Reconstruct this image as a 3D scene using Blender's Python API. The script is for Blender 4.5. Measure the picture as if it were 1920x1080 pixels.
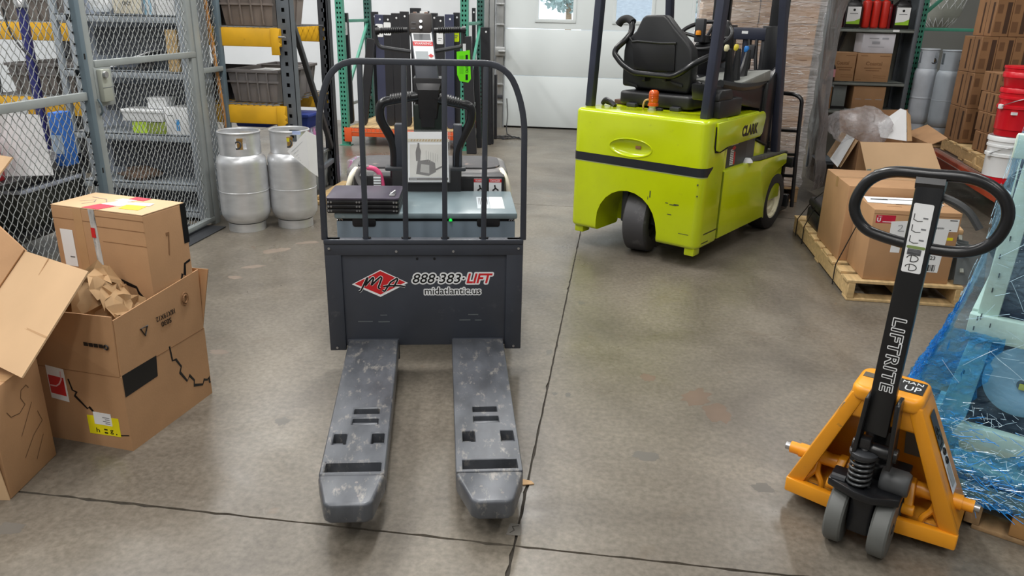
import bpy, bmesh, math, random
from mathutils import Vector, Matrix
random.seed(11)
PI = math.pi
for _o in list(bpy.data.objects):
    bpy.data.objects.remove(_o)
sc = bpy.context.scene
COL = sc.collection

# ---------------------------------------------------------------- camera, world, lights, exposure
def _basis(f=1440.0, p=19.85, r=1.2447, yaw=7.6):
    p, r, w = map(math.radians, (p, r, yaw))
    fwd = Vector((0, math.cos(p), -math.sin(p))); up = Vector((0, math.sin(p), math.cos(p))); rt = Vector((1, 0, 0))
    a = math.cos(r)*rt + math.sin(r)*up; b = -math.sin(r)*rt + math.cos(r)*up
    R = Matrix.Rotation(w, 3, 'Z')
    return R @ a, R @ b, R @ fwd
CR, CU, CF = _basis()
EYE = Vector((0, 0, 1.55))
cam_data = bpy.data.cameras.new('camera'); cam_data.sensor_width = 36.0; cam_data.lens = 27.0
cam_data.clip_start = 0.05; cam_data.clip_end = 300
cam = bpy.data.objects.new('camera', cam_data); COL.objects.link(cam)
_m = Matrix((CR, CU, -CF)).transposed().to_4x4(); _m.translation = EYE
cam.matrix_world = _m
sc.camera = cam

world = bpy.data.worlds.new('world'); sc.world = world; world.use_nodes = True
_nt = world.node_tree; _bg = _nt.nodes['Background']
_bg.inputs[0].default_value = (0.80, 0.90, 1.0, 1); _bg.inputs[1].default_value = 2.2

def area(name, loc, sx, sy, power, col=(1, 1, 1), rot=(0, 0, 0)):
    d = bpy.data.lights.new(name, 'AREA'); d.shape = 'RECTANGLE'; d.size = sx; d.size_y = sy; d.energy = power; d.color = col
    o = bpy.data.objects.new(name, d); COL.objects.link(o); o.location = loc; o.rotation_euler = rot
    return o
CEIL = 5.0
LAMPS = [(-4.6, 1.0, 95), (-4.6, 5.0, 180), (-4.6, 8.8, 125), (-1.0, 0.2, 90), (-1.0, 4.2, 160), (-1.0, 8.2, 115), (2.6, 0.4, 45), (2.8, 4.6, 60), (2.4, 9.0, 60), (-3.0, -2.5, 95), (0.6, -2.5, 65)]  # last two are added behind the camera to brighten the fronts
for _x, _y, _p in LAMPS:
    area('ceiling_lamp_light', (_x, _y, CEIL - 0.16), 0.35, 2.4, _p, (1.0, 0.985, 0.955))
sc.view_settings.view_transform = 'Standard'; sc.view_settings.look = 'None'
sc.view_settings.exposure = -0.08; sc.view_settings.gamma = 1.0; sc.view_settings.use_curve_mapping = False

# ---------------------------------------------------------------- measuring helpers: a sight line met with a real plane
def ray(u, v):
    return (u-960)/1440.0*CR - (v-540)/1440.0*CU + CF
class Frame:
    """A place on the floor with its own axes (x along ang, y to the left of it, z up)."""
    def __init__(s, x, y, ang):
        s.o = Vector((x, y, 0)); s.a = math.radians(ang)
        s.ex = Vector((math.cos(s.a), math.sin(s.a), 0)); s.ey = Vector((-math.sin(s.a), math.cos(s.a), 0))
    def loc(s, P):
        d = P - s.o; return Vector((d.dot(s.ex), d.dot(s.ey), P.z))
    def _hit(s, u, v, p0, n):
        d = ray(u, v); return s.loc(EYE + d*((p0-EYE).dot(n)/d.dot(n)))
    def y(s, u, v, k): return s._hit(u, v, s.o + k*s.ey, s.ey)
    def x(s, u, v, k): return s._hit(u, v, s.o + k*s.ex, s.ex)
    def z(s, u, v, k): return s._hit(u, v, Vector((0, 0, k)), Vector((0, 0, 1)))
    def w(s, x, y, z=0): return s.o + x*s.ex + y*s.ey + Vector((0, 0, z))
WORLD = Frame(0, 0, 0)

# ---------------------------------------------------------------- materials
def lin(c):
    return tuple((x/12.92 if x <= 0.04045 else ((x+0.055)/1.055)**2.4) for x in (v/255.0 for v in c))
def mat(name, rgb, rough=0.5, metal=0.0, var=0.06, scale=6.0, bump=0.0, bscale=60.0, stretch=(1, 1, 1), coat=0.0, wear=None, wear_amt=0.0, wear_scale=12.0, emit=0.0, spec=0.5, rvar=0.0):
    m = bpy.data.materials.new(name); m.use_nodes = True; nt = m.node_tree; N = nt.nodes; L = nt.links
    b = N['Principled BSDF']; c = lin(rgb)
    b.inputs['Roughness'].default_value = rough; b.inputs['Metallic'].default_value = metal
    b.inputs['Specular IOR Level'].default_value = spec
    if coat: b.inputs['Coat Weight'].default_value = coat; b.inputs['Coat Roughness'].default_value = 0.12
    tc = N.new('ShaderNodeTexCoord'); mp = N.new('ShaderNodeMapping'); mp.inputs['Scale'].default_value = stretch
    L.new(tc.outputs['Object'], mp.inputs['Vector'])
    nz = N.new('ShaderNodeTexNoise'); nz.inputs['Scale'].default_value = scale; nz.inputs['Detail'].default_value = 6
    L.new(mp.outputs[0], nz.inputs['Vector'])
    rp = N.new('ShaderNodeValToRGB')
    rp.color_ramp.elements[0].position = 0.3; rp.color_ramp.elements[1].position = 0.7
    rp.color_ramp.elements[0].color = (*[max(0, x*(1-2*var)) for x in c], 1); rp.color_ramp.elements[1].color = (*[min(1, x*(1+2*var)) for x in c], 1)
    L.new(nz.outputs['Fac'], rp.inputs[0]); out = rp.outputs[0]
    if wear:
        n2 = N.new('ShaderNodeTexNoise'); n2.inputs['Scale'].default_value = wear_scale; n2.inputs['Detail'].default_value = 9; n2.inputs['Roughness'].default_value = 0.68
        L.new(mp.outputs[0], n2.inputs['Vector'])
        r2 = N.new('ShaderNodeValToRGB'); r2.color_ramp.elements[0].position = 0.62 - wear_amt*0.3; r2.color_ramp.elements[1].position = 0.74 - wear_amt*0.3
        L.new(n2.outputs['Fac'], r2.inputs[0])
        mx = N.new('ShaderNodeMix'); mx.data_type = 'RGBA'
        L.new(r2.outputs[0], mx.inputs[0]); L.new(out, mx.inputs[6]); mx.inputs[7].default_value = (*lin(wear), 1); out = mx.outputs[2]
    L.new(out, b.inputs['Base Color'])
    if rvar:
        mr = N.new('ShaderNodeMapRange'); mr.inputs[3].default_value = max(0.03, rough-rvar); mr.inputs[4].default_value = min(1, rough+rvar)
        L.new(nz.outputs['Fac'], mr.inputs[0]); L.new(mr.outputs[0], b.inputs['Roughness'])
    if bump:
        n3 = N.new('ShaderNodeTexNoise'); n3.inputs['Scale'].default_value = bscale; n3.inputs['Detail'].default_value = 4
        L.new(mp.outputs[0], n3.inputs['Vector'])
        bp = N.new('ShaderNodeBump'); bp.inputs['Strength'].default_value = bump; bp.inputs['Distance'].default_value = 0.01
        L.new(n3.outputs['Fac'], bp.inputs['Height']); L.new(bp.outputs[0], b.inputs['Normal'])
    if emit:
        b.inputs['Emission Color'].default_value = (*c, 1); b.inputs['Emission Strength'].default_value = emit
    return m
def film(name, rgb, opacity=0.35, rough=0.12, scale=18.0, strength=0.8, stretch=(1, 1, 1), tint=(1, 1, 1), spread=0.25):
    """Thin plastic film: see-through, with a crumpled shiny surface."""
    m = bpy.data.materials.new(name); m.use_nodes = True; nt = m.node_tree; N = nt.nodes; L = nt.links
    b = N['Principled BSDF']; b.inputs['Base Color'].default_value = (*lin(rgb), 1); b.inputs['Roughness'].default_value = rough
    b.inputs['Specular IOR Level'].default_value = 0.9
    tc = N.new('ShaderNodeTexCoord'); mp = N.new('ShaderNodeMapping'); mp.inputs['Scale'].default_value = stretch; L.new(tc.outputs['Object'], mp.inputs[0])
    nz = N.new('ShaderNodeTexNoise'); nz.inputs['Scale'].default_value = scale; nz.inputs['Detail'].default_value = 7; nz.inputs['Distortion'].default_value = 1.2; L.new(mp.outputs[0], nz.inputs[0])
    bp = N.new('ShaderNodeBump'); bp.inputs['Strength'].default_value = strength; bp.inputs['Distance'].default_value = 0.03; L.new(nz.outputs['Fac'], bp.inputs['Height']); L.new(bp.outputs[0], b.inputs['Normal'])
    t = N.new('ShaderNodeBsdfTransparent'); t.inputs[0].default_value = (*lin(tint), 1) if max(tint) > 1 else (*tint, 1)
    n2 = N.new('ShaderNodeTexNoise'); n2.inputs['Scale'].default_value = scale*0.35; n2.inputs['Detail'].default_value = 5; L.new(mp.outputs[0], n2.inputs[0])
    mr = N.new('ShaderNodeMapRange'); mr.inputs[1].default_value = 0.3; mr.inputs[2].default_value = 0.7; mr.inputs[3].default_value = max(0, opacity-spread); mr.inputs[4].default_value = min(1, opacity+spread); L.new(n2.outputs['Fac'], mr.inputs[0])
    mx = N.new('ShaderNodeMixShader'); L.new(mr.outputs[0], mx.inputs[0]); L.new(t.outputs[0], mx.inputs[1]); L.new(b.outputs[0], mx.inputs[2])
    L.new(mx.outputs[0], N['Material Output'].inputs[0]); return m

# ---------------------------------------------------------------- mesh builder
class MB:
    def __init__(s): s.v = []; s.f = []
    def add(s, vs, fs):
        n = len(s.v); s.v += [tuple(v) for v in vs]; s.f += [tuple(i+n for i in f) for f in fs]; return s
    def box(s, x0, x1, y0, y1, z0, z1):
        return s.add([(x0,y0,z0),(x1,y0,z0),(x1,y1,z0),(x0,y1,z0),(x0,y0,z1),(x1,y0,z1),(x1,y1,z1),(x0,y1,z1)],
                     [(0,3,2,1),(4,5,6,7),(0,1,5,4),(1,2,6,5),(2,3,7,6),(3,0,4,7)])
    def hexa(s, lo, hi):
        """two quads (4 points each) joined into a solid"""
        return s.add(list(lo)+list(hi), [(3,2,1,0),(4,5,6,7),(0,1,5,4),(1,2,6,5),(2,3,7,6),(3,0,4,7)])
    def prism(s, poly, axis, a, b):
        put = {'x': lambda p, k: (k, p[0], p[1]), 'y': lambda p, k: (p[0], k, p[1]), 'z': lambda p, k: (p[0], p[1], k)}[axis]
        n = len(poly)
        return s.add([put(p, a) for p in poly]+[put(p, b) for p in poly],
                     [tuple(range(n)), tuple(range(2*n-1, n-1, -1))]+[(i, (i+1) % n, n+(i+1) % n, n+i) for i in range(n)])
    def slab(s, quad, t):
        q = [Vector(p) for p in quad]; n = (q[1]-q[0]).cross(q[-1]-q[0]).normalized()*t; k = len(q)
        return s.add([p for p in q]+[p+n for p in q], [tuple(range(k)), tuple(range(2*k-1, k-1, -1))]+[(i, (i+1) % k, k+(i+1) % k, k+i) for i in range(k)])
    def tube(s, pts, r, n=8, closed=False, spin=0.0):
        P = [Vector(p) for p in pts]; m = len(P); rings = []
        R = r if isinstance(r, (list, tuple)) else [r]*m
        t0 = (P[1]-P[0]).normalized(); up = Vector((0, 0, 1)) if abs(t0.z) < 0.9 else Vector((1, 0, 0))
        nrm = (up - t0*up.dot(t0)).normalized()
        base = len(s.v)
        for i in range(m):
            if closed: t = (P[(i+1) % m]-P[i-1]).normalized()
            else: t = (P[min(i+1, m-1)]-P[max(i-1, 0)]).normalized()
            nrm = (nrm - t*nrm.dot(t)).normalized(); bi = t.cross(nrm)
            k = 1.0
            if 0 < i < m-1 or closed:
                d1 = (P[i]-P[i-1]).normalized(); k = min(1.6, 1/max(0.5, abs(d1.dot(t))))
            for j in range(n):
                a = 2*PI*j/n + spin
                s.v.append(tuple(P[i] + (nrm*math.cos(a)+bi*math.sin(a))*R[i]*(k if n == 4 else 1)))
        for i in range(m if closed else m-1):
            for j in range(n):
                a, b = base+i*n, base+((i+1) % m)*n
                s.f.append((a+j, a+(j+1) % n, b+(j+1) % n, b+j))
        if not closed:
            s.f.append(tuple(base+j for j in reversed(range(n)))); s.f.append(tuple(base+(m-1)*n+j for j in range(n)))
        return s
    def bar(s, p, q, w, h, up=(0, 0, 1)):
        p, q, up = Vector(p), Vector(q), Vector(up); t = (q-p).normalized(); a = t.cross(up).normalized(); b = a.cross(t).normalized()
        c = [(-w/2, -h/2), (w/2, -h/2), (w/2, h/2), (-w/2, h/2)]
        return s.hexa([p+a*x+b*y for x, y in c], [q+a*x+b*y for x, y in c])
    def cyl(s, p, q, r, n=16, r2=None):
        return s.tube([p, q], [r, r if r2 is None else r2], n)
    def lathe(s, prof, c=(0, 0, 0), n=24, axis='z'):
        b = len(s.v); k = len(prof)
        for r, z in prof:
            for j in range(n):
                a = 2*PI*j/n; x, y = r*math.cos(a), r*math.sin(a)
                p = (x, y, z) if axis == 'z' else ((z, x, y) if axis == 'x' else (x, z, y))
                s.v.append((c[0]+p[0], c[1]+p[1], c[2]+p[2]))
        for i in range(k-1):
            for j in range(n):
                s.f.append((b+i*n+j, b+i*n+(j+1) % n, b+(i+1)*n+(j+1) % n, b+(i+1)*n+j))
        if prof[0][0] > 1e-6 and prof[0] != prof[-1]: s.f.append(tuple(b+j for j in reversed(range(n))))
        if prof[-1][0] > 1e-6 and prof[0] != prof[-1]: s.f.append(tuple(b+(k-1)*n+j for j in range(n)))
        return s
    def cells(s, xs, ys, full, z0, z1, fn=None):
        """a plate cut on a grid; full(i, j) says which cells are solid; holes get their own walls"""
        fn = fn or (lambda x, y, z: (x, y, z)); nx, ny = len(xs)-1, len(ys)-1; b = len(s.v)
        for z in (z0, z1):
            for y in ys:
                for x in xs: s.v.append(tuple(fn(x, y, z)))
        idx = lambda i, j, k: b + k*len(xs)*len(ys) + j*len(xs) + i
        on = lambda i, j: 0 <= i < nx and 0 <= j < ny and full(i, j)
        for i in range(nx):
            for j in range(ny):
                if not on(i, j): continue
                s.f.append((idx(i,j,1), idx(i+1,j,1), idx(i+1,j+1,1), idx(i,j+1,1))); s.f.append((idx(i,j,0), idx(i,j+1,0), idx(i+1,j+1,0), idx(i+1,j,0)))
                if not on(i-1, j): s.f.append((idx(i,j,0), idx(i,j,1), idx(i,j+1,1), idx(i,j+1,0)))
                if not on(i+1, j): s.f.append((idx(i+1,j,0), idx(i+1,j+1,0), idx(i+1,j+1,1), idx(i+1,j,1)))
                if not on(i, j-1): s.f.append((idx(i,j,0), idx(i+1,j,0), idx(i+1,j,1), idx(i,j,1)))
                if not on(i, j+1): s.f.append((idx(i,j+1,0), idx(i,j+1,1), idx(i+1,j+1,1), idx(i+1,j+1,0)))
        return s
    def grid(s, rows):
        b = len(s.v); n = len(rows[0])
        for r in rows: s.v += [tuple(p) for p in r]
        for i in range(len(rows)-1):
            for j in range(n-1): s.f.append((b+i*n+j, b+i*n+j+1, b+(i+1)*n+j+1, b+(i+1)*n+j))
        return s
    def mesh(s, name, m, bev=0.0, seg=2, smooth=40):
        bm = bmesh.new(); vs = [bm.verts.new(v) for v in s.v]; bm.verts.index_update()
        for f in s.f:
            try: bm.faces.new([vs[i] for i in f])
            except ValueError: pass
        loose = [v for v in bm.verts if not v.link_faces]
        if loose: bmesh.ops.delete(bm, geom=loose, context='VERTS')
        bmesh.ops.recalc_face_normals(bm, faces=bm.faces[:])
        if bev:
            es = [e for e in bm.edges if len(e.link_faces) == 2 and e.calc_face_angle(0) > math.radians(30)]
            bmesh.ops.bevel(bm, geom=es, offset=bev, segments=seg, profile=0.5, affect='EDGES', clamp_overlap=True)
        me = bpy.data.meshes.new(name); bm.to_mesh(me); bm.free()
        if m: me.materials.append(m)
        if smooth:
            me.polygons.foreach_set('use_smooth', [True]*len(me.polygons)); me.set_sharp_from_angle(angle=math.radians(smooth))
        return me
def link(name, data, parent=None):
    o = bpy.data.objects.new(name, data); COL.objects.link(o)
    if parent: o.parent = parent
    return o
def part(name, mb, m, parent=None, bev=0.0, seg=2, smooth=40, label=None, kind=None):
    o = link(name, mb.mesh(name, m, bev, seg, smooth), parent)
    if label: o['label'] = label
    if kind: o['kind'] = kind
    return o
def tag(o, label, cat, group=None):
    o['label'] = label; o['category'] = cat
    if group: o['group'] = group
    return o
def thing(name, label, cat, loc=(0, 0, 0), rz=0.0, group=None, rot=None):
    o = link(name, None); o.empty_display_size = 0.1; o.location = loc; o.rotation_euler = rot or (0, 0, rz)
    return tag(o, label, cat, group)
def at(frame, name, label, cat, group=None):
    return thing(name, label, cat, frame.o, frame.a, group)
def struct(name, mb, m, parent=None, **k):
    o = part(name, mb, m, parent, **k)
    if parent is None: o['kind'] = 'structure'
    return o
def dup(root, loc, rz=None, label=None, group=None, rot=None):
    r = root.copy(); COL.objects.link(r); r.location = loc
    if rz is not None: r.rotation_euler = (0, 0, rz)
    if rot is not None: r.rotation_euler = rot
    if label: r['label'] = label
    if group: r['group'] = group
    for ch in list(root.children):
        c = ch.copy(); COL.objects.link(c); c.parent = r
        for g in list(ch.children):
            d = g.copy(); COL.objects.link(d); d.parent = c
    return r
def boolean(o, cutter, op='DIFFERENCE'):
    c = link('cutter', cutter.mesh('cutter', None, smooth=0)); c.parent = o.parent
    md = o.modifiers.new('b', 'BOOLEAN'); md.object = c; md.operation = op; md.solver = 'EXACT'
    bpy.context.view_layer.update()
    me = bpy.data.meshes.new_from_object(o.evaluated_get(bpy.context.evaluated_depsgraph_get()))
    o.modifiers.remove(md); o.data = me; bpy.data.objects.remove(c)
    me.polygons.foreach_set('use_smooth', [True]*len(me.polygons)); me.set_sharp_from_angle(angle=math.radians(35))
def text(name, s, m, parent, org, xdir, ydir, width=None, size=0.1, off=0.0, depth=0.0006, shear=0.0, fit_h=None, label=None, lift=0.0):
    """raised lettering lying in the plane xdir/ydir; org is the lower left corner"""
    cu = bpy.data.curves.new(name, 'FONT'); cu.body = s; cu.size = size; cu.offset = off; cu.extrude = depth; cu.shear = shear; cu.resolution_u = 3
    t = bpy.data.objects.new('t', cu); COL.objects.link(t); bpy.context.view_layer.update()
    me = bpy.data.meshes.new_from_object(t.evaluated_get(bpy.context.evaluated_depsgraph_get())); bpy.data.objects.remove(t); bpy.data.curves.remove(cu)
    xs = [v.co.x for v in me.vertices]; ys = [v.co.y for v in me.vertices]
    kx = (width/(max(xs)-min(xs))) if width else 1.0; ky = (fit_h/(max(ys)-min(ys))) if fit_h else kx
    X, Y = Vector(xdir).normalized(), Vector(ydir).normalized(); Z = X.cross(Y); x0, y0 = min(xs), min(ys); O = Vector(org)
    for v in me.vertices: v.co = O + X*(v.co.x-x0)*kx + Y*(v.co.y-y0)*ky + Z*(v.co.z+lift)
    me.materials.clear(); me.materials.append(m); me.name = name
    o = link(name, me, parent)
    if label: o['label'] = label
    return o
def outlined(s, mi, mo, parent, org, xdir, ydir, width, fit_h, grow=0.004, thin=0.0, shear=0.0, spacing=1.0):
    """lettering with an even border (the border is the letters spread by grow metres)"""
    X, Y = Vector(xdir).normalized(), Vector(ydir).normalized(); Z = X.cross(Y); O = Vector(org)
    cu = bpy.data.curves.new('t', 'FONT'); cu.body = s; cu.size = 1.0; cu.offset = thin; cu.shear = shear; cu.resolution_u = 3; cu.space_character = spacing
    t = bpy.data.objects.new('t', cu); COL.objects.link(t); bpy.context.view_layer.update()
    me = bpy.data.meshes.new_from_object(t.evaluated_get(bpy.context.evaluated_depsgraph_get())); bpy.data.objects.remove(t); bpy.data.curves.remove(cu)
    V = [v.co.copy() for v in me.vertices]; Fc = [tuple(p.vertices) for p in me.polygons]; bpy.data.meshes.remove(me)
    x0, x1, y0, y1 = min(v.x for v in V), max(v.x for v in V), min(v.y for v in V), max(v.y for v in V); kx, ky = width/(x1-x0), fit_h/(y1-y0)
    P = lambda v, dx, dy, l: O + X*((v.x-x0)*kx+dx) + Y*((v.y-y0)*ky+dy) + Z*l
    part('lettering', MB().add([P(v, 0, 0, 0.0010) for v in V], Fc), mi, parent, smooth=0)
    mb = MB()
    for k in range(14): mb.add([P(v, grow*math.cos(k*PI/7), grow*math.sin(k*PI/7), 0.0003+0.00001*k) for v in V], Fc)
    part('letter_border', mb, mo, parent, smooth=0, kind='stuff')
def plate(name, pts, m, parent, t=0.0008, label=None):
    return part(name, MB().slab(pts, t), m, parent, smooth=0, label=label)
def rounded(pts, r, n=5, closed=False):
    """round the corners of a path"""
    P = [Vector(p) for p in pts]; out = []; m = len(P)
    for i in range(m):
        if not closed and i in (0, m-1): out.append(P[i]); continue
        a, b, c = P[i-1], P[i], P[(i+1) % m]; d1, d2 = (a-b), (c-b); k = min(r, d1.length*0.49, d2.length*0.49)
        s, e = b+d1.normalized()*k, b+d2.normalized()*k
        for j in range(n+1):
            t = j/n; out.append(s*(1-t)**2 + b*2*t*(1-t) + e*t*t)
    return out
def rrect(x0, x1, y0, y1, r, n=4):
    out = []
    for cx, cy, a0 in ((x1-r, y1-r, 0), (x0+r, y1-r, PI/2), (x0+r, y0+r, PI), (x1-r, y0+r, 1.5*PI)):
        for j in range(n+1):
            a = a0 + j*PI/2/n; out.append((cx+r*math.cos(a), cy+r*math.sin(a)))
    return out

M = {}
def defmats():
    M['charcoal'] = mat('charcoal_paint', (56, 60, 69), 0.42, 0, 0.05, wear=(84, 86, 90), wear_amt=0.05, wear_scale=9)
    M['fork_steel'] = mat('worn_fork_paint', (84, 87, 93), 0.36, 0.15, 0.16, 7, wear=(134, 131, 127), wear_amt=0.24, wear_scale=19, stretch=(1.8, 0.8, 1), rvar=0.1)
    M['bluegrey'] = mat('blue_grey_paint', (112, 126, 138), 0.4, 0, 0.03)
    M['lid'] = mat('blue_grey_lid', (118, 134, 140), 0.3, 0, 0.04, wear=(150, 160, 162), wear_amt=0.1)
    M['black'] = mat('black_plastic', (28, 28, 31), 0.42, 0, 0.08)
    M['blackmetal'] = mat('black_enamel', (24, 25, 28), 0.28, 0, 0.06)
    M['rubber'] = mat('black_rubber', (34, 34, 36), 0.7, 0, 0.1)
    M['tyre'] = mat('grey_tyre', (70, 69, 72), 0.62, 0, 0.08, wear=(98, 97, 98), wear_amt=0.15)
    M['dark'] = mat('dark_void', (14, 14, 16), 0.8)
    M['cream'] = mat('cream_plastic', (222, 216, 198), 0.5)
    M['white'] = mat('white_paper', (236, 238, 240), 0.6, 0, 0.015)
    M['whitegloss'] = mat('white_vinyl', (238, 240, 242), 0.3, 0, 0.01)
    M['red'] = mat('red_vinyl', (206, 34, 40), 0.35, 0, 0.03)
    M['ink'] = mat('black_ink', (12, 12, 14), 0.45, 0, 0.02)
    M['grayink'] = mat('grey_print', (120, 122, 126), 0.6)
    M['pink'] = mat('pink_cable', (226, 84, 130), 0.4)
    M['hivis'] = mat('fluorescent_green', (120, 250, 20), 0.4, 0, 0.01)
    M['hiyellow'] = mat('fluorescent_yellow', (224, 250, 10), 0.4, 0, 0.01)
    M['lime'] = mat('lime_paint', (190, 206, 12), 0.2, 0, 0.03, 3, coat=0.4, wear=(168, 182, 40), wear_amt=0.02, wear_scale=20)
    M['slate'] = mat('slate_blue_steel', (46, 50, 66), 0.42, 0, 0.05)
    M['vinyl'] = mat('black_seat_vinyl', (30, 31, 34), 0.45, 0, 0.06, bump=0.05, bscale=200)
    M['amber'] = mat('amber_lens', (196, 80, 16), 0.16, 0, 0.05, coat=0.5)
    M['steel'] = mat('bright_steel', (190, 190, 192), 0.3, 0.9, 0.05)
    M['alu'] = mat('brushed_aluminium', (216, 218, 221), 0.36, 0.6, 0.05, 7, stretch=(1, 1, 3), rvar=0.08)
    M['brass'] = mat('brass', (176, 140, 80), 0.35, 0.8)
    M['orange'] = mat('yellow_orange_paint', (238, 158, 34), 0.34, 0, 0.04, wear=(150, 110, 60), wear_amt=-0.12, wear_scale=16)
    M['orangeworn'] = mat('worn_yellow_orange_paint', (226, 156, 48), 0.4, 0, 0.08, wear=(150, 120, 74), wear_amt=0.06, wear_scale=34)
    M['card'] = mat('cardboard', (176, 136, 98), 0.78, 0, 0.045, 5, bump=0.05, bscale=130, stretch=(1, 1, 1))
    M['cardlight'] = mat('cardboard_lit', (204, 170, 132), 0.8, 0, 0.03, 4)  # paler cardboard, the light on tops and open flaps put into its colour
    M['carddark'] = mat('dark_cardboard', (142, 104, 70), 0.8, 0, 0.06, 5)  # deeper brown for print and seams, and for shaded carton walls
    M['kraft'] = mat('kraft_paper', (196, 160, 118), 0.75, 0, 0.06)
    M['tape'] = mat('packing_tape', (186, 148, 108), 0.25, 0, 0.05)
    M['wood'] = mat('pallet_wood', (196, 166, 118), 0.75, 0, 0.1, 5, stretch=(1, 7, 7), bump=0.1)
    M['woodx'] = mat('pallet_wood_cross', (202, 172, 124), 0.75, 0, 0.1, 5, stretch=(7, 1, 7), bump=0.1)
    M['woodold'] = mat('old_pallet_wood', (158, 128, 92), 0.8, 0, 0.13, 5, stretch=(7, 1, 7), bump=0.1)
    M['broomwood'] = mat('broom_wood', (182, 128, 72), 0.5, 0, 0.1, 6, stretch=(6, 6, 1))
    M['cage'] = mat('cage_grey_paint', (146, 152, 152), 0.45, 0, 0.04)
    M['cagedark'] = mat('cage_post_paint', (96, 112, 122), 0.45, 0, 0.04)
    M['wire'] = mat('mesh_wire', (150, 154, 154), 0.35, 0.2, 0.04)
    M['shelfgrey'] = mat('shelf_grey_paint', (152, 160, 168), 0.42, 0, 0.03)
    M['rackgrey'] = mat('rack_grey_paint', (92, 98, 104), 0.5, 0, 0.07)
    M['rackdark'] = mat('rack_dark_paint', (52, 54, 58), 0.5, 0, 0.07)
    M['yellow'] = mat('rack_yellow_paint', (226, 172, 32), 0.42, 0, 0.06, wear=(176, 128, 40), wear_amt=0.0, wear_scale=10)
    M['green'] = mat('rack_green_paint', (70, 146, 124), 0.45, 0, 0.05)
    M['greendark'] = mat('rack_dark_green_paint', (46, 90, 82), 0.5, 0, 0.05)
    M['rackorange'] = mat('rack_orange_paint', (222, 92, 44), 0.45, 0, 0.05)
    M['rackred'] = mat('rack_rust_orange_paint', (176, 74, 46), 0.5, 0, 0.06)
    M['tote'] = mat('grey_tote_plastic', (122, 118, 118), 0.55, 0, 0.05)
    M['totedark'] = mat('dark_tote_plastic', (64, 64, 68), 0.55, 0, 0.05)
    M['bluebin'] = mat('blue_bin_plastic', (44, 66, 150), 0.5)
    M['flat'] = mat('black_powder_coat', (36, 37, 42), 0.5, 0, 0.08, scale=3)
    M['flatblue'] = mat('blue_black_powder_coat', (58, 62, 86), 0.5, 0, 0.08, scale=3)
    M['door'] = mat('white_door_enamel', (214, 221, 222), 0.42, 0, 0.012, 2)
    M['wall'] = mat('white_wall_paint', (222, 226, 230), 0.7, 0, 0.02, 2)
    M['wallgrey'] = mat('grey_wall_paint', (158, 158, 156), 0.75, 0, 0.03, 2)
    M['track'] = mat('galvanised_track', (166, 168, 168), 0.4, 0.6, 0.06)
    M['tankgrey'] = mat('grey_tank_paint', (150, 158, 166), 0.4, 0, 0.04)
    M['jugred'] = mat('red_jug_plastic', (196, 40, 28), 0.35, 0, 0.05)
    M['jugblack'] = mat('black_jug_plastic', (26, 24, 26), 0.35)
    M['labelgreen'] = mat('green_label', (150, 200, 50), 0.45)
    M['pailred'] = mat('red_pail_plastic', (214, 24, 40), 0.3, 0, 0.03)
    M['teal'] = mat('pale_crate_wood', (206, 224, 208), 0.6, 0, 0.05, 4, stretch=(6, 1, 1))
    M['navy'] = mat('navy_panel', (30, 36, 62), 0.35, 0, 0.08)
    M['disc'] = mat('pale_blue_disc', (150, 194, 220), 0.35, 0, 0.05)
    M['pvcgrey'] = mat('grey_plate_steel', (104, 110, 112), 0.45, 0.2, 0.05)
    M['yellowlabel'] = mat('yellow_label', (240, 226, 20), 0.5, 0, 0.02)
    M['crimson'] = mat('crimson_label', (196, 30, 60), 0.5, 0, 0.03)
defmats()
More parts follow.
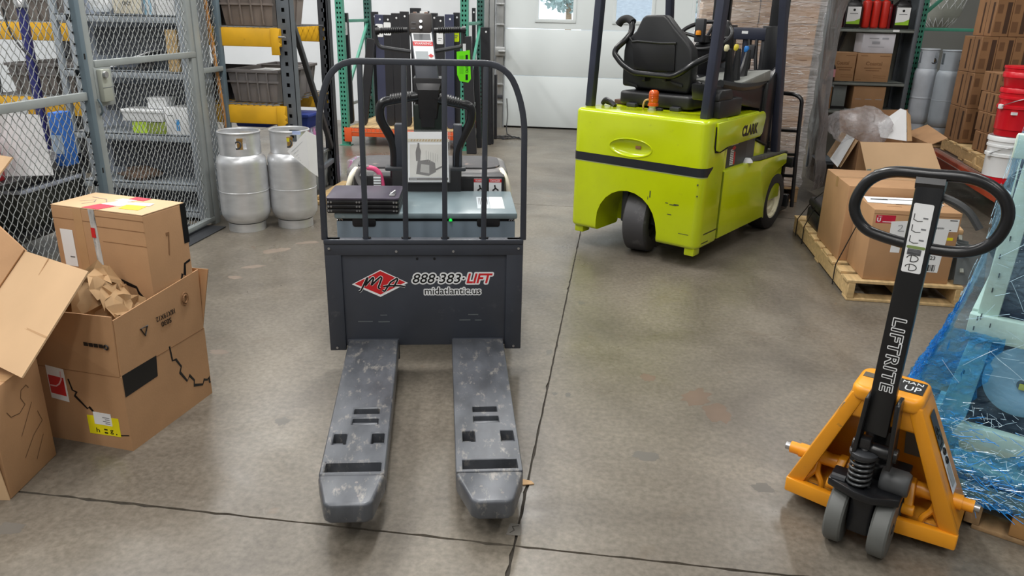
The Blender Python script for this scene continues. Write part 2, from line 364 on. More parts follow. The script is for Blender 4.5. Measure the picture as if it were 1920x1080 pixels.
# ================================================================ THE ROOM
def floor_material():
    m = bpy.data.materials.new('worn_sealed_concrete'); m.use_nodes = True; nt = m.node_tree; N = nt.nodes; L = nt.links; b = N['Principled BSDF']
    tc = N.new('ShaderNodeTexCoord')
    def noise(scale, det, dist=0.0, rough=0.6):
        n = N.new('ShaderNodeTexNoise'); n.inputs['Scale'].default_value = scale; n.inputs['Detail'].default_value = det; n.inputs['Distortion'].default_value = dist; n.inputs['Roughness'].default_value = rough
        L.new(tc.outputs['Object'], n.inputs['Vector']); return n.outputs['Fac']
    def ramp(fac, p0, c0, p1, c1):
        r = N.new('ShaderNodeValToRGB'); e = r.color_ramp.elements; e[0].position = p0; e[0].color = (*lin(c0), 1); e[1].position = p1; e[1].color = (*lin(c1), 1); L.new(fac, r.inputs[0]); return r.outputs[0]
    def mix(fac, a, c, mode='MIX'):
        x = N.new('ShaderNodeMix'); x.data_type = 'RGBA'; x.blend_type = mode
        if isinstance(fac, float): x.inputs[0].default_value = fac
        else: L.new(fac, x.inputs[0])
        L.new(a, x.inputs[6])
        if isinstance(c, tuple): x.inputs[7].default_value = (*lin(c), 1)
        else: L.new(c, x.inputs[7])
        return x.outputs[2]
    base = ramp(noise(1.1, 7, 0.6), 0.34, (99, 92, 83), 0.66, (136, 128, 116))
    grain = ramp(noise(46, 6), 0.35, (214, 214, 212), 0.65, (255, 255, 255))
    col = mix(1.0, base, grain, 'MULTIPLY')
    stain = ramp(noise(2.6, 8, 1.8, 0.62), 0.60, (0, 0, 0), 0.70, (150, 150, 150)); col = mix(stain, col, (104, 92, 78))
    rust = ramp(noise(4.3, 3, 0.4), 0.70, (0, 0, 0), 0.74, (160, 160, 160)); col = mix(rust, col, (118, 92, 72))
    pale = ramp(noise(7.5, 9, 2.5, 0.7), 0.66, (0, 0, 0), 0.75, (120, 120, 120)); col = mix(pale, col, (176, 172, 164))
    L.new(col, b.inputs['Base Color'])
    mr = N.new('ShaderNodeMapRange'); L.new(noise(1.7, 6, 0.8), mr.inputs[0]); mr.inputs[1].default_value = 0.3; mr.inputs[2].default_value = 0.7; mr.inputs[3].default_value = 0.24; mr.inputs[4].default_value = 0.44; L.new(mr.outputs[0], b.inputs['Roughness'])
    bp = N.new('ShaderNodeBump'); bp.inputs['Strength'].default_value = 0.08; bp.inputs['Distance'].default_value = 0.01; L.new(noise(5, 5), bp.inputs['Height']); L.new(bp.outputs[0], b.inputs['Normal'])
    return m
FLOORM = floor_material()
fl = struct('floor', MB().box(-8, 5.2, -4, 11.1, -0.20, -0.008), mat('joint_filler', (62, 57, 51), 0.9, bump=0.3), smooth=0)
xs, ys = [-8.0, -4.7, -0.235, 4.25, 5.2], [-4.0, -2.5, 1.942, 6.36, 11.1]
rnd = random.Random(5)
for i in range(4):
    for j in range(4):
        g = 0.0026; x0, x1, y0, y1 = xs[i]+g, xs[i+1]-g, ys[j]+g, ys[j+1]-g
        def edge(p, q, n=110):
            out = []
            for k in range(n):
                t = k/n; a = Vector(p)*(1-t)+Vector(q)*t; d = (Vector(q)-Vector(p)).normalized(); nn = Vector((-d.y, d.x))
                w = abs(rnd.gauss(0, 0.0017)) + (0.005 if rnd.random() < 0.08 else 0)
                out.append((a+nn*w) if k else a)
            return [(v.x, v.y) for v in out]
        poly = edge((x0, y0), (x1, y0)) + edge((x1, y0), (x1, y1)) + edge((x1, y1), (x0, y1)) + edge((x0, y1), (x0, y0))
        part('slab', MB().prism(poly, 'z', -0.016, 0.0), FLOORM, fl, smooth=0)

# old spills that stay on the slabs
stm = mat('brown_spill', (106, 89, 76), 0.42, 0, 0.06); stm2 = mat('grey_spill', (100, 96, 90), 0.4, 0, 0.05); stm3 = mat('pink_brown_spill', (128, 115, 103), 0.45, 0, 0.05)
rs = random.Random(12)
def spill(u, v, w, d, m, rz=0.0):
    c = WORLD.z(u, v, 0.0); pts = []
    for k in range(22):
        a = 2*PI*k/22; r = 1+rs.uniform(-0.28, 0.22); x, y = w*r*math.cos(a), d*r*math.sin(a); pts.append((c.x+x*math.cos(rz)-y*math.sin(rz), c.y+x*math.sin(rz)+y*math.cos(rz)))
    part('floor_stain', MB().prism(pts, 'z', 0.00005, 0.0002), m, fl, smooth=0)
for a in ((1215, 708, 0.035, 0.04, stm), (1305, 745, 0.06, 0.085, stm, -0.5), (1345, 775, 0.06, 0.08, stm, 0.2), (1065, 740, 0.014, 0.02, stm2), (1040, 738, 0.01, 0.015, stm2), (1090, 568, 0.02, 0.025, stm2), (1210, 855, 0.05, 0.03, stm2), (1430, 915, 0.04, 0.03, stm2), (440, 520, 0.05, 0.03, stm3), (475, 500, 0.07, 0.03, stm3, 0.5), (412, 660, 0.05, 0.025, stm3), (530, 790, 0.03, 0.03, stm2), (20, 990, 0.05, 0.03, stm2), (520, 470, 0.10, 0.05, stm3, 0.7), (575, 455, 0.08, 0.03, stm3, 0.5), (1030, 660, 0.015, 0.03, stm2)): spill(*a)

# back wall with the opening for the overhead door
DX0, DX1, DZ = -1.62, 2.05, 3.0; BY = 10.9
struct('wall_back', MB().box(-8, DX0, BY, BY+0.2, 0, CEIL).box(DX0, DX1, BY, BY+0.2, DZ, CEIL), M['wall'], smooth=0)
struct('wall_back_right', MB().box(DX1, 5.2, BY, BY+0.2, 0, CEIL), mat('drab_wall', (112, 113, 109), 0.75, 0, 0.04, 2), smooth=0)
struct('wall_left', MB().box(-8.2, -8, -4, 11.1, 0, CEIL), M['wall'], smooth=0)
struct('wall_right', MB().box(5.2, 5.4, -4, 11.1, 0, CEIL), M['wallgrey'], smooth=0)
struct('wall_front', MB().box(-8.2, 5.4, -4.2, -4, 0, CEIL), M['wallgrey'], smooth=0)
struct('ceiling', MB().box(-8.2, 5.4, -4.2, 11.1, CEIL, CEIL+0.2), M['wall'], smooth=0)
for _x, _y, _p in LAMPS:
    t = thing('ceiling_lamp', 'long white ceiling batten lamp out of view, two added to light the fronts', 'lamp', (_x, _y, CEIL-0.14), group='ceiling lamps')
    part('housing', MB().box(-0.2, 0.2, -1.25, 1.25, 0, 0.14), M['whitegloss'], t, bev=0.01)
# overhead sectional door: four panels, windows in the third
door = struct('door_1', MB().box(DX0, DX1, BY-0.004, BY+0.0, 0.0, 0.022), M['rubber'], smooth=0)
zs = [0.022, 0.712, 1.326, 1.93, 2.55, 3.0]
WIN = [(-1.170, -0.710), (-0.140, 0.318), (0.885, 1.345)]; WZ = (1.455, 1.80)
gl = film('window_glass', (235, 245, 250), 0.05, 0.02, 2, 0.0, spread=0.0)
for k in range(5):
    z0, z1 = zs[k]+0.003, zs[k+1]-0.003
    if k != 2:
        part('door_panel', MB().box(DX0, DX1, BY-0.045, BY, z0, z1), M['door'], door, bev=0.004)
    else:
        gx = sorted([DX0, DX1]+[a for w in WIN for a in w]); gz = [z0, WZ[0], WZ[1], z1]
        hole = lambda i, j: not (j == 1 and i % 2 == 1)
        p = part('door_panel', MB().cells(gx, gz, hole, BY-0.045, BY, lambda x, y, z: (x, z, y)), M['door'], door, smooth=0)
        for a, b in WIN:
            f = part('window_frame', MB().cells([a-0.045, a, b, b+0.045], [WZ[0]-0.045, WZ[0], WZ[1], WZ[1]+0.045], lambda i, j: not (i == 1 and j == 1), BY-0.056, BY-0.045, lambda x, y, z: (x, z, y)), M['door'], door, bev=0.003)
            part('pane', MB().box(a, b, BY-0.03, BY-0.024, WZ[0], WZ[1]), gl, f, smooth=0)
# door track, jamb and hardware on the left of the door
t1 = struct('trim_1', MB().prism([(-1.725, BY-0.10), (-1.635, BY-0.10), (-1.635, BY-0.085), (-1.71, BY-0.085), (-1.71, BY-0.03), (-1.635, BY-0.03), (-1.635, BY-0.015), (-1.725, BY-0.015)], 'z', 0.0, 3.2), M['track'], bev=0.002)
for z in (0.33, 0.58, 1.00, 1.06, 1.36, 1.62):
    part('bracket', MB().box(-1.735, -1.62, BY-0.125, BY-0.10, z, z+0.022).cyl((-1.68, BY-0.135, z+0.01), (-1.68, BY-0.10, z+0.01), 0.012, 8), M['track'], t1, bev=0.002)
part('roller_hinge', MB().box(-1.74, -1.60, BY-0.14, BY-0.1, 0.97, 1.085).cyl((-1.69, BY-0.16, 1.03), (-1.59, BY-0.16, 1.03), 0.015), M['track'], t1, bev=0.006)
part('bottom_bracket', MB().box(-1.74, -1.63, BY-0.12, BY-0.1, 0.40, 0.45), M['rackdark'], t1, bev=0.003)
struct('trim_2', MB().box(-1.83, -1.765, BY-0.07, BY, 0, 3.2).box(-1.90, -1.845, BY-0.045, BY, 0, 3.2), M['track'], bev=0.004)
struct('trim_3', MB().box(DX1, DX1+0.09, BY-0.08, BY, 0, 3.2), M['track'], bev=0.004)
# outdoors seen through the door windows
yard = mat('yard_asphalt', (150, 152, 150), 0.9)
g = part('ground', MB().box(-40, 40, 11.1, 80, -0.3, -0.12), yard, smooth=0); g['kind'] = 'structure'
def tree(x, y, h, r, label, seed):
    t = thing('tree', label, 'tree', (x, y, -0.12)); rr = random.Random(seed)
    part('trunk', MB().tube([(0, 0, 0), (0.05, 0, h*0.3), (0, 0.05, h*0.6)], [0.16, 0.12, 0.07], 8), M['woodold'], t)
    mb = MB()
    for k in range(1500):
        a, e, q = rr.uniform(0, 2*PI), math.asin(rr.uniform(-1, 1)), r*(rr.random()**0.4)
        p = Vector((math.cos(a)*math.cos(e)*q, math.sin(a)*math.cos(e)*q, h*0.62+math.sin(e)*q*0.8)); s = 0.14
        d1 = Vector((rr.gauss(0, 1), rr.gauss(0, 1), rr.gauss(0, 1))).normalized()*s; d2 = d1.cross(Vector((rr.gauss(0, 1), rr.gauss(0, 1), 1))).normalized()*s*0.6
        mb.add([p-d1, p+d2, p+d1, p-d2], [(0, 1, 2, 3)])
    o = part('foliage', mb, mat('overexposed_leaves', (176, 200, 196), 0.7, 0, 0.2), t, smooth=0, kind='stuff')  # leaf colour made pale so the foliage looks overexposed from indoors
tree(-2.3, 32, 4.6, 1.5, 'pale overexposed leafy tree seen through the leftmost door window', 1)
tree(3.1, 26, 3.2, 1.3, 'green bush-like tree seen past the cartons through the rightmost door window', 2)
h = thing('house', 'low grey-roofed building outside the middle door window', 'building', (0.6, 44, -0.12))
part('wall', MB().box(-3, 6, 0, 5, 0, 1.2), M['wall'], h, smooth=0)
part('roof', MB().prism([(-0.5, 1.2), (5.5, 1.2), (2.5, 2.6)], 'x', -3.3, 6.3), mat('roof_shingle', (150, 158, 164), 0.8), h, smooth=0)
# ================================================================ ELECTRIC PALLET TRUCK (forks towards us)
W = Frame(-0.8025, 3.112, 12)
pt = at(W, 'pallet_truck', 'dark grey electric pallet truck with barred load backrest and two scuffed forks', 'pallet truck')
def fork(xl0, xr0, xl1, xr1, holes, tip):
    L = 1.075; zt, zb = 0.147, 0.093
    xs = [0.0]; ys = [-L]
    X = lambda x, y: xl0+(xl1-xl0)*(-y/L) + x*((xr0-xl0)+((xr1-xl1)-(xr0-xl0))*(-y/L))
    # holes are given in fork-wise fractions of the width and metres from the heel
    xs = sorted({0.0, 1.0} | {round(a, 4) for h in holes for a in h[:2]}); ys = sorted({0.004, -L} | {a for h in holes for a in h[2:]})
    def full(i, j):
        cx, cy = (xs[i]+xs[i+1])/2, (ys[j]+ys[j+1])/2
        return not any(a < cx < b and c < cy < d for a, b, c, d in holes)
    mb = MB().cells(xs, ys, full, zb, zt, lambda x, y, z: (X(x, y), y, z))
    f = part('fork', mb, M['fork_steel'], pt, bev=0.004, seg=1)
    nose = [(xl1, -L), (xr1, -L), (xr1-0.002, -L-0.02), (tip[1], -L-0.150), (tip[1]-0.02, -L-0.165), (tip[0]+0.02, -L-0.165), (tip[0], -L-0.150), (xl1+0.002, -L-0.02)]
    part('fork_nose', MB().prism(nose, 'z', zb-0.014, zt), M['fork_steel'], f, bev=0.010, seg=3)
    part('side_flange', MB().hexa([(xl0, 0, 0.07), (xl0+0.012, 0, 0.07), (xl1+0.012, -L, 0.08), (xl1, -L, 0.08)], [(xl0, 0, zb+0.01), (xl0+0.012, 0, zb+0.01), (xl1+0.012, -L, zb+0.01), (xl1, -L, zb+0.01)]), M['fork_steel'], f, bev=0.003)
    part('side_flange', MB().hexa([(xr0-0.012, 0, 0.07), (xr0, 0, 0.07), (xr1, -L, 0.08), (xr1-0.012, -L, 0.08)], [(xr0-0.012, 0, zb+0.01), (xr0, 0, zb+0.01), (xr1, -L, zb+0.01), (xr1-0.012, -L, zb+0.01)]), M['fork_steel'], f, bev=0.003)
    cx = (xl1+xr1)/2
    part('load_wheel', MB().lathe([(0.012, -0.045), (0.036, -0.045), (0.04, -0.04), (0.04, 0.04), (0.036, 0.045), (0.012, 0.045), (0.012, -0.045)], (cx, -1.04, 0.04), 20, 'x'), M['tyre'], f)
    part('push_rod', MB().box(cx-0.02, cx+0.02, -0.98, -0.1, 0.072, 0.09).box(cx-0.07, cx+0.07, -0.84, -0.72, 0.06, 0.085), M['rackdark'], f, bev=0.003)
    part('hinge_plate', MB().box(cx-0.045, cx+0.045, -0.765, -0.71, 0.10, 0.128).tube([(cx-0.05, -0.738, 0.126), (cx+0.05, -0.738, 0.126)], 0.012, 8), M['fork_steel'], f, bev=0.003)
    part('latch_step', MB().box(X(0.03, -0.87), X(0.26, -0.87), -0.893, -0.855, 0.10, 0.128).box(X(0.74, -0.87), X(0.95, -0.87), -0.893, -0.855, 0.10, 0.128), M['fork_steel'], f, bev=0.003)
    mb = MB()
    for dx, dy in ((-0.03, -0.06), (0.02, -0.02), (0.035, -0.10)): mb.lathe([(0.0, 0.0005), (0.0035, 0.0004), (0.0055, 0.0002), (0.0055, -0.001)], (cx+dx, -L-dy*0.0-0.03+dy*0.9, zt), 10)
    part('rivet', mb, M['tote'], f, kind='stuff')
    return f
HL = [(0.36, 0.80, -0.684, -0.641), (0.36, 0.80, -0.762, -0.714), (0.10, 0.32, -0.893, -0.82), (0.72, 0.93, -0.893, -0.82), (0.07, 0.93, -1.06, -1.005)]
fork(-0.344, -0.123, -0.303, -0.093, HL, (-0.266, -0.118))
HR = [(0.31, 0.72, -0.684, -0.641), (0.31, 0.73, -0.762, -0.714), (0.12, 0.32, -0.893, -0.82), (0.73, 0.94, -0.893, -0.82), (0.10, 0.93, -1.06, -1.005)]
fork(0.116, 0.347, 0.134, 0.351, HR, (0.180, 0.312))
# load backrest
part('backrest_panel', MB().box(-0.358, 0.358, -0.006, 0.014, 0.118, 0.548), M['charcoal'], pt, bev=0.001)
part('frame_rail', MB().box(-0.427, -0.356, -0.016, 0.018, 0.098, 0.617), M['charcoal'], pt, bev=0.004)
part('frame_rail', MB().box(0.356, 0.429, -0.016, 0.018, 0.098, 0.617), M['charcoal'], pt, bev=0.004)
part('frame_rail', MB().box(-0.427, 0.429, -0.017, 0.02, 0.545, 0.596).box(-0.427, 0.429, -0.022, 0.022, 0.596, 0.617), M['charcoal'], pt, bev=0.004)
part('heel_gusset', MB().box(-0.35, -0.12, -0.012, 0.01, 0.05, 0.15).box(0.12, 0.35, -0.012, 0.01, 0.05, 0.15), M['charcoal'], pt, bev=0.003)
hoop = rounded([(-0.424, 0, 0.612), (-0.416, 0, 1.165), (-0.345, 0, 1.349), (0.345, 0, 1.349), (0.421, 0, 1.165), (0.429, 0, 0.612)], 0.10, 6)
part('hoop', MB().tube(hoop, 0.0175, 4, spin=PI/4), M['charcoal'], pt, bev=0.004, smooth=50)
for xb, xt in ((-0.249, -0.243), (-0.079, -0.068), (0.089, 0.093), (0.256, 0.261)):
    part('vertical_bar', MB().tube([(xb, 0, 0.60), (xt, 0, 1.348)], 0.0155, 4, spin=PI/4), M['charcoal'], pt, bev=0.003)
mb = MB()
for x, z in ((-0.405, 0.578), (-0.12, 0.565), (0.125, 0.565), (0.408, 0.578), (0.395, 0.115), (-0.395, 0.115)): mb.lathe([(0, 0.006), (0.004, 0.006), (0.0055, 0.003), (0.0055, 0)], (x, -0.024, z), 8, 'y')
part('screw', mb, M['steel'], pt)
mb = MB()
for x in (-0.032, 0.043): mb.lathe([(0, 0.001), (0.006, 0.001), (0.006, 0)], (x, -0.0075, 0.527), 8, 'y')
for x in (-0.42, -0.255, -0.235, -0.09, -0.065, 0.08, 0.1, 0.245, 0.27, 0.42): mb.lathe([(0, -0.006), (0.007, -0.006), (0.008, 0.0), (0.008, 0.004)], (x, -0.0, 0.619), 8)
part('bolt_hole', mb, M['dark'], pt)
mb = MB()
for x0, x1, z in ((-0.30, -0.235, 0.232), (-0.21, -0.16, 0.23), (0.15, 0.20, 0.236), (0.22, 0.25, 0.235), (-0.20, -0.17, 0.262), (0.19, 0.235, 0.262)): mb.box(x0, x1, -0.0066, -0.006, z, z+0.004)
part('scratch', mb, M['pvcgrey'], pt, smooth=0)
# decals: lozenge with black script, telephone number and web address
DY = -0.0062
dec = lambda n, pts, m, k: part(n, MB().slab([(x, DY-k*0.0004, z) for x, z in pts], 0.0004), m, pt, smooth=0)
loz = lambda cx, cz, a, b: [(cx-a, cz-0.004), (cx, cz-b), (cx+a, cz+0.002), (cx+0.003, cz+b)]
dec('logo_border', loz(-0.196, 0.414, 0.122, 0.063), M['whitegloss'], 1); dec('logo_field', loz(-0.196, 0.417, 0.110, 0.055), M['red'], 2)
mb = MB()
strokes = [[(-0.288, 0.376), (-0.280, 0.380), (-0.252, 0.438), (-0.247, 0.442), (-0.262, 0.402), (-0.240, 0.428), (-0.226, 0.443), (-0.222, 0.438), (-0.236, 0.404), (-0.212, 0.428), (-0.192, 0.446), (-0.187, 0.440), (-0.205, 0.394), (-0.196, 0.390)],
           [(-0.186, 0.384), (-0.178, 0.376), (-0.150, 0.420), (-0.122, 0.438), (-0.118, 0.432), (-0.137, 0.398)], [(-0.182, 0.400), (-0.155, 0.404), (-0.110, 0.404), (-0.086, 0.398)]]
for q, (rad, yy, m) in enumerate(((0.0058, 0.0014, M['whitegloss']), (0.0038, 0.0022, M['ink']))):
    mb = MB()
    for st in strokes: mb.tube([(x, DY-yy, z) for x, z in rounded([(a, b, 0) for a, b in st], 0.006, 3) for x, z in ((x, z),)] if False else [(p.x, DY-yy, p.y) for p in rounded([(a, b, 0) for a, b in st], 0.006, 3)], rad, 6)
    for i, v in enumerate(mb.v): mb.v[i] = (v[0], DY-yy+(v[1]-(DY-yy))*0.12, v[2])
    part('logo_script', mb, m, pt)
def decal(s, x0, x1, z0, z1, sh=0.25, off=0.012, m=None):
    text('number_outline', s, M['whitegloss'], pt, (x0-0.008, DY, z0-0.008), (1, 0, 0), (0, 0, 1), width=x1-x0+0.016, fit_h=z1-z0+0.016, off=0.055, size=1.0, shear=sh, depth=0.0006)
    text('lettering', s, m or M['ink'], pt, (x0, DY-0.001, z0), (1, 0, 0), (0, 0, 1), width=x1-x0, fit_h=z1-z0, off=0.012, size=1.0, shear=sh, depth=0.0006)
outlined('888·383·', M['ink'], M['whitegloss'], pt, (-0.054, DY, 0.414), (1, 0, 0), (0, 0, 1), 0.228, 0.044, grow=0.0062, thin=0.01, shear=0.25)
outlined('LIFT', M['red'], M['whitegloss'], pt, (0.182, DY, 0.413), (1, 0, 0), (0, 0, 1), 0.116, 0.046, grow=0.0065, thin=0.03, shear=0.25)
outlined('midatlantic.us', M['ink'], M['whitegloss'], pt, (-0.002, DY, 0.361), (1, 0, 0), (0, 0, 1), 0.247, 0.033, grow=0.0050, thin=0.008)
# battery box
part('battery_box', MB().box(-0.415, 0.415, 0.285, 0.72, 0.16, 0.618), M['bluegrey'], pt, bev=0.006)
part('box_seam', MB().box(-0.412, 0.412, 0.289, 0.71, 0.617, 0.632), M['dark'], pt, smooth=0)
part('lid', MB().box(-0.422, 0.424, 0.272, 0.74, 0.631, 0.660), M['lid'], pt, bev=0.008, label='pale blue-grey sheet metal lid')
for x0 in (-0.342, 0.235):
    part('hand_hole', MB().prism(rrect(x0, x0+0.108, 0.592, 0.632, 0.012), 'y', 0.2815, 0.288), M['black'], pt, bev=0.001)
mb = MB()
for s in (-1, 1):
    for k in range(3): mb.cyl((s*(0.385+k*0.012), 0.284, 0.622), (s*(0.40+k*0.006), 0.29, 0.634), 0.003, 6)
part('latch', mb, M['steel'], pt)
part('green_lamp', MB().lathe([(0, 0.008), (0.006, 0.006), (0.008, 0), (0.008, -0.004)], (0.112, 0.272, 0.626), 10), mat('green_lamp', (30, 230, 80), 0.3, emit=0.6), pt)
part('rating_sheet', MB().box(0.24, 0.30, 0.36, 0.60, 0.660, 0.6608), mat('printed_sheet', (186, 194, 200), 0.5), pt, smooth=0)
part('rating_sheet', MB().box(0.302, 0.37, 0.36, 0.60, 0.660, 0.6608), M['whitegloss'], pt, smooth=0)
mb = MB()
for k in range(7): mb.box(0.248+0.007*k, 0.2505+0.007*k, 0.44, 0.58, 0.6609, 0.6612)
mb.add([(0.27, 0.365, 0.6612), (0.285, 0.385, 0.6612), (0.27, 0.405, 0.6612), (0.255, 0.385, 0.6612)], [(0, 1, 2, 3)])
part('sheet_print', mb, M['ink'], pt, smooth=0)
# drive end: tray, bumpers, decals
part('drive_housing', MB().box(-0.40, 0.40, 0.80, 1.02, 0.10, 0.728), M['black'], pt, bev=0.02)
part('inner_floor', MB().box(-0.40, 0.40, 0.70, 0.82, 0.10, 0.60), M['dark'], pt, smooth=0)
part('rear_cover', MB().prism(rrect(-0.455, 0.425, 0.86, 1.38, 0.13, 6), 'z', 0.16, 0.735), mat('rear_cover_grey', (98, 96, 96), 0.5, wear=(150, 146, 140), wear_amt=0.2), pt, bev=0.035, seg=3)
part('cover_pad', MB().prism(rrect(-0.40, 0.38, 0.94, 1.30, 0.1, 6), 'z', 0.733, 0.745), mat('rear_pad', (74, 73, 75), 0.7, wear=(150, 130, 120), wear_amt=0.1), pt, bev=0.004)
for s in (-1, 1):
    x = -0.434 if s < 0 else 0.420
    part('side_bumper', MB().tube(rounded([(x-s*0.035, 0.95, 0.728), (x-s*0.02, 0.86, 0.715), (x+s*0.004, 0.845, 0.62), (x+s*0.008, 0.85, 0.2)], 0.06, 4), 0.016, 10), M['cream'], pt, label='cream rounded corner bumper')
for x0, x1 in ((0.232, 0.30), (0.312, 0.378)):
    part('warning_decal', MB().box(x0, x1, 0.796, 0.80, 0.615, 0.712), M['whitegloss'], pt, smooth=0)
    part('decal_band', MB().box(x0, x1, 0.7945, 0.796, 0.694, 0.712), M['red'], pt, smooth=0)
    text('decal_text', 'DANGER' if x0 > 0.3 else 'WARNING', M['whitegloss'], pt, (x0+0.008, 0.7944, 0.697), (1, 0, 0), (0, 0, 1), width=x1-x0-0.016, fit_h=0.011, size=1.0)
    mb = MB().tube([(x0+0.02, 0.7952, 0.65), (x0+0.035, 0.7952, 0.663), (x0+0.05, 0.7952, 0.651)], 0.004, 5).tube([(x0+0.03, 0.7952, 0.68), (x0+0.033, 0.7952, 0.665)], 0.004, 5)
    part('decal_figure', mb, M['ink'], pt)
# battery plug, red and grey cables
D = 0.74
cb = lambda pts: [W.y(u, v, D) for u, v in pts]
part('power_cable', MB().tube(rounded(cb([(688, 314), (703, 316), (713, 326), (718, 350), (718, 372)]), 0.06, 5), 0.013, 10), M['pink'], pt, label='pink-red power cable')
part('power_cable', MB().tube(rounded(cb([(692, 313), (677, 314), (669, 326), (672, 340), (690, 362)]), 0.06, 5), 0.012, 10), M['tote'], pt, label='grey power cable')
part('plug', MB().box(-0.285, -0.245, 0.72, 0.76, 0.66, 0.745), M['tote'], pt, bev=0.005)
mb = MB()
for k in range(5): mb.box(-0.283, -0.247, 0.714, 0.72, 0.672+k*0.014, 0.679+k*0.014)
part('plug_rib', mb, M['white'], pt, smooth=0)
# mast, grab bars, console
part('mast', MB().box(-0.19, 0.165, 0.72, 0.86, 0.16, 0.775), M['black'], pt, bev=0.01)
part('column_cheek', MB().box(-0.172, -0.12, 0.74, 0.80, 0.77, 1.00), M['charcoal'], pt, bev=0.006)
part('column_cheek', MB().box(0.125, 0.17, 0.74, 0.80, 0.77, 1.00), M['charcoal'], pt, bev=0.006)
part('column', MB().box(-0.075, 0.075, 0.755, 0.87, 0.76, 1.10), mat('column_black_green', (22, 34, 30), 0.3), pt, bev=0.01)
for s, pts in ((-1, [(740, 332), (740, 283), (735, 262), (712, 222), (712, 192), (741, 187), (784, 180)]), (1, [(857, 334), (857, 286), (862, 268), (884, 226), (884, 198), (856, 194), (812, 183)])):
    part('grab_bar', MB().tube(rounded([W.y(u, v, 0.76) for u, v in pts], 0.075, 6), [0.0235]*1 + [0.0235]*99 if False else 0.023, 12), M['blackmetal'], pt)
    a, b = W.y(pts[-2][0]-s*-8, pts[-2][1]-1, 0.76), W.y(pts[-1][0]+s*14, pts[-1][1], 0.76); mb = MB()
    for k in range(9): q = Vector(a).lerp(Vector(b), k/8); mb.tube([q-Vector((0.004, 0, 0)), q+Vector((0.004, 0, 0))], 0.0255, 12)
    part('grip_rib', mb, M['black'], pt)
    p0 = W.y(pts[0][0], pts[0][1], 0.76); part('bar_foot', MB().box(p0.x-0.045, p0.x+0.045, 0.72, 0.80, 0.765, 0.785), M['rackdark'], pt, bev=0.006)
q = lambda u, v, d: W.y(u, v, d)
# steering arm: leaning box from the shroud up to the control head
part('column_shroud', MB().prism([(-0.062, 1.175), (0.067, 1.175), (0.035, 1.125), (0.03, 0.985), (-0.035, 0.985), (-0.04, 1.125)], 'y', 0.742, 0.745).hexa([(-0.072, 0.76, 1.225), (0.072, 0.76, 1.225), (0.062, 0.76, 1.02), (-0.06, 0.76, 1.02)], [(-0.072, 0.92, 1.225), (0.072, 0.92, 1.225), (0.062, 0.92, 1.02), (-0.06, 0.92, 1.02)]).hexa([(-0.05, 0.735, 1.17), (0.055, 0.735, 1.17), (0.04, 0.745, 1.03), (-0.04, 0.745, 1.03)], [(-0.07, 0.78, 1.225), (0.072, 0.78, 1.225), (0.06, 0.78, 1.02), (-0.06, 0.78, 1.02)]), M['black'], pt, bev=0.006)
A0, A1 = Vector((0.0, 0.80, 1.19)), Vector((-0.035, 0.92, 1.445))
part('steering_arm', MB().bar(A0, A1, 0.115, 0.075, up=(0, -1, 0.4)), M['charcoal'], pt, bev=0.01)
n = Vector((0, -1, 0.47)).normalized(); ax = (A1-A0).normalized(); sx = Vector((1, 0, 0))
def onarm(t0, t1, h0, h1, m, name, k=0):
    off = n*(0.0385+0.0008*k); a, b = A0.lerp(A1, t0), A0.lerp(A1, t1)
    part(name, MB().slab([a+off+sx*h0, a+off+sx*h1, b+off+sx*h1, b+off+sx*h0], 0.0007), m, pt, smooth=0)
onarm(0.30, 0.92, -0.05, 0.05, M['whitegloss'], 'warning_plate'); onarm(0.30, 0.35, -0.05, 0.05, M['red'], 'warning_band', 1); onarm(0.66, 0.74, -0.05, 0.05, M['red'], 'warning_band', 1)
onarm(0.77, 0.88, -0.042, 0.042, M['grayink'], 'plate_print', 1); onarm(0.42, 0.56, -0.042, 0.02, mat('plate_print_pale', (170, 178, 182), 0.5), 'plate_print', 1)
o = A0.lerp(A1, 0.68)+n*0.0402-sx*0.042; text('plate_text', 'WARNING', M['whitegloss'], pt, o, sx, ax, width=0.084, fit_h=0.013, size=1.0)
o = A0.lerp(A1, 0.48)+n*0.041+sx*0.033; part('plate_diamond', MB().slab([o-sx*0.014, o-ax*0.01, o+sx*0.014, o+ax*0.01], 0.0006), M['red'], pt, smooth=0)
H0 = Vector((-0.037, 0.925, 1.463)); hax = Vector((0, 0.30, 0.95)).normalized()
part('control_head', MB().bar(H0-hax*0.045, H0+hax*0.058, 0.115, 0.095, up=(0, -1, 0.35)), mat('control_head', (62, 56, 54), 0.45), pt, bev=0.012)
part('head_top', MB().box(-0.09, 0.016, 0.91, 0.985, 1.505, 1.528).box(-0.075, -0.055, 0.90, 0.93, 1.52, 1.535).box(-0.018, 0.002, 0.90, 0.93, 1.52, 1.535), mat('worn_brown', (120, 92, 80), 0.5), pt, bev=0.005)
for v in (42, 53):
    p = q(789, v, 0.868); part('push_button', MB().cyl(p, p+Vector((0, -0.012, 0.006)), 0.008, 12), M['steel'], pt)
    p = q(775, v, 0.872); part('button_legend', MB().box(p.x-0.012, p.x+0.012, p.y-0.002, p.y, p.z-0.003, p.z+0.003), M['grayink'], pt, smooth=0)
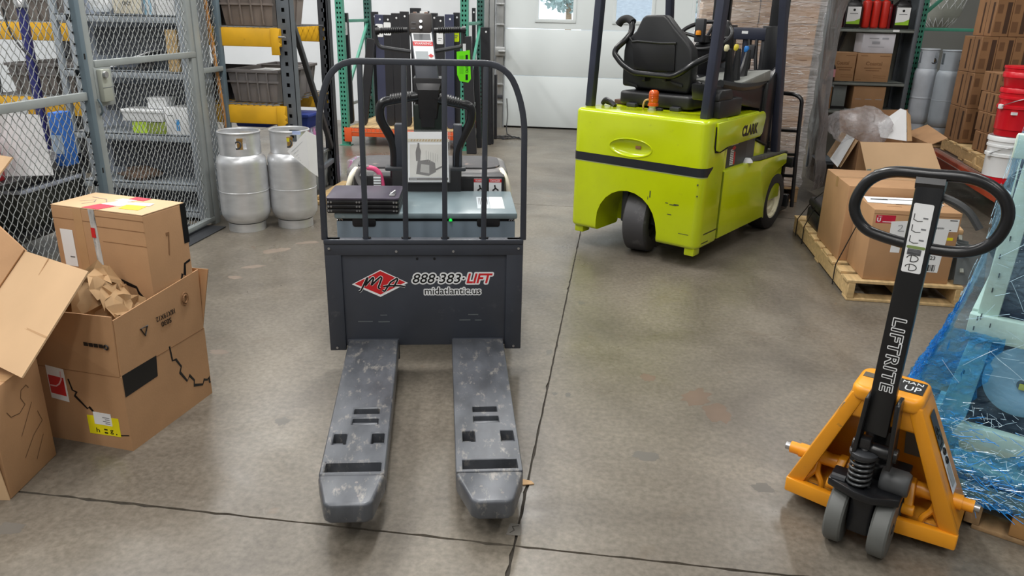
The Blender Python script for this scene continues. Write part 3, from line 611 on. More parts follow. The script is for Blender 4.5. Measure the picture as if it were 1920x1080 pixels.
for s, pin, pout, guard in ((-1, (764, 56), (706, 58), [(704, 48), (704, 72), (710, 88), (735, 92), (770, 97)]), (1, (814, 57), (871, 56), [(868, 52), (868, 70), (868, 87), (840, 92), (812, 97)])):
    a, b = Vector(q(*pin, 0.90)), Vector(q(*pout, 0.90))
    mb = MB().tube([a, b], 0.013, 12)
    for k in range(12): c = a.lerp(b, 0.16+k*0.062); d = (b-a).normalized()*0.003; mb.tube([c-d, c, c+d], [0.014, 0.0175, 0.014], 12)
    mb.tube([b-(b-a).normalized()*0.012, b+(b-a).normalized()*0.006], 0.019, 12)
    part('twist_grip', mb, M['black'], pt)
    part('hand_guard', MB().tube(rounded([q(u, v, 0.90) for u, v in guard], 0.05, 5), 0.0105, 8), M['rackdark'], pt)
# manual in a clear pouch on the column
mc = [q(765, 341, 0.70), q(842, 341, 0.70), q(839, 247, 0.735), q(764, 247, 0.735)]
man = part('manual', MB().slab(mc, -0.010), M['white'], pt, smooth=0, label='printed manual cover in a clear zip pouch')
P0, PX, PZ = Vector(mc[0]), Vector(mc[1])-Vector(mc[0]), Vector(mc[3])-Vector(mc[0]); PN = PX.cross(PZ).normalized()
mp = lambda x, z, k=1: P0+PX*x+PZ*z+PN*(0.0004*k)
def mquad(name, pts, m, k=1): part(name, MB().slab([mp(x, z, k) for x, z in pts], 0.0003), m, man, smooth=0)
gA, gB, gC = mat('manual_grey', (176, 174, 170), 0.6), mat('manual_dark_grey', (104, 100, 98), 0.6), mat('manual_pale', (214, 212, 206), 0.6)
mquad('cover_ground', [(0.05, 0.1), (0.95, 0.1), (0.95, 0.75), (0.05, 0.75)], gC)
mquad('printed_truck', [(0.2, 0.16), (0.5, 0.12), (0.68, 0.2), (0.66, 0.38), (0.5, 0.45), (0.24, 0.42)], gB, 2); mquad('printed_truck', [(0.3, 0.2), (0.52, 0.17), (0.52, 0.34), (0.32, 0.36)], gA, 3)
mquad('printed_fork', [(0.66, 0.22), (0.95, 0.34), (0.95, 0.37), (0.66, 0.26)], gB, 2)
mquad('printed_person', [(0.2, 0.42), (0.3, 0.42), (0.32, 0.62), (0.28, 0.7), (0.22, 0.7), (0.19, 0.6)], gB, 2); mquad('printed_person', [(0.23, 0.7), (0.29, 0.7), (0.28, 0.78), (0.24, 0.78)], gB, 3)
mb = MB()
for k in range(6): mb.slab([mp(0.44+k*0.055, 0.4, 2), mp(0.452+k*0.055, 0.4, 2), mp(0.452+k*0.055, 0.63-0.015*k, 2), mp(0.44+k*0.055, 0.63-0.015*k, 2)], 0.0003)
part('printed_bars', mb, gA, man, smooth=0)
mquad('spine_label', [(0.02, 0.03), (0.98, 0.03), (0.98, 0.085), (0.02, 0.085)], gB, 2); mquad('spine_label', [(0.04, 0.035), (0.22, 0.035), (0.22, 0.075), (0.04, 0.075)], M['steel'], 3)
mquad('pouch_band', [(0, 0.80), (1, 0.80), (1, 0.86), (0, 0.86)], mat('pouch_band', (206, 200, 184), 0.5), 2)
mb = MB()
for k in range(12): mb.slab([mp(0.07+k*0.07, 0.815, 3), mp(0.10+k*0.07, 0.815, 3), mp(0.12+k*0.07, 0.85, 3), mp(0.09+k*0.07, 0.85, 3)], 0.0003)
part('band_print', mb, mat('band_print', (176, 148, 98), 0.5), man, smooth=0)
pouch = [mp(-0.03, -0.02, 6), mp(1.03, -0.02, 6), mp(1.03, 1.04, 6), mp(-0.03, 1.04, 6)]
part('pouch', MB().slab(pouch, 0.0004), film('clear_pouch', (232, 234, 236), 0.07, 0.15, 9, 0.3, spread=0.05), man, smooth=0)

# black slatted case lying on the battery lid
C0 = Frame(W.w(-0.455, 0.262).x, W.w(-0.455, 0.262).y, 11)
cs = thing('case', 'black ribbed folding case lying on the battery lid of the pallet truck', 'case', (C0.o.x, C0.o.y, 0.6605), C0.a)
for k in range(3):
    part('shell_rib', MB().prism(rrect(0, 0.332, 0, 0.27, 0.02), 'z', 0.001+k*0.021, 0.019+k*0.021), M['black'], cs, bev=0.004)
part('shell_core', MB().box(0.006, 0.326, 0.006, 0.264, 0.0, 0.062), M['dark'], cs, smooth=0)
part('lid', MB().prism(rrect(0.0, 0.332, 0.0, 0.27, 0.02), 'z', 0.062, 0.072), mat('case_lid_plum', (70, 64, 78), 0.42), cs, bev=0.003)
mb = MB()
for x in (0.012, 0.14, 0.32):
    for k in range(3): mb.lathe([(0, -0.004), (0.004, -0.004), (0.005, 0)], (x, 0, 0.012+k*0.02), 8, 'y').lathe([(0, -0.004), (0.004, -0.004), (0.005, 0)], (x+0.012*(1 if x < 0.3 else -1), 0, 0.012+k*0.02), 8, 'y')
part('stud', mb, M['steel'], cs)
part('clasp', MB().box(0.285, 0.31, 0.03, 0.10, 0.072, 0.08).tube([(0.29, 0.05, 0.08), (0.31, 0.075, 0.092), (0.295, 0.10, 0.08)], 0.004, 6), M['steel'], cs, bev=0.002)

# fluorescent green tag hanging from the guard
tg = thing('tag', 'fluorescent green hang tag on the right hand guard of the pallet truck', 'tag', W.w(*W.y(868, 90, 0.885)), W.a)
o = W.y(868, 90, 0.885)
pts = [q(u, v, 0.885)-o for u, v in ((856, 97), (881, 94), (883, 148), (878, 155), (862, 152), (857, 140))]
tp = part('tag_sheet', MB().prism([(p.x, p.z) for p in pts], 'y', -0.0012, 0.0012), M['hivis'], tg, smooth=0)
p = q(869, 128, 0.885)-o; b0 = q(875, 150, 0.885)-o
part('tag_print', MB().box(b0.x-0.006, b0.x+0.006, -0.002, -0.0013, b0.z, b0.z+0.028).box(b0.x-0.006, b0.x+0.006, -0.002, -0.0013, b0.z+0.10, b0.z+0.125), M['ink'], tp, smooth=0)
text('tag_lettering', 'CAUTION', mat('tag_ink', (20, 60, 20), 0.5), tp, b0+Vector((0.008, -0.0022, 0.036)), (0, 0, 1), (-1, 0, 0), width=0.058, fit_h=0.014, size=1.0)
mb = MB()
for k in range(5): mb.box(b0.x-0.036+k*0.005, b0.x-0.0345+k*0.005, -0.0018, -0.0013, b0.z+0.03, b0.z+0.12)
part('tag_print', mb, mat('tag_lines', (80, 170, 20), 0.5), tp, smooth=0)
e = q(870, 88, 0.885)-o; part('tag_strap', MB().box(e.x-0.006, e.x+0.009, -0.002, 0.0, e.z-0.02, e.z+0.016), M['whitegloss'], tg, smooth=0)
# ================================================================ LIME FORKLIFT (seen from behind, turned away to the right)
F = Frame(0.5144, 4.8113, -30.5)
fk = at(F, 'forklift', 'lime green three-wheel electric forklift with black seat and orange beacon', 'forklift')
XL, XR, ZB, ZT = -0.952, 0.026, 0.132, 0.948
def plan(x0, x1, y0, y1, r):
    out = []
    for cx, cy, a0 in ((x0+r, y0+r, PI), (x1-r, y0+r, 1.5*PI)):
        for j in range(7): a = a0+j*PI/12; out.append((cx+r*math.cos(a), cy+r*math.sin(a)))
    return out+[(x1, y1), (x0, y1)]
cw = part('counterweight', MB().prism(plan(XL, XR, 0.0, 0.297, 0.055), 'z', ZB, ZT), M['lime'], fk, bev=0.028, seg=4, label='lime counterweight with wheel arch')
arch = [(-0.735, -0.2), (-0.735, 0.20)]
for k in range(1, 12):
    a = PI-k*PI/12; arch.append((-0.505+0.232*math.cos(a), 0.20+0.242*math.sin(a)))
arch += [(-0.268, 0.20), (-0.268, -0.2)]
boolean(cw, MB().prism(arch, 'y', -0.2, 0.60))
ov = MB().lathe([(0.0001, -0.055)]+[(0.16*math.sin(k*PI/16), -0.055*math.cos(k*PI/16)) for k in range(1, 16)]+[(0.0001, 0.055)], (0, 0, 0), 40)
for i, v in enumerate(ov.v): ov.v[i] = (v[0]-0.504, v[2]*0.62-0.006, 0.727+v[1]*0.37)
boolean(cw, ov)
part('badge_bolt', MB().box(-0.478, -0.438, 0.018, 0.024, 0.722, 0.742), M['carddark'], fk, bev=0.002)
part('badge_rim', MB().tube([(-0.504+0.158*math.cos(a*PI/24), 0.0, 0.727+0.058*math.sin(a*PI/24)) for a in range(48)], 0.0035, 6, closed=True), M['lime'], fk)
# black band round the back, ending in a point on the right side
st = plan(XL, XR, 0.0, 0.2, 0.055)[:14]; rows = [[(x-(0.0015 if x < -0.4 else -0.0015), y-0.0015, z0) for x, y in st] for z0 in (0.602, 0.657)]
b = MB().grid(rows); band = [(XR+0.0015, 0.0535), (XR+0.0015, 0.118)]
b.add([(XR+0.0015, 0.05, 0.602), (XR+0.0015, 0.118, 0.651), (XR+0.0015, 0.118, 0.658), (XR+0.0015, 0.05, 0.657)], [(0, 1, 2, 3)])
part('black_stripe', b, mat('black_stripe_tape', (34, 36, 42), 0.4), fk)
b2 = MB().grid([[(x-(0.0012 if x < -0.4 else -0.0012), y-0.0012, z0) for x, y in st] for z0 in (0.596, 0.602)])
part('stripe_edge', b2, mat('stripe_edge_grey', (150, 158, 110), 0.4), fk)
part('foot', MB().box(-0.925, -0.855, 0.03, 0.12, 0.085, 0.14), M['lime'], fk, bev=0.008)
part('foot', MB().box(-0.07, 0.0, 0.02, 0.11, 0.085, 0.14), M['lime'], fk, bev=0.008)
# hood, battery bay, right side panel, front frame
part('hood', MB().prism(rrect(XL, XR-0.002, 0.29, 0.83, 0.03), 'z', 0.775, ZT-0.006), M['lime'], fk, bev=0.018, seg=3)
part('hood_flap', MB().prism([(0.10, 0.93), (0.82, 0.944), (0.855, 0.93), (0.87, 0.90), (0.835, 0.79), (0.80, 0.775), (0.27, 0.765), (0.16, 0.745), (0.115, 0.76)], 'x', XR-0.002, XR+0.018), M['lime'], fk, bev=0.008, label='lime hood flap lettered in black')
part('flap_gap', MB().tube([(XR+0.002, y, z) for y, z in ((0.105, 0.905), (0.108, 0.78), (0.125, 0.748), (0.20, 0.742), (0.30, 0.758))], 0.006, 6), M['dark'], fk)
part('battery_case', MB().box(XL+0.03, XR-0.035, 0.40, 0.86, 0.16, 0.78), mat('battery_case_grey', (72, 76, 78), 0.5, wear=(110, 112, 110), wear_amt=0.1), fk, bev=0.004)
part('rear_frame', MB().box(XL+0.02, XR-0.012, 0.29, 0.34, 0.16, 0.78), M['lime'], fk, bev=0.004)
side = [(0.30, 0.150), (1.09, 0.150)]
for k in range(9):
    a = math.radians(200-k*13.5); side.append((1.372+0.262*math.cos(a), 0.222+0.262*math.sin(a)))
side += [(1.46, 0.50), (1.455, 0.575), (1.40, 0.588), (0.90, 0.592), (0.80, 0.604), (0.30, 0.606)]
part('side_panel', MB().prism(side, 'x', XR-0.05, XR), M['lime'], fk, bev=0.008)
side2 = [(p[0], p[1]) for p in side]
part('side_panel', MB().prism(side2, 'x', XL, XL+0.05), M['lime'], fk, bev=0.008)
part('panel_seam', MB().box(XR-0.01, XR+0.0008, 0.297, 0.303, 0.16, 0.60), mat('lime_shadow', (120, 134, 20), 0.5), fk, smooth=0)
part('scrape_strip', MB().box(XR-0.001, XR+0.0012, 0.08, 0.285, 0.222, 0.230).box(XR-0.001, XR+0.0012, 0.06, 0.16, 0.165, 0.172), mat('scrape_black', (62, 66, 24), 0.6), fk, smooth=0)
mb = MB()
for x, z, w, h in ((-0.338, 0.425, 0.008, 0.045), (-0.19, 0.40, 0.05, 0.006), (-0.16, 0.404, 0.035, 0.008), (-0.22, 0.407, 0.02, 0.005), (-0.20, 0.335, 0.03, 0.005), (-0.11, 0.225, 0.07, 0.004), (-0.35, 0.41, 0.004, 0.02), (-0.015, 0.55, 0.008, 0.01), (-0.012, 0.48, 0.008, 0.008)): mb.box(x, x+w, -0.0012, 0.004, z, z+h)
part('paint_chip', mb, mat('chip_grey', (70, 76, 44), 0.6), fk, smooth=0, kind='stuff')
part('floor_pan', MB().box(XL+0.04, XR-0.03, 0.84, 1.46, 0.24, 0.565), M['lime'], fk, bev=0.006)
part('step_riser', MB().prism([(0.80, 0.575), (1.06, 0.575), (1.06, 0.675), (0.86, 0.735), (0.80, 0.735)], 'x', -0.34, -0.01), M['lime'], fk, bev=0.006)
part('floor_mat', MB().prism([(0.86, 0.738), (1.07, 0.678), (1.07, 0.690), (0.86, 0.750)], 'x', -0.5, 0.0).box(-0.8, 0.02, 1.02, 1.45, 0.566, 0.578), M['rubber'], fk, bev=0.004)
part('step_pad', MB().prism([(0.74, 0.606), (0.90, 0.594), (1.42, 0.589), (1.455, 0.577), (1.46, 0.592), (1.42, 0.603), (1.0, 0.622), (0.80, 0.628)], 'x', -0.22, XR), mat('worn_step_rubber', (84, 84, 78), 0.75, wear=(130, 128, 110), wear_amt=0.1), fk, bev=0.004)
part('battery_label', MB().slab([(XR-0.034, 0.33, 0.61), (XR-0.034, 0.71, 0.61), (XR-0.034, 0.71, 0.772), (XR-0.034, 0.33, 0.772)], 0.0008), mat('battery_label_black', (58, 62, 64), 0.45), fk, smooth=0)
mb = MB()
for k in range(9): mb.box(XR-0.033, XR-0.0322, 0.445, 0.50, 0.618+k*0.012, 0.625+k*0.012)
part('label_print', mb, M['whitegloss'], fk, smooth=0, kind='stuff')
part('label_red', MB().slab([(XR-0.0318, 0.46, 0.728), (XR-0.0318, 0.495, 0.712), (XR-0.0318, 0.53, 0.728), (XR-0.0318, 0.495, 0.744)], 0.0004), M['red'], fk, smooth=0)
part('label_red', MB().box(XR-0.033, XR-0.0318, 0.505, 0.525, 0.618, 0.70), M['red'], fk, smooth=0)
part('label_white', MB().box(XR-0.033, XR-0.032, 0.44, 0.56, 0.748, 0.765), M['whitegloss'], fk, smooth=0)
text('bay_lettering', 'GNB 36', mat('label_pale', (150, 156, 156), 0.5), fk, (XR-0.0322, 0.62, 0.70), (0, 0, -1), (0, 1, 0), width=0.085, fit_h=0.04, size=1.0) if False else None
part('rag', MB().lathe([(0, 0.03), (0.02, 0.028), (0.035, 0.012), (0.04, 0.0)], (XR-0.02, 0.72, 0.605), 9), M['white'], fk)
text('maker_lettering', 'CLARK', M['ink'], fk, (XR+0.0186, 0.475, 0.806), (0, 1, 0), (0, 0, 1), width=0.262, fit_h=0.072, size=1.0, off=0.045, shear=0.06)
# tyres
def wheel(name, c, r, w, rot, m, hub):
    o = link(name, MB().lathe([(r*0.62, -w/2), (r*0.9, -w/2), (r*0.985, -w/2+0.012), (r, -w/2+0.03), (r, w/2-0.03), (r*0.985, w/2-0.012), (r*0.9, w/2), (r*0.62, w/2), (r*0.62, -w/2)], (0, 0, 0), 40, 'x').mesh(name, m), fk)
    o.location = c; o.rotation_euler = (0, 0, rot)
    part('hub', MB().lathe([(0.0, w/2-0.045), (r*0.28, w/2-0.045), (r*0.32, w/2-0.03), (r*0.5, w/2-0.03), (r*0.56, w/2-0.008), (r*0.64, w/2-0.006), (r*0.64, -w/2+0.006), (0, -w/2+0.01)], (0, 0, 0), 28, 'x'), hub, o, label='pale cream wheel hub' if hub == M['hubcream'] else None)
    return o
M['hubcream'] = mat('hub_cream', (214, 208, 180), 0.55, wear=(150, 140, 116), wear_amt=0.2)
wheel('rear_tyre', (-0.475, 0.205, 0.222), 0.222, 0.165, math.radians(10), M['tyre'], M['rackdark'])
wheel('front_tyre', (-0.075, 1.372, 0.222), 0.222, 0.15, 0, M['rubber'], M['hubcream']); wheel('front_tyre', (-0.85, 1.372, 0.222), 0.222, 0.15, 0, M['rubber'], M['hubcream'])
part('fork_yoke', MB().box(-0.60, -0.55, 0.1, 0.45, 0.2, 0.42).box(-0.4, -0.34, 0.15, 0.4, 0.2, 0.46), M['rackdark'], fk, bev=0.01)
part('axle_housing', MB().box(-0.75, -0.2, 0.38, 0.41, 0.14, 0.6), M['dark'], fk, smooth=0)
# overhead guard
def leg(p, q, w=0.07, h=0.045): part('guard_post', MB().bar(p, q, w, h, up=(0, 1, 0)), M['slate'], fk, bev=0.008)
q0, q1 = F.y(1320, 219, 0.12), F.y(1352, 0, 0.12+0.02)
leg((-0.055, 0.12, 0.945), (-0.02, 0.15, 2.06), 0.052, 0.085); leg((-0.925, 0.15, 0.945), (-0.895, 0.19, 2.06), 0.052, 0.06)
leg((-0.005, 1.27, 0.585), (-0.03, 1.04, 2.06), 0.05, 0.075); leg((-0.90, 1.27, 0.585), (-0.88, 1.04, 2.06), 0.05, 0.06)
for y in (0.17, 0.39, 0.61, 0.83, 1.05): part('guard_bar', MB().box(-0.93, 0.01, y-0.02, y+0.02, 2.05, 2.09), M['slate'], fk, bev=0.006)
for x in (-0.92, -0.02): part('guard_rail', MB().box(x-0.03, x+0.03, 0.15, 1.07, 2.045, 2.1), M['slate'], fk, bev=0.008)
# beacon
bc = F.y(1224, 204, 0.25)
bx, by = bc.x, 0.25
part('beacon_base', MB().lathe([(0, 0), (0.034, 0), (0.034, 0.012), (0.028, 0.014), (0.028, 0.03), (0, 0.03)], (bx, by, ZT-0.002), 20), M['steel'], fk)
part('beacon_lens', MB().lathe([(0, 0.030), (0.036, 0.030), (0.036, 0.045), (0.032, 0.048), (0.032, 0.058), (0.033, 0.06), (0.033, 0.112), (0.030, 0.124), (0.020, 0.132), (0, 0.134)], (bx, by, ZT-0.002), 22), M['amber'], fk, label='orange beacon lens')
mb = MB()
for k in range(5): mb.tube([(bx+0.0335*math.cos(a*PI/12), by+0.0335*math.sin(a*PI/12), ZT+0.062+k*0.011) for a in range(24)], 0.0016, 4, closed=True)
part('lens_ring', mb, M['amber'], fk, kind='stuff')
part('beacon_bracket', MB().box(bx+0.03, bx+0.07, by-0.01, by+0.02, ZT-0.006, ZT+0.02), M['black'], fk, bev=0.006)
part('beacon_lead', MB().tube(rounded([(bx-0.02, by-0.03, ZT+0.07), (bx-0.06, by-0.01, ZT+0.06), (bx-0.075, by, ZT+0.02), (bx-0.08, by+0.02, ZT)], 0.02), 0.006, 8), M['kraft'], fk)
part('cable_clip', MB().tube(rounded([(-0.90, 0.27, ZT+0.012), (-0.86, 0.24, ZT+0.045), (-0.80, 0.22, ZT+0.028), (-0.765, 0.21, ZT+0.006)], 0.02), 0.016, 8).tube([(-0.87, 0.24, ZT+0.03), (-0.82, 0.26, ZT+0.012)], 0.014, 8), M['black'], fk)
# seat
D = 0.45
P = lambda u, v, d=D: F.y(u, v, d)
so = [(1207, 33), (1214, 28), (1248, 28), (1255, 34), (1268, 52), (1290, 78), (1299, 92), (1301, 118), (1296, 158), (1290, 176), (1240, 170), (1169, 160), (1169, 140), (1172, 95), (1176, 76), (1195, 58)]
poly = [(P(u, v).x, P(u, v).z) for u, v in so]
part('seat_back', MB().prism(poly, 'y', D-0.02, D+0.07), M['vinyl'], fk, bev=0.018, seg=3, label='black moulded seat back shell')
part('back_cushion', MB().prism([(p[0]*0.92-0.05, (p[1]-1.25)*0.9+1.25) for p in poly], 'y', D+0.05, D+0.13), M['vinyl'], fk, bev=0.03, seg=3)
pk = [(1184, 76), (1202, 78), (1268, 80), (1270, 90), (1268, 134), (1225, 133), (1192, 129), (1190, 92)]
part('back_pocket', MB().prism([(P(u, v).x, P(u, v).z) for u, v in pk], 'y', D-0.032, D-0.015), M['black'], fk, bev=0.006)
part('pocket_lip', MB().tube([P(u, v, D-0.034) for u, v in ((1181, 70), (1186, 78), (1196, 77), (1240, 81), (1268, 81))], 0.008, 8), M['vinyl'], fk)
for x0, x1 in ((1176, 1196), (1256, 1280)):
    part('shell_rib', MB().slab([P(x0, 152, D-0.024), P(x1, 152+7, D-0.024), P(x1, 164, D-0.024), P(x0+6, 158, D-0.024)], -0.008), M['vinyl'], fk, smooth=0)
part('seat_pan', MB().prism(rrect(P(1170, 190).x, P(1296, 190).x+0.05, 0.36, 0.95, 0.05), 'z', 0.955, 1.045), M['black'], fk, bev=0.02, seg=3)
part('seat_cushion', MB().prism(rrect(P(1170, 190).x+0.02, P(1296, 190).x+0.03, 0.50, 0.95, 0.06), 'z', 1.04, 1.12), M['vinyl'], fk, bev=0.03, seg=3)
part('seat_rail', MB().box(-0.75, -0.68, 0.33, 0.9, 0.943, 0.97).box(-0.42, -0.35, 0.33, 0.9, 0.943, 0.97), M['rackdark'], fk, bev=0.006)
part('brown_shim', MB().box(-0.90, -0.78, 0.42, 0.62, 0.945, 0.975), mat('rust_brown', (84, 58, 48), 0.6), fk, bev=0.006)
hr = [(1162, 45, 0.50), (1166, 37, 0.50), (1177, 34, 0.50), (1186, 42, 0.48), (1184, 62, 0.46), (1172, 76, 0.42), (1156, 90, 0.40), (1152, 100, 0.39), (1166, 120, 0.37), (1190, 137, 0.36), (1228, 141, 0.36), (1262, 144, 0.36), (1280, 134, 0.37), (1296, 122, 0.40), (1330, 106, 0.48), (1348, 99, 0.55)]
part('hip_restraint', MB().tube(rounded([F.y(*h) for h in hr], 0.04, 4), 0.0205, 12), M['blackmetal'], fk)
part('restraint_grip', MB().tube(rounded([F.y(1160, 46, 0.5), F.y(1166, 37, 0.5), F.y(1178, 34, 0.5), F.y(1187, 42, 0.48)], 0.04, 4), 0.026, 12), M['rubber'], fk)
part('restraint_joint', MB().lathe([(0, -0.03), (0.035, -0.03), (0.045, -0.015), (0.045, 0.015), (0.035, 0.03), (0, 0.03)], F.y(1306, 165, 0.5), 18, 'x'), M['black'], fk)
mb = MB()
for u in (1206, 1245):
    a = F.y(u, 141, 0.36); mb.box(a.x-0.015, a.x+0.015, 0.36, 0.44, a.z-0.04, a.z+0.01)
part('restraint_bracket', mb, M['blackmetal'], fk, bev=0.004)
bb = MB().box(-0.085, 0.012, 0.16, 0.50, 0.945, 1.055)
part('side_box', bb, M['black'], fk, bev=0.012)
part('side_box_pad', MB().prism([(0.15, 1.05), (0.16, 1.10), (0.19, 1.115), (0.34, 1.115), (0.37, 1.05)], 'x', -0.09, 0.005), M['vinyl'], fk, bev=0.012)
# steering wheel and column
S0 = F.y(1322, 66, 0.98); up = Vector((0.08, -0.48, 0.87)).normalized(); a1 = up.cross(Vector((1, 0, 0))).normalized(); a2 = up.cross(a1)
ring = [S0+(a1*math.cos(k*PI/20)+a2*math.sin(k*PI/20))*0.185 for k in range(40)]
sw = part('steering_wheel', MB().tube(ring, 0.0145, 10, closed=True), M['black'], fk)
part('spoke', MB().tube([S0-up*0.03, S0+a2*0.18], 0.012, 8).tube([S0-up*0.03, S0-a2*0.18], 0.012, 8).tube([S0-up*0.03, S0+a1*0.18], 0.012, 8).lathe([(0, 0.02), (0.04, 0.015), (0.045, -0.03), (0, -0.05)], S0-up*0.02, 14), M['black'], sw)
part('steering_column', MB().bar(S0-up*0.05, S0-up*0.05+Vector((0, 0.18, -0.45)), 0.13, 0.11), M['black'], fk, bev=0.015)
hz = F.y(1310, 60, 0.90); part('horn_button', MB().lathe([(0, 0.012), (0.016, 0.01), (0.02, 0), (0.02, -0.02)], hz, 14), mat('amber_button', (240, 150, 20), 0.35), fk)
part('button_housing', MB().box(hz.x-0.035, hz.x+0.035, hz.y+0.0, hz.y+0.05, hz.z-0.07, hz.z+0.09), M['rackdark'], fk, bev=0.01)
# cowl, tray, levers
part('cowl', MB().prism([(0.98, 0.57), (1.16, 0.57), (1.16, 1.19), (1.0, 1.12)], 'x', -0.9, -0.02), M['blackmetal'], fk, bev=0.01)
rows = []
for t in (0, 0.25, 0.5, 0.75, 1.0):
    rows.append([(-0.34+0.30*t, 0.62+0.02*t, 1.115+0.01*t), (-0.34+0.34*t, 0.80+0.08*t, 1.118+0.045*t*t), (-0.34+0.34*t, 1.0+0.06*t, 1.135+0.065*t*t)])
part('cowl_tray', MB().hexa([(-0.40, 0.62, 1.11), (-0.06, 0.62, 1.11), (-0.02, 1.02, 1.13), (-0.40, 1.02, 1.13)], [(-0.40, 0.62, 1.135), (-0.06, 0.62, 1.135), (-0.02, 1.02, 1.205), (-0.40, 1.02, 1.165)]), mat('tray_grey', (132, 134, 130), 0.55, wear=(160, 160, 156), wear_amt=0.2), fk, bev=0.01)
tl = [F.x(u, v, -0.06) for u, v in ((1350, 158), (1385, 164), (1418, 160), (1440, 150), (1458, 131))]
part('tray_lip', MB().tube(rounded(tl, 0.08, 4), 0.028, 8), M['blackmetal'], fk)
part('cowl_side', MB().prism([(p.y, p.z) for p in [F.x(u, v, -0.045) for u, v in ((1340, 160), (1384, 166), (1418, 161), (1440, 151), (1459, 131), (1453, 268), (1432, 262), (1424, 204), (1384, 196), (1340, 190))]], 'x', -0.20, -0.045), M['blackmetal'], fk, bev=0.006)
for (ub, vb), (ut, vt), k in (((1366, 152), (1367, 92), (214, 206, 168)), ((1377, 151), (1385, 91), (226, 206, 70)), ((1390, 150), (1404, 94), (40, 120, 200))):
    a, b = F.x(ub, vb, -0.14), F.x(ut, vt, -0.14)
    lv = part('lever', MB().tube([a-Vector((0, 0, 0.04)), a+Vector((0, 0, 0.02)), a.lerp(b, 0.45), a.lerp(b, 0.85), b], [0.045, 0.036, 0.026, 0.021, 0.018], 8), M['blackmetal'], fk)
    part('lever_knob', MB().lathe([(0, 0.022), (0.012, 0.02), (0.017, 0.008), (0.017, -0.012), (0.012, -0.02), (0, -0.02)], b+Vector((-0.012, -0.01, 0.006)), 12), mat('knob', k, 0.3), lv, label={214: 'cream lever knob', 226: 'yellow lever knob', 40: 'blue lever knob'}[k[0]])
p0, p1 = F.y(1438, 48, 1.52), F.y(1452, 200, 1.52)
part('mast_cover', MB().box(p0.x, p1.x+0.01, 1.50, 1.55, 0.58, p0.z), M['blackmetal'], fk, bev=0.012)
part('dash_shroud', MB().prism([(F.y(u, v, 1.1).x, F.y(u, v, 1.1).z) for u, v in ((1336, 44), (1350, 36), (1364, 38), (1371, 52), (1371, 88), (1360, 114), (1336, 125))], 'y', 1.08, 1.16), M['black'], fk, bev=0.02, seg=3)
# mast and carriage
def mastrail(x): part('mast_rail', MB().cells([x-0.045, x-0.02, x+0.045], [1.56, 1.59, 1.68, 1.71], lambda i, j: not (i == 1 and j == 1), 0.06, 2.3), M['blackmetal'], fk, bev=0.004)
mastrail(-0.24); mastrail(-0.70)
def mastrail2(x): part('inner_rail', MB().box(x-0.03, x+0.03, 1.60, 1.72, 0.08, 1.48), M['rackdark'], fk, bev=0.004)
mastrail2(-0.315); mastrail2(-0.625)
part('mast_crosshead', MB().box(-0.70, -0.26, 1.585, 1.67, 1.375, 1.465), M['slate'], fk, bev=0.01)
part('crosshead_label', MB().box(-0.50, -0.45, 1.583, 1.585, 1.42, 1.44), M['whitegloss'], fk, smooth=0)
part('lift_cylinder', MB().cyl((-0.47, 1.64, 0.1), (-0.47, 1.64, 1.4), 0.035, 14), M['slate'], fk)
part('hose', MB().tube(rounded([(-0.44, 1.60, 1.38), (-0.40, 1.56, 1.2), (-0.42, 1.55, 1.05), (-0.38, 1.5, 0.8)], 0.08), 0.014, 8), M['black'], fk)
part('hose', MB().tube(rounded([(-0.38, 1.60, 1.38), (-0.36, 1.56, 1.25), (-0.33, 1.55, 1.1), (-0.34, 1.5, 0.8)], 0.08), 0.014, 8), M['black'], fk)
part('mast_valve', MB().box(-0.43, -0.37, 1.55, 1.6, 1.24, 1.34), M['rackdark'], fk, bev=0.006)
part('carriage', MB().box(-0.9, -0.02, 1.74, 1.79, 0.10, 0.20).box(-0.9, -0.02, 1.74, 1.79, 0.42, 0.50), M['blackmetal'], fk, bev=0.006)
G = lambda u, v: F.y(u, v, 1.78)
lb = rounded([G(1440, 172), G(1492, 177), G(1504, 186), G(1496, 260), G(1484, 388)], 0.05, 5)
part('load_guard', MB().tube(lb, 0.016, 8), M['blackmetal'], fk)
for u0, u1, v in ((1462, 1497, 246), (1455, 1492, 290), (1450, 1488, 330)):
    part('guard_slat', MB().tube([G(u0, v-2), G(u1, v)], 0.013, 6), M['blackmetal'], fk)
for x in (-0.15, -0.75): part('lift_fork', MB().box(x-0.05, x+0.05, 1.79, 1.83, 0.05, 0.52).box(x-0.05, x+0.05, 1.79, 2.0, 0.03, 0.07), M['blackmetal'], fk, bev=0.006)
# ================================================================ YELLOW HAND PALLET JACK
J = Frame(0.8714, 2.2267, -28.54)
pj = at(J, 'pallet_jack', 'yellow-orange hand pallet jack with black looped handle and grey steer wheels', 'pallet jack')
# forks running away from us
for s, lab in ((-1, None), (1, None)):
    x0, x1 = (-0.252, -0.095) if s < 0 else (0.095, 0.252)
    ys = [0.02, 0.845, 0.895, 0.985]; xs = [x0, x0+0.045, x1-0.045, x1]
    f = part('fork', MB().cells(xs, ys, lambda i, j: not (i == 1 and j == 1), 0.035, 0.088), M['orangeworn'], pj, bev=0.006)
    part('fork_tip', MB().prism([(x0, 0.98), (x1, 0.98), (x1-0.006, 1.03), (x1-0.035, 1.075), (x0+0.035, 1.075), (x0+0.006, 1.03)], 'z', 0.035, 0.088), M['orangeworn'], f, bev=0.012, seg=3)
    part('load_roller', MB().lathe([(0.01, -0.04), (0.032, -0.04), (0.035, -0.035), (0.035, 0.035), (0.032, 0.04), (0.01, 0.04), (0.01, -0.04)], ((x0+x1)/2, 0.87, 0.035), 16, 'x'), M['tyre'], f)
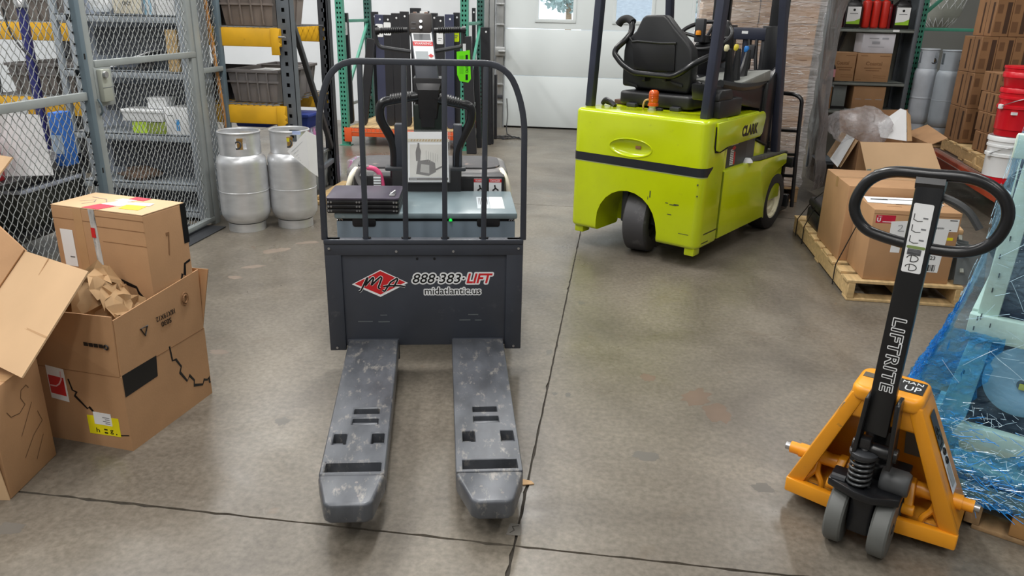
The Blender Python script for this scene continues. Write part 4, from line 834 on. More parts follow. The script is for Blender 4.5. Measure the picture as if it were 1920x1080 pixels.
# A-frame: two sloping gussets, top plate, back plate, front toe rails
zt = 0.500
for s in (-1, 1):
    lo = [(s*0.256, -0.005, 0.088), (s*0.256, 0.19, 0.088), (s*0.236, 0.19, 0.085), (s*0.236, -0.005, 0.085)]
    hi = [(s*0.092, -0.06, zt), (s*0.092, 0.085, zt), (s*0.070, 0.085, zt), (s*0.070, -0.06, zt)]
    gx = part('gusset', MB().hexa(lo, hi), M['orangeworn' if s < 0 else 'orange'], pj, bev=0.005)
    part('front_strut', MB().hexa([(s*0.258, -0.016, 0.085), (s*0.258, 0.016, 0.085), (s*0.205, 0.016, 0.085), (s*0.205, -0.016, 0.085)], [(s*0.096, -0.074, zt-0.012), (s*0.096, -0.04, zt-0.012), (s*0.055, -0.04, zt-0.012), (s*0.055, -0.074, zt-0.012)]), M['orange'], pj, bev=0.007)
part('top_plate', MB().prism(rrect(-0.102, 0.098, -0.082, 0.095, 0.035), 'z', zt-0.035, zt+0.012), M['orange'], pj, bev=0.016, seg=4)
part('top_slot', MB().box(-0.088, -0.036, 0.005, 0.040, zt+0.0115, zt+0.0135), mat('slot_shadow_grey', (92, 84, 70), 0.6), pj, smooth=0)
part('top_cross', MB().hexa([(-0.11, -0.055, 0.395), (0.11, -0.055, 0.395), (0.11, 0.08, 0.395), (-0.11, 0.08, 0.395)], [(-0.09, -0.07, zt-0.02), (0.09, -0.07, zt-0.02), (0.09, 0.09, zt-0.02), (-0.09, 0.09, zt-0.02)]), M['orange'], pj, bev=0.012)
part('back_plate', MB().hexa([(-0.24, 0.17, 0.085), (0.24, 0.17, 0.085), (0.24, 0.185, 0.085), (-0.24, 0.185, 0.085)], [(-0.085, 0.06, zt-0.02), (0.085, 0.06, zt-0.02), (0.085, 0.075, zt-0.02), (-0.085, 0.075, zt-0.02)]), M['orange'], pj, bev=0.003)
part('pump_plate', MB().slab([(0.055, 0.128, 0.235), (0.112, 0.128, 0.235), (0.105, 0.098, 0.33), (0.05, 0.098, 0.33)], 0.002), mat('plate_silver', (146, 152, 146), 0.4, 0.4), pj, smooth=0)
for s in (-1, 1):
    a = [(s*0.258, -0.022, 0.040), (s*0.258, 0.006, 0.040), (s*0.075, -0.022, 0.045), (s*0.075, -0.050, 0.045)]
    part('toe_rail', MB().hexa([a[0], a[1], a[2], a[3]], [(p[0], p[1], p[2]+0.052) for p in a]), M['orange'], pj, bev=0.006)
    part('bolt', MB().cyl((s*0.235, 0.055, 0.165), (s*0.276, 0.055, 0.165), 0.020, 14), M['orange'], pj)
    part('bolt_end', MB().cyl((s*0.27, 0.055, 0.165), (s*0.292, 0.055, 0.165), 0.0125, 12), M['steel'], pj)
    part('torsion_shaft', MB().cyl((s*0.245, 0.055, 0.165), (s*0.045, 0.055, 0.165), 0.024, 14), M['orange'], pj)
    part('clevis', MB().hexa([(s*0.10, -0.03, 0.13), (s*0.125, -0.03, 0.13), (s*0.125, 0.0, 0.12), (s*0.10, 0.0, 0.12)], [(s*0.088, 0.02, 0.20), (s*0.115, 0.02, 0.20), (s*0.115, 0.055, 0.20), (s*0.088, 0.055, 0.20)]).cyl((s*0.095, -0.018, 0.125), (s*0.13, -0.018, 0.125), 0.018, 12), M['orange'], pj, bev=0.004)
    yk = Vector((s*0.178, 0.045, 0.15))
    mb = MB()
    for q in (-1, 1): mb.tube(rounded([yk, yk+Vector((q*0.004, -0.02, -0.03)), yk+Vector((q*0.027, -0.03, -0.055)), yk+Vector((q*0.026, -0.03, -0.09))], 0.02, 4), 0.010, 8)
    part('pull_yoke', mb, M['orange'], pj)
    part('yoke_pin', MB().cyl(yk+Vector((-0.03, -0.03, -0.082)), yk+Vector((0.03, -0.03, -0.082)), 0.012, 10), M['steel'], pj)
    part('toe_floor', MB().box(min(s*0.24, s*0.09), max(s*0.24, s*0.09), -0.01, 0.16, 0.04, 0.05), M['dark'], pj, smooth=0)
# stickers on the frame
g0, g1, g2, g3 = Vector((0.256, 0.01, 0.088)), Vector((0.256, 0.19, 0.088)), Vector((0.092, 0.085, zt)), Vector((0.092, -0.055, zt))
gp = lambda a, h, k=1: (g0.lerp(g1, a)).lerp(g3.lerp(g2, a), h)+Vector((0.0016*k, 0, 0.0008*k))
def gq(name, a0, a1, h0, h1, m, k=1): part(name, MB().slab([gp(a0, h0, k), gp(a1, h0, k), gp(a1, h1, k), gp(a0, h1, k)], 0.0005), m, pj, smooth=0)
gq('warning_label', 0.22, 0.62, 0.26, 0.60, M['whitegloss'], 2); gq('warning_label', 0.22, 0.62, 0.60, 0.88, mat('label_charcoal', (62, 64, 68), 0.4), 2)
gq('label_mark', 0.30, 0.54, 0.30, 0.46, mat('label_grey', (176, 180, 180), 0.5), 3)
for hh in (0.50, 0.57):
    part('label_ring', MB().tube([gp(0.42+0.07*math.cos(k*PI/8), hh+0.022*math.sin(k*PI/8), 3.4) for k in range(16)], 0.003, 5, closed=True), M['ink'], pj)
text('label_text', 'UP', M['ink'], pj, gp(0.52, 0.62, 3), gp(0.3, 0.7)-gp(0.3, 0.5), gp(0.2, 0.6)-gp(0.5, 0.6), width=0.07, fit_h=0.035, size=1.0)
part('maker_label', MB().box(-0.01, 0.085, -0.03, 0.06, zt+0.0125, zt+0.0135), M['ink'], pj, smooth=0)
text('label_text', 'MAN', M['whitegloss'], pj, (0.02, 0.032, zt+0.0138), (1, 0, 0), (0, 1, 0), width=0.056, fit_h=0.018, size=1.0)
text('label_text', 'UP', M['whitegloss'], pj, (0.032, -0.018, zt+0.0138), (1, 0, 0), (0, 1, 0), width=0.044, fit_h=0.034, size=1.0)
part('grey_smear', MB().hexa([(-0.222, -0.006, 0.15), (-0.216, -0.006, 0.16), (-0.216, 0.002, 0.16), (-0.222, 0.002, 0.15)], [(-0.116, -0.066, 0.44), (-0.108, -0.066, 0.446), (-0.108, -0.056, 0.446), (-0.116, -0.056, 0.44)]), mat('scuffed_edge', (180, 176, 168), 0.4), pj, smooth=0)
# steer wheels and pump
for x in (-0.062, 0.066):
    wl = part('steer_wheel', MB().lathe([(0.02, -0.026), (0.088, -0.026), (0.0945, -0.020), (0.0955, -0.012), (0.0955, 0.012), (0.0945, 0.020), (0.088, 0.026), (0.02, 0.026), (0.02, -0.026)], (x, -0.110, 0.0958), 36, 'x'), mat('poly_wheel_grey', (96, 98, 96), 0.5, 0, 0.06), pj)
    part('wheel_hub', MB().lathe([(0, -0.022), (0.05, -0.022), (0.05, 0.022), (0, 0.022)], (x, -0.110, 0.0958), 20, 'x'), M['rackdark'], wl)
part('axle', MB().cyl((-0.09, -0.11, 0.0958), (0.095, -0.11, 0.0958), 0.014, 10), M['rackdark'], pj)
part('steer_yoke', MB().box(-0.032, 0.036, -0.15, -0.03, 0.06, 0.19), M['blackmetal'], pj, bev=0.01)
part('turntable', MB().prism([(-0.105, -0.15), (-0.02, -0.185), (0.03, -0.185), (0.10, -0.15), (0.10, -0.06), (-0.105, -0.06)], 'z', 0.196, 0.222), M['blackmetal'], pj, bev=0.005)
part('pump_body', MB().lathe([(0, 0.2), (0.055, 0.2), (0.055, 0.26), (0.045, 0.27), (0.045, 0.38), (0, 0.38)], (0.0, -0.02, 0), 20).box(0.03, 0.10, -0.11, 0.0, 0.215, 0.27), M['blackmetal'], pj, bev=0.004)
part('pump_block', MB().lathe([(0, -0.04), (0.034, -0.04), (0.04, -0.03), (0.04, 0.03), (0.034, 0.04), (0, 0.04)], (0.07, -0.09, 0.245), 16, 'x'), mat('pump_grey', (70, 72, 74), 0.45), pj)
SX, SY = -0.022, -0.135
part('plunger', MB().cyl((SX, SY, 0.20), (SX, SY, 0.372), 0.013, 12), M['steel'], pj)
part('plunger_core', MB().cyl((SX, SY, 0.20), (SX, SY, 0.33), 0.022, 14), M['blackmetal'], pj)
co = [(SX+0.031*math.cos(t*2*PI), SY+0.031*math.sin(t*2*PI), 0.222+0.100*t/6.0) for t in [k/14 for k in range(14*6+1)]]
part('spring', MB().tube(co, 0.0048, 8), mat('spring_grey', (74, 76, 78), 0.35, 0.6), pj)
part('spring_cap', MB().lathe([(0, 0.322), (0.038, 0.322), (0.041, 0.327), (0.041, 0.337), (0.03, 0.343), (0, 0.345)], (SX, SY, 0), 22), M['rackdark'], pj)
part('spring_seat', MB().box(SX-0.03, SX+0.03, SY-0.03, SY+0.03, 0.19, 0.222), M['rackdark'], pj, bev=0.008)
part('roller_nut', MB().box(SX-0.016, SX+0.016, SY-0.022, SY+0.012, 0.352, 0.388), mat('dark_steel', (60, 60, 62), 0.3, 0.7), pj, bev=0.006)
part('adjusting_bolt', MB().cyl((SX-0.075, SY-0.005, 0.225), (SX-0.035, SY-0.005, 0.225), 0.012, 8), M['rackdark'], pj)
# handle
HY = -0.122
b0, b1 = Vector((-0.006, HY, 0.33)), Vector((0.006, HY, 1.155))
part('handle_fork', MB().bar(Vector((-0.048, HY-0.005, 0.31)), Vector((-0.038, HY-0.005, 0.52)), 0.012, 0.075, up=(0, 1, 0)).bar(Vector((0.052, HY-0.005, 0.31)), Vector((0.042, HY-0.005, 0.52)), 0.012, 0.075, up=(0, 1, 0)).cyl((-0.06, HY, 0.345), (0.066, HY, 0.345), 0.022, 14), M['blackmetal'], pj, bev=0.003)
part('handle_shaft', MB().bar(Vector((-0.005, HY, 0.40)), b1, 0.068, 0.034, up=(0, 1, 0)), M['blackmetal'], pj, bev=0.005)
hl = []
Lp = [(-0.172, 1.060), (-0.150, 1.128), (-0.095, 1.164), (0.0, 1.170), (0.10, 1.172), (0.165, 1.142), (0.190, 1.088), (0.172, 1.020), (0.115, 0.982), (0.02, 0.975), (-0.08, 0.985), (-0.140, 1.005)]
for k in range(12):
    p0, p1, p2, p3 = [Vector((*Lp[(k+j-1) % 12], 0)) for j in range(4)]
    for j in range(6):
        t = j/6; v = 0.5*((2*p1)+(p2-p0)*t+(2*p0-5*p1+4*p2-p3)*t*t+(3*p1-p0-3*p2+p3)*t**3); hl.append((v.x, HY, v.y))
part('handle_loop', MB().tube(hl, 0.0155, 12, closed=True), M['blackmetal'], pj)
part('weld', MB().tube([(-0.03, HY, 1.148), (0.04, HY, 1.150)], [0.021, 0.021], 8), M['blackmetal'], pj)
part('release_lever', MB().tube(rounded([(0.03, HY+0.015, 1.115), (0.07, HY+0.012, 1.105), (0.105, HY+0.01, 1.085), (0.135, HY+0.01, 1.045)], 0.05, 5), [0.012]*6+[0.010]*6+[0.008]*2 if False else 0.010, 8), mat('lever_grey', (66, 68, 70), 0.5), pj)
HN = -0.0175
def hq(name, x0, x1, z0, z1, m, k=1): return part(name, MB().prism(rrect(x0+0.006*((z0+z1)/2-0.33)/0.8-0.003, x1+0.006*((z0+z1)/2-0.33)/0.8-0.003, z0, z1, 0.004, 3), 'y', HY+HN-0.0006*k, HY+HN), m, pj, smooth=0)
hq('instruction_label', -0.024, 0.024, 0.905, 1.095, M['whitegloss'])
for z in (1.055, 1.025, 0.995):
    part('label_figure', MB().tube([(-0.016, HY+HN-0.001, z+0.012), (-0.016, HY+HN-0.001, z-0.004), (-0.006, HY+HN-0.001, z-0.008), (0.006, HY+HN-0.001, z-0.006)], 0.0010, 4), M['ink'], pj)
    part('label_figure', MB().box(0.006, 0.018, HY+HN-0.0012, HY+HN-0.0007, z, z+0.004), M['grayink'], pj, smooth=0)
hq('label_stripe', -0.022, 0.024, 0.972, 0.980, mat('label_olive', (130, 150, 90), 0.5), 2)
for z in (0.945, 0.92):
    part('label_figure', MB().tube([(0.0+0.014*math.cos(a*PI/8), HY+HN-0.0012, z+0.009*math.sin(a*PI/8)) for a in range(-5, 9)], 0.0011, 4).tube([(-0.004, HY+HN-0.0012, z-0.008), (-0.004, HY+HN-0.0012, z+0.008)], 0.0010, 4), M['ink'], pj)
for k in range(3): hq('label_lines', -0.018, 0.016, 0.957+k*0.005, 0.9585+k*0.005, M['grayink'], 2)
text('maker_letters_outline', 'LIFTRITE', M['whitegloss'], pj, (0.021, HY+HN-0.0003, 0.772), (0, 0, -1), (1, 0, 0), width=0.225, fit_h=0.036, size=1.0, off=0.018, depth=0.0004) if False else None
lt = 'LIFTRITE'
outlined(lt, M['blackmetal'], M['whitegloss'], pj, (-0.0145, HY+HN-0.0002, 0.768), (0, 0, -1), (1, 0, 0), 0.222, 0.031, grow=0.0028, thin=0.0, spacing=1.12)
# ================================================================ pallets
def pallet(name, label, loc, rz, L, Wd, nd, m, mx, H=0.125, nstr=3, group=None):
    """L along local y (deck boards run along x and repeat along y)"""
    t = thing(name, label, 'pallet', loc, rz, group); rr = random.Random(int(L*1000))
    bt = 0.017
    for k in range(nstr):
        x = (Wd-0.04)*k/(nstr-1); part('stringer', MB().box(x, x+0.04, 0, L, bt, H-bt), m, t, bev=0.003, seg=1)
    w = L/nd*0.74
    for k in range(nd):
        y = (L-w)*k/(nd-1); j = rr.uniform(-0.006, 0.006)
        part('deck_board', MB().box(-0.004+j, Wd+0.004+j, y, y+w*rr.uniform(0.92, 1.05), H-bt, H+rr.uniform(-0.001, 0.002)), mx, t, bev=0.003, seg=1)
    for k in range(3):
        y = (L-0.1)*k/2; part('base_board', MB().box(0, Wd, y, y+0.1, 0, bt), mx, t, bev=0.003, seg=1)
    return t
rp = pallet('pallet', 'long pale wooden pallet carrying two strapped brown cartons', (1.375, 4.425, 0), 0, 1.53, 0.625, 9, M['wood'], M['woodx'])
PT = 0.1275
def carton(name, label, x0, x1, y0, y1, h, z, m=None, rz=0, tape=True, group=None, seams=True, cat='carton'):
    t = thing(name, label, cat, ((x0+x1)/2, (y0+y1)/2, z), rz, group); a, b = (x1-x0)/2, (y1-y0)/2
    part('body', MB().box(-a, a, -b, b, 0, h), m or M['card'], t, bev=0.004)
    if seams:
        part('flap_seam', MB().box(-a+0.004, a-0.004, -0.0015, 0.0015, h-0.001, h+0.0008), M['carddark'], t, smooth=0)
    if tape: part('tape', MB().box(-a-0.0006, a+0.0006, -0.025, 0.025, h+0.0003, h+0.0012).box(a, a+0.0008, -0.025, 0.025, h-0.06, h+0.0012).box(-a-0.0008, -a, -0.025, 0.025, h-0.06, h+0.0012), M['tape'], t, smooth=0)
    return t
bx = carton('carton', 'taller plain brown carton at the back of the pair on the right pallet', 1.40, 1.885, 4.81, 5.36, 0.47, PT, tape=True)
sx_ = carton('carton', 'brown carton with red and white labels at the front of the right pallet', 1.452, 1.918, 4.455, 4.795, 0.415, PT, tape=False)
ox, oy = (1.452+1.918)/2, (4.455+4.795)/2; fy = -(4.795-4.455)/2
lab = lambda n, x0, x1, z0, z1, m, k=1, p=sx_: part(n, MB().box(x0-ox, x1-ox, fy-0.0006*k, fy, z0-PT, z1-PT), m, p, smooth=0)
lab('red_label', 1.468, 1.572, 0.466, 0.512, M['crimson'])
text('label_lettering', 'U', M['whitegloss'], sx_, (1.474-ox, fy-0.0008, 0.472-PT), (1, 0, 0), (0, 0, 1), width=0.02, fit_h=0.024, size=1.0, off=0.05)
text('label_lettering', 'TPC', M['whitegloss'], sx_, (1.474-ox, fy-0.0008, 0.50-PT), (1, 0, 0), (0, 0, 1), width=0.024, fit_h=0.007, size=1.0)
lab('label_line', 1.505, 1.555, 0.472, 0.476, M['whitegloss'], 2)
part('white_sheet', MB().slab([(1.556-ox, fy-0.002, 0.350-PT), (1.70-ox, fy-0.002, 0.357-PT), (1.705-ox, fy-0.002, 0.492-PT), (1.552-ox, fy-0.002, 0.478-PT)], 0.001), M['white'], sx_, smooth=0)
mb = MB().tube(rounded([(1.592-ox, fy-0.0035, 0.455-PT), (1.615-ox, fy-0.0035, 0.462-PT), (1.612-ox, fy-0.0035, 0.44-PT), (1.59-ox, fy-0.0035, 0.425-PT), (1.628-ox, fy-0.0035, 0.426-PT)], 0.012), 0.0018, 4).tube([(1.645-ox, fy-0.0035, 0.462-PT), (1.64-ox, fy-0.0035, 0.425-PT)], 0.0018, 4).tube([(1.66-ox, fy-0.0035, 0.465-PT), (1.655-ox, fy-0.0035, 0.425-PT)], 0.0018, 4)
part('handwriting', mb, M['grayink'], sx_)
lab('white_label', 1.575, 1.625, 0.298, 0.348, M['white'])
part('shipping_paper', MB().slab([(1.70-ox, fy-0.0022, 0.195-PT), (1.85-ox, fy-0.0022, 0.193-PT), (1.865-ox, fy-0.0022, 0.45-PT), (1.70-ox, fy-0.0022, 0.44-PT)], 0.001), M['white'], sx_, smooth=0)
mb = MB()
for k in range(9): mb.box(1.772-ox+k*0.007, 1.7755-ox+k*0.007+(0.002 if k % 3 == 0 else 0), fy-0.0034, fy-0.003, 0.200-PT, 0.238-PT)
part('bar_print', mb, M['ink'], sx_, smooth=0, kind='stuff')
text('paper_date', '4-23', M['ink'], sx_, (1.768-ox, fy-0.0034, 0.268-PT), (1, 0, 0), (0, 0, 1), width=0.055, fit_h=0.022, size=1.0, off=0.01)
lab('white_label', 1.789, 1.909, 0.436, 0.508, M['white'])
mb = MB()
for k in range(7): mb.box(1.797-ox+k*0.006, 1.800-ox+k*0.006, fy-0.0012, fy-0.0007, 0.444-PT, 0.458-PT)
mb.box(1.86-ox, 1.90-ox, fy-0.0012, fy-0.0007, 0.497-PT, 0.502-PT).box(1.865-ox, 1.875-ox, fy-0.0012, fy-0.0007, 0.442-PT, 0.447-PT)
part('label_print', mb, M['ink'], sx_, smooth=0, kind='stuff')
lab('yellow_label', 1.815, 1.895, 0.385, 0.402, M['yellowlabel'])
part('flap_line', MB().box(-0.23, 0.23, fy-0.0008, fy, 0.39, 0.393), M['carddark'], sx_, smooth=0)
part('flap_line', MB().box(-0.14, -0.06, -0.08, -0.07, 0.4152, 0.4158), M['carddark'], sx_, smooth=0)
pp = thing('paper_sheet', 'white paper sheets lying between the two cartons on the right pallet', 'paper', (1.66, 4.72, PT+0.4165))
part('sheet', MB().slab([(-0.20, -0.10, 0), (0.20, -0.13, 0.0), (0.22, 0.05, 0.0), (-0.18, 0.06, 0.0)], 0.002), M['white'], pp, smooth=0)
part('sheet', MB().slab([(-0.05, -0.12, 0.003), (0.22, -0.10, 0.003), (0.17, 0.06, 0.003), (-0.08, 0.04, 0.003)], 0.002), M['white'], pp, smooth=0)
# black strap over the load
stp = thing('strap', 'thin black strap wound over the right pallet and its cartons', 'strap', (1.375, 4.9, 0))
SP = lambda y, z, x: (x-1.375, y-4.9, z)
part('band', MB().tube([SP(4.70, 0.005, 1.364), SP(4.70, 0.13, 1.364), SP(4.70, 0.548, 1.50), SP(4.70, 0.550, 1.9), SP(4.70, 0.13, 2.01), SP(4.70, 0.005, 2.01)], 0.0038, 6), M['black'], stp)
part('band', MB().tube([SP(5.60, 0.0, 1.366), SP(5.60, 0.13, 1.366), SP(5.58, 0.29, 1.42)], 0.0038, 6), M['black'], stp)
part('band', MB().tube([SP(5.83, 0.0, 1.368), SP(5.83, 0.13, 1.368), SP(5.75, 0.30, 1.44), SP(5.36, 0.44, 1.40)], 0.0038, 6), M['black'], stp)
# black equipment case at the back of that pallet
cs2 = thing('tool_case', 'small black plastic equipment case on the far end of the right pallet', 'case', (1.50, 5.60, PT+0.001))
part('shell', MB().prism(rrect(-0.085, 0.16, -0.17, 0.22, 0.05), 'z', 0.0, 0.115), M['black'], cs2, bev=0.022, seg=3)
part('shell_top', MB().prism(rrect(-0.085, 0.16, -0.17, 0.22, 0.05), 'z', 0.117, 0.185), M['black'], cs2, bev=0.03, seg=3)
part('front_pad', MB().box(-0.03, 0.13, -0.19, -0.165, 0.02, 0.15), M['rubber'], cs2, bev=0.012)
part('socket', MB().lathe([(0, -0.012), (0.02, -0.012), (0.03, -0.004), (0.03, 0)], (0.06, -0.19, 0.07), 14, 'y'), M['dark'], cs2)
part('stud', MB().lathe([(0, -0.008), (0.007, -0.006), (0.009, 0)], (0.06, -0.2, 0.07), 10, 'y'), M['steel'], cs2)
# flat steel brackets and a kraft wrapped piece beside the cartons
br = thing('bracket_stack', 'grey slotted steel brackets leaning at the right end of the carton pallet', 'bracket', (1.95, 4.62, PT+0.003))
for k in range(5):
    y = -0.16+k*0.085
    part('plate', MB().slab([(0.0, y, 0), (0.155, y-0.02, 0), (0.15, y+0.01, 0.185), (0.0, y+0.03, 0.21)], 0.006), M['pvcgrey'], br, bev=0.0015, seg=1)
part('tie_bar', MB().bar((0.02, -0.19, 0.08), (0.14, 0.21, 0.20), 0.02, 0.008).bar((0.03, -0.19, 0.17), (0.05, 0.21, 0.215), 0.02, 0.008), mat('bar_grey', (136, 140, 132), 0.5), br, bev=0.002)
kw = thing('wrapped_part', 'flat brown paper wrapped piece tied with black cord behind the steel brackets', 'parcel', (2.0, 5.0, PT+0.20))
part('wrapper', MB().prism([(-0.09, -0.13), (0.10, -0.19), (0.15, 0.10), (-0.04, 0.22)], 'z', 0.0, 0.035), M['kraft'], kw, bev=0.01)
part('cord', MB().tube([(-0.07, -0.12, 0.04), (0.12, 0.08, 0.04)], 0.006, 6).tube([(0.06, -0.16, 0.04), (-0.02, 0.18, 0.04)], 0.006, 6), M['black'], kw)
part('prop', MB().box(-0.02, 0.05, -0.02, 0.05, -0.199, 0.002), M['carddark'], kw, smooth=0)

# ================================================================ BLUE-WRAPPED CRATE beside the jack
wp = thing('pallet', 'rough wooden pallet under the blue-wrapped crate beside the pallet jack', 'pallet', J.w(-0.02, 0.205), J.a)
for x in (0.0, 0.275, 0.55, 0.82, 1.05): part('stringer', MB().box(x, x+0.045, 0, 0.86, 0.017, 0.098), M['woodold'], wp, bev=0.003)
for k in range(7):
    y = k*0.128; part('deck_board', MB().box(0.0, 1.095, y, y+0.092, 0.0985, 0.116), M['woodold'], wp, bev=0.003)
for y in (0, 0.38, 0.76): part('base_board', MB().box(0.30, 1.095, y, y+0.1, 0, 0.0165), M['woodold'], wp, bev=0.003)
part('block', MB().box(0.40, 0.54, 0.002, 0.10, 0.018, 0.097), mat('block_wood', (176, 132, 80), 0.75, 0, 0.1), wp, bev=0.004, label='redder brown block')
cr = thing('crate', 'pale green-white timber crate with a round blue disc inside blue film', 'crate', J.w(0, 0, 0.1175), J.a)
z0 = -0.1175
H_ = lambda lo, hi, y0, y1: MB().hexa([(lo[0], y0, lo[2]+z0), (lo[1], y0, lo[2]+z0), (lo[1], y1, lo[2]+z0), (lo[0], y1, lo[2]+z0)], [(hi[0], y0, hi[2]+z0), (hi[1], y0, hi[2]+z0), (hi[1], y1, hi[2]+z0), (hi[0], y1, hi[2]+z0)])
part('post', H_((0.080, 0.172, 0.118), (0.147, 0.208, 0.60), 0.35, 0.39), M['teal'], cr, bev=0.004)
part('post', H_((0.148, 0.206, 0.66), (0.178, 0.228, 1.24), 0.355, 0.40), M['teal'], cr, bev=0.004)
part('post', H_((0.83, 0.92, 0.118), (0.80, 0.86, 1.24), 0.355, 0.40), M['teal'], cr, bev=0.004)
for x in (0.12, 0.86): part('post', H_((x, x+0.07, 0.118), (x+0.02, x+0.08, 1.24), 0.84, 0.88), M['teal'], cr, bev=0.004)
part('rail', H_((0.130, 0.86, 0.592), (0.130, 0.86, 0.672), 0.335, 0.375), M['teal'], cr, bev=0.004)
part('rail', H_((0.10, 0.90, 0.20), (0.10, 0.90, 0.285), 0.345, 0.385), M['teal'], cr, bev=0.004)
part('rail', H_((0.14, 0.86, 1.17), (0.14, 0.86, 1.24), 0.335, 0.375), M['teal'], cr, bev=0.004)
part('side_rail', H_((0.13, 0.16, 0.592), (0.13, 0.16, 0.672), 0.40, 0.86), M['teal'], cr, bev=0.004)
part('floor_board', MB().box(0.06, 0.94, 0.34, 0.9, 0.001, 0.03), M['teal'], cr, bev=0.003)
part('inner_panel', MB().box(0.16, 0.86, 0.45, 0.82, 0.032, 1.05), M['navy'], cr, bev=0.02)
part('disc', MB().lathe([(0, -0.012), (0.03, -0.012), (0.06, -0.02), (0.10, -0.012), (0.117, 0.0), (0.117, 0.02), (0, 0.02)], (0.318, 0.42, 0.448+z0), 40, 'y'), M['disc'], cr, label='round pale blue disc')
part('disc_hub', MB().lathe([(0, -0.014), (0.014, -0.012), (0.02, 0)], (0.318, 0.405, 0.448+z0), 16, 'y'), mat('hub_dark', (40, 56, 70), 0.4), cr)
part('hub_badge', MB().box(0.306, 0.33, 0.388, 0.391, 0.437+z0, 0.458+z0), mat('hub_olive_yellow', (196, 196, 40), 0.5), cr, bev=0.003)
part('upper_drum', MB().lathe([(0, -0.03), (0.08, -0.03), (0.13, -0.01), (0.14, 0.03), (0, 0.03)], (0.40, 0.42, 0.84+z0), 32, 'y'), M['navy'], cr)
mb = MB()
for x, z in ((0.148, 0.62), (0.152, 0.655), (0.19, 0.64), (0.172, 0.75), (0.18, 0.80), (0.17, 0.86), (0.185, 0.92), (0.15, 0.46), (0.16, 0.66)): mb.box(x, x+0.003, 0.333 if 0.59 < z < 0.68 else 0.3485, 0.3565, z+z0, z+0.014+z0)
part('nail_mark', mb, M['dark'], cr, smooth=0, kind='stuff')
# stretch film, bunched and deep blue below, clearer above
def ringfilm(levels, x1, y1, n, amp, seed, rag=0.0):
    rr = random.Random(seed); rows = []; zlo, zhi = levels[0][0], levels[-1][0]
    for z, xl, yf in levels:
        cs_ = [(xl, y1), (xl, yf), (x1, yf), (x1, y1), (xl, y1)]; row = []
        for k in range(n+1):
            t = k/n*4; i = min(3, int(t)); f = t-i; a, b = cs_[i], cs_[i+1]
            j = lambda: rr.gauss(0, amp)
            row.append((a[0]+(b[0]-a[0])*f+j(), a[1]+(b[1]-a[1])*f+j(), z+j()*0.6+z0+rag*((z-zlo)/(zhi-zlo))**2*(math.sin(t*9.0)+0.7*math.sin(t*23+1)+0.4*math.sin(t*51))))
        row[-1] = row[0]; rows.append(row)
    return rows
def lev(zs, key):
    out = []
    for z in zs:
        for (a, b) in zip(key, key[1:]):
            if a[0] <= z <= b[0]+1e-6:
                t = (z-a[0])/(b[0]-a[0]); out.append((z, a[1]+(b[1]-a[1])*t, a[2]+(b[2]-a[2])*t)); break
    return out
KEY = [(0.10, -0.028, 0.188), (0.20, -0.045, 0.215), (0.35, 0.015, 0.270), (0.60, 0.085, 0.318), (0.90, 0.13, 0.322), (1.26, 0.15, 0.325)]
sf = thing('stretch_film', 'crinkled blue stretch film wound round the pale timber crate', 'film', J.w(0, 0, 0.1175), J.a)
M['bluefilm'] = film('blue_stretch_film', (44, 160, 246), 0.34, 0.05, 40, 1.0, (1, 1, 2.6), (0.56, 0.85, 1.0), 0.28)
M['clearfilm'] = film('pale_blue_film', (170, 214, 240), 0.14, 0.05, 16, 0.8, (1, 1, 1.6), (0.86, 0.95, 1.0), 0.12)
part('film_skirt', MB().grid(ringfilm(lev([0.10+0.0105*k for k in range(20)], KEY), 1.06, 1.06, 300, 0.0055, 3, 0.035)), M['bluefilm'], sf, smooth=0, label='bunched deep blue lower windings')
part('film_wall', MB().grid(ringfilm(lev([0.28+0.03*k for k in range(33)], KEY), 0.98, 0.98, 160, 0.003, 4)), M['clearfilm'], sf, smooth=60, label='sheer upper windings')
def creases(n, x1, y1, zr, lx, tilt, key, seed, m, par, rad=(0.0006, 0.0016), off=0.012, cols=None):
    """ropy creases in the film: thin strands on the wrapped faces, the pale ones painted as glints"""
    rr = random.Random(seed); mb = MB()
    for _ in range(n):
        side = rr.random() < 0.4; z = zr[0]+(zr[1]-zr[0])*rr.random()**1.4; L = rr.uniform(*lx); a = rr.gauss(0, tilt); bend = rr.gauss(0, 1.2)*tilt; pts = []; s0 = rr.random()
        for k in range(4):
            t = k/3*L; zz_ = z+math.sin(a)*t+bend*t*(L-t)
            e = lev([min(max(zz_, key[0][0]), key[-1][0]-0.001)], key)[0]
            if side: pts.append((e[1]-off, e[2]+0.02+s0*(y1-e[2])+math.cos(a)*t*0.9, zz_+z0))
            else: pts.append((e[1]+0.01+s0*(x1-e[1])+math.cos(a)*t, e[2]-off, zz_+z0))
        mb.tube(pts, rr.uniform(*rad), 4)
    return part('glint_crease', mb, m, par, smooth=80, kind='stuff')
M['crease'] = mat('glint_crease', (190, 226, 248), 0.12, spec=0.9); M['creaseblue'] = mat('blue_film_crease', (40, 150, 240), 0.12, spec=0.9); M['creaseclear'] = mat('clear_glint_crease', (232, 232, 234), 0.12, spec=0.9)  # pale strand colours stand in for the sparkle of the film
creases(1700, 0.9, 0.9, (0.11, 0.40), (0.005, 0.032), 0.6, KEY, 61, M['crease'], sf, rad=(0.0003, 0.0009)); creases(600, 0.9, 0.9, (0.11, 0.36), (0.015, 0.06), 0.4, KEY, 62, M['creaseblue'], sf, rad=(0.0006, 0.0014)); creases(220, 0.9, 0.9, (0.5, 1.2), (0.02, 0.12), 0.7, KEY, 63, M['crease'], sf, rad=(0.0003, 0.0007))
key2 = [(a, b-0.012, c-0.006) for a, b, c in KEY]
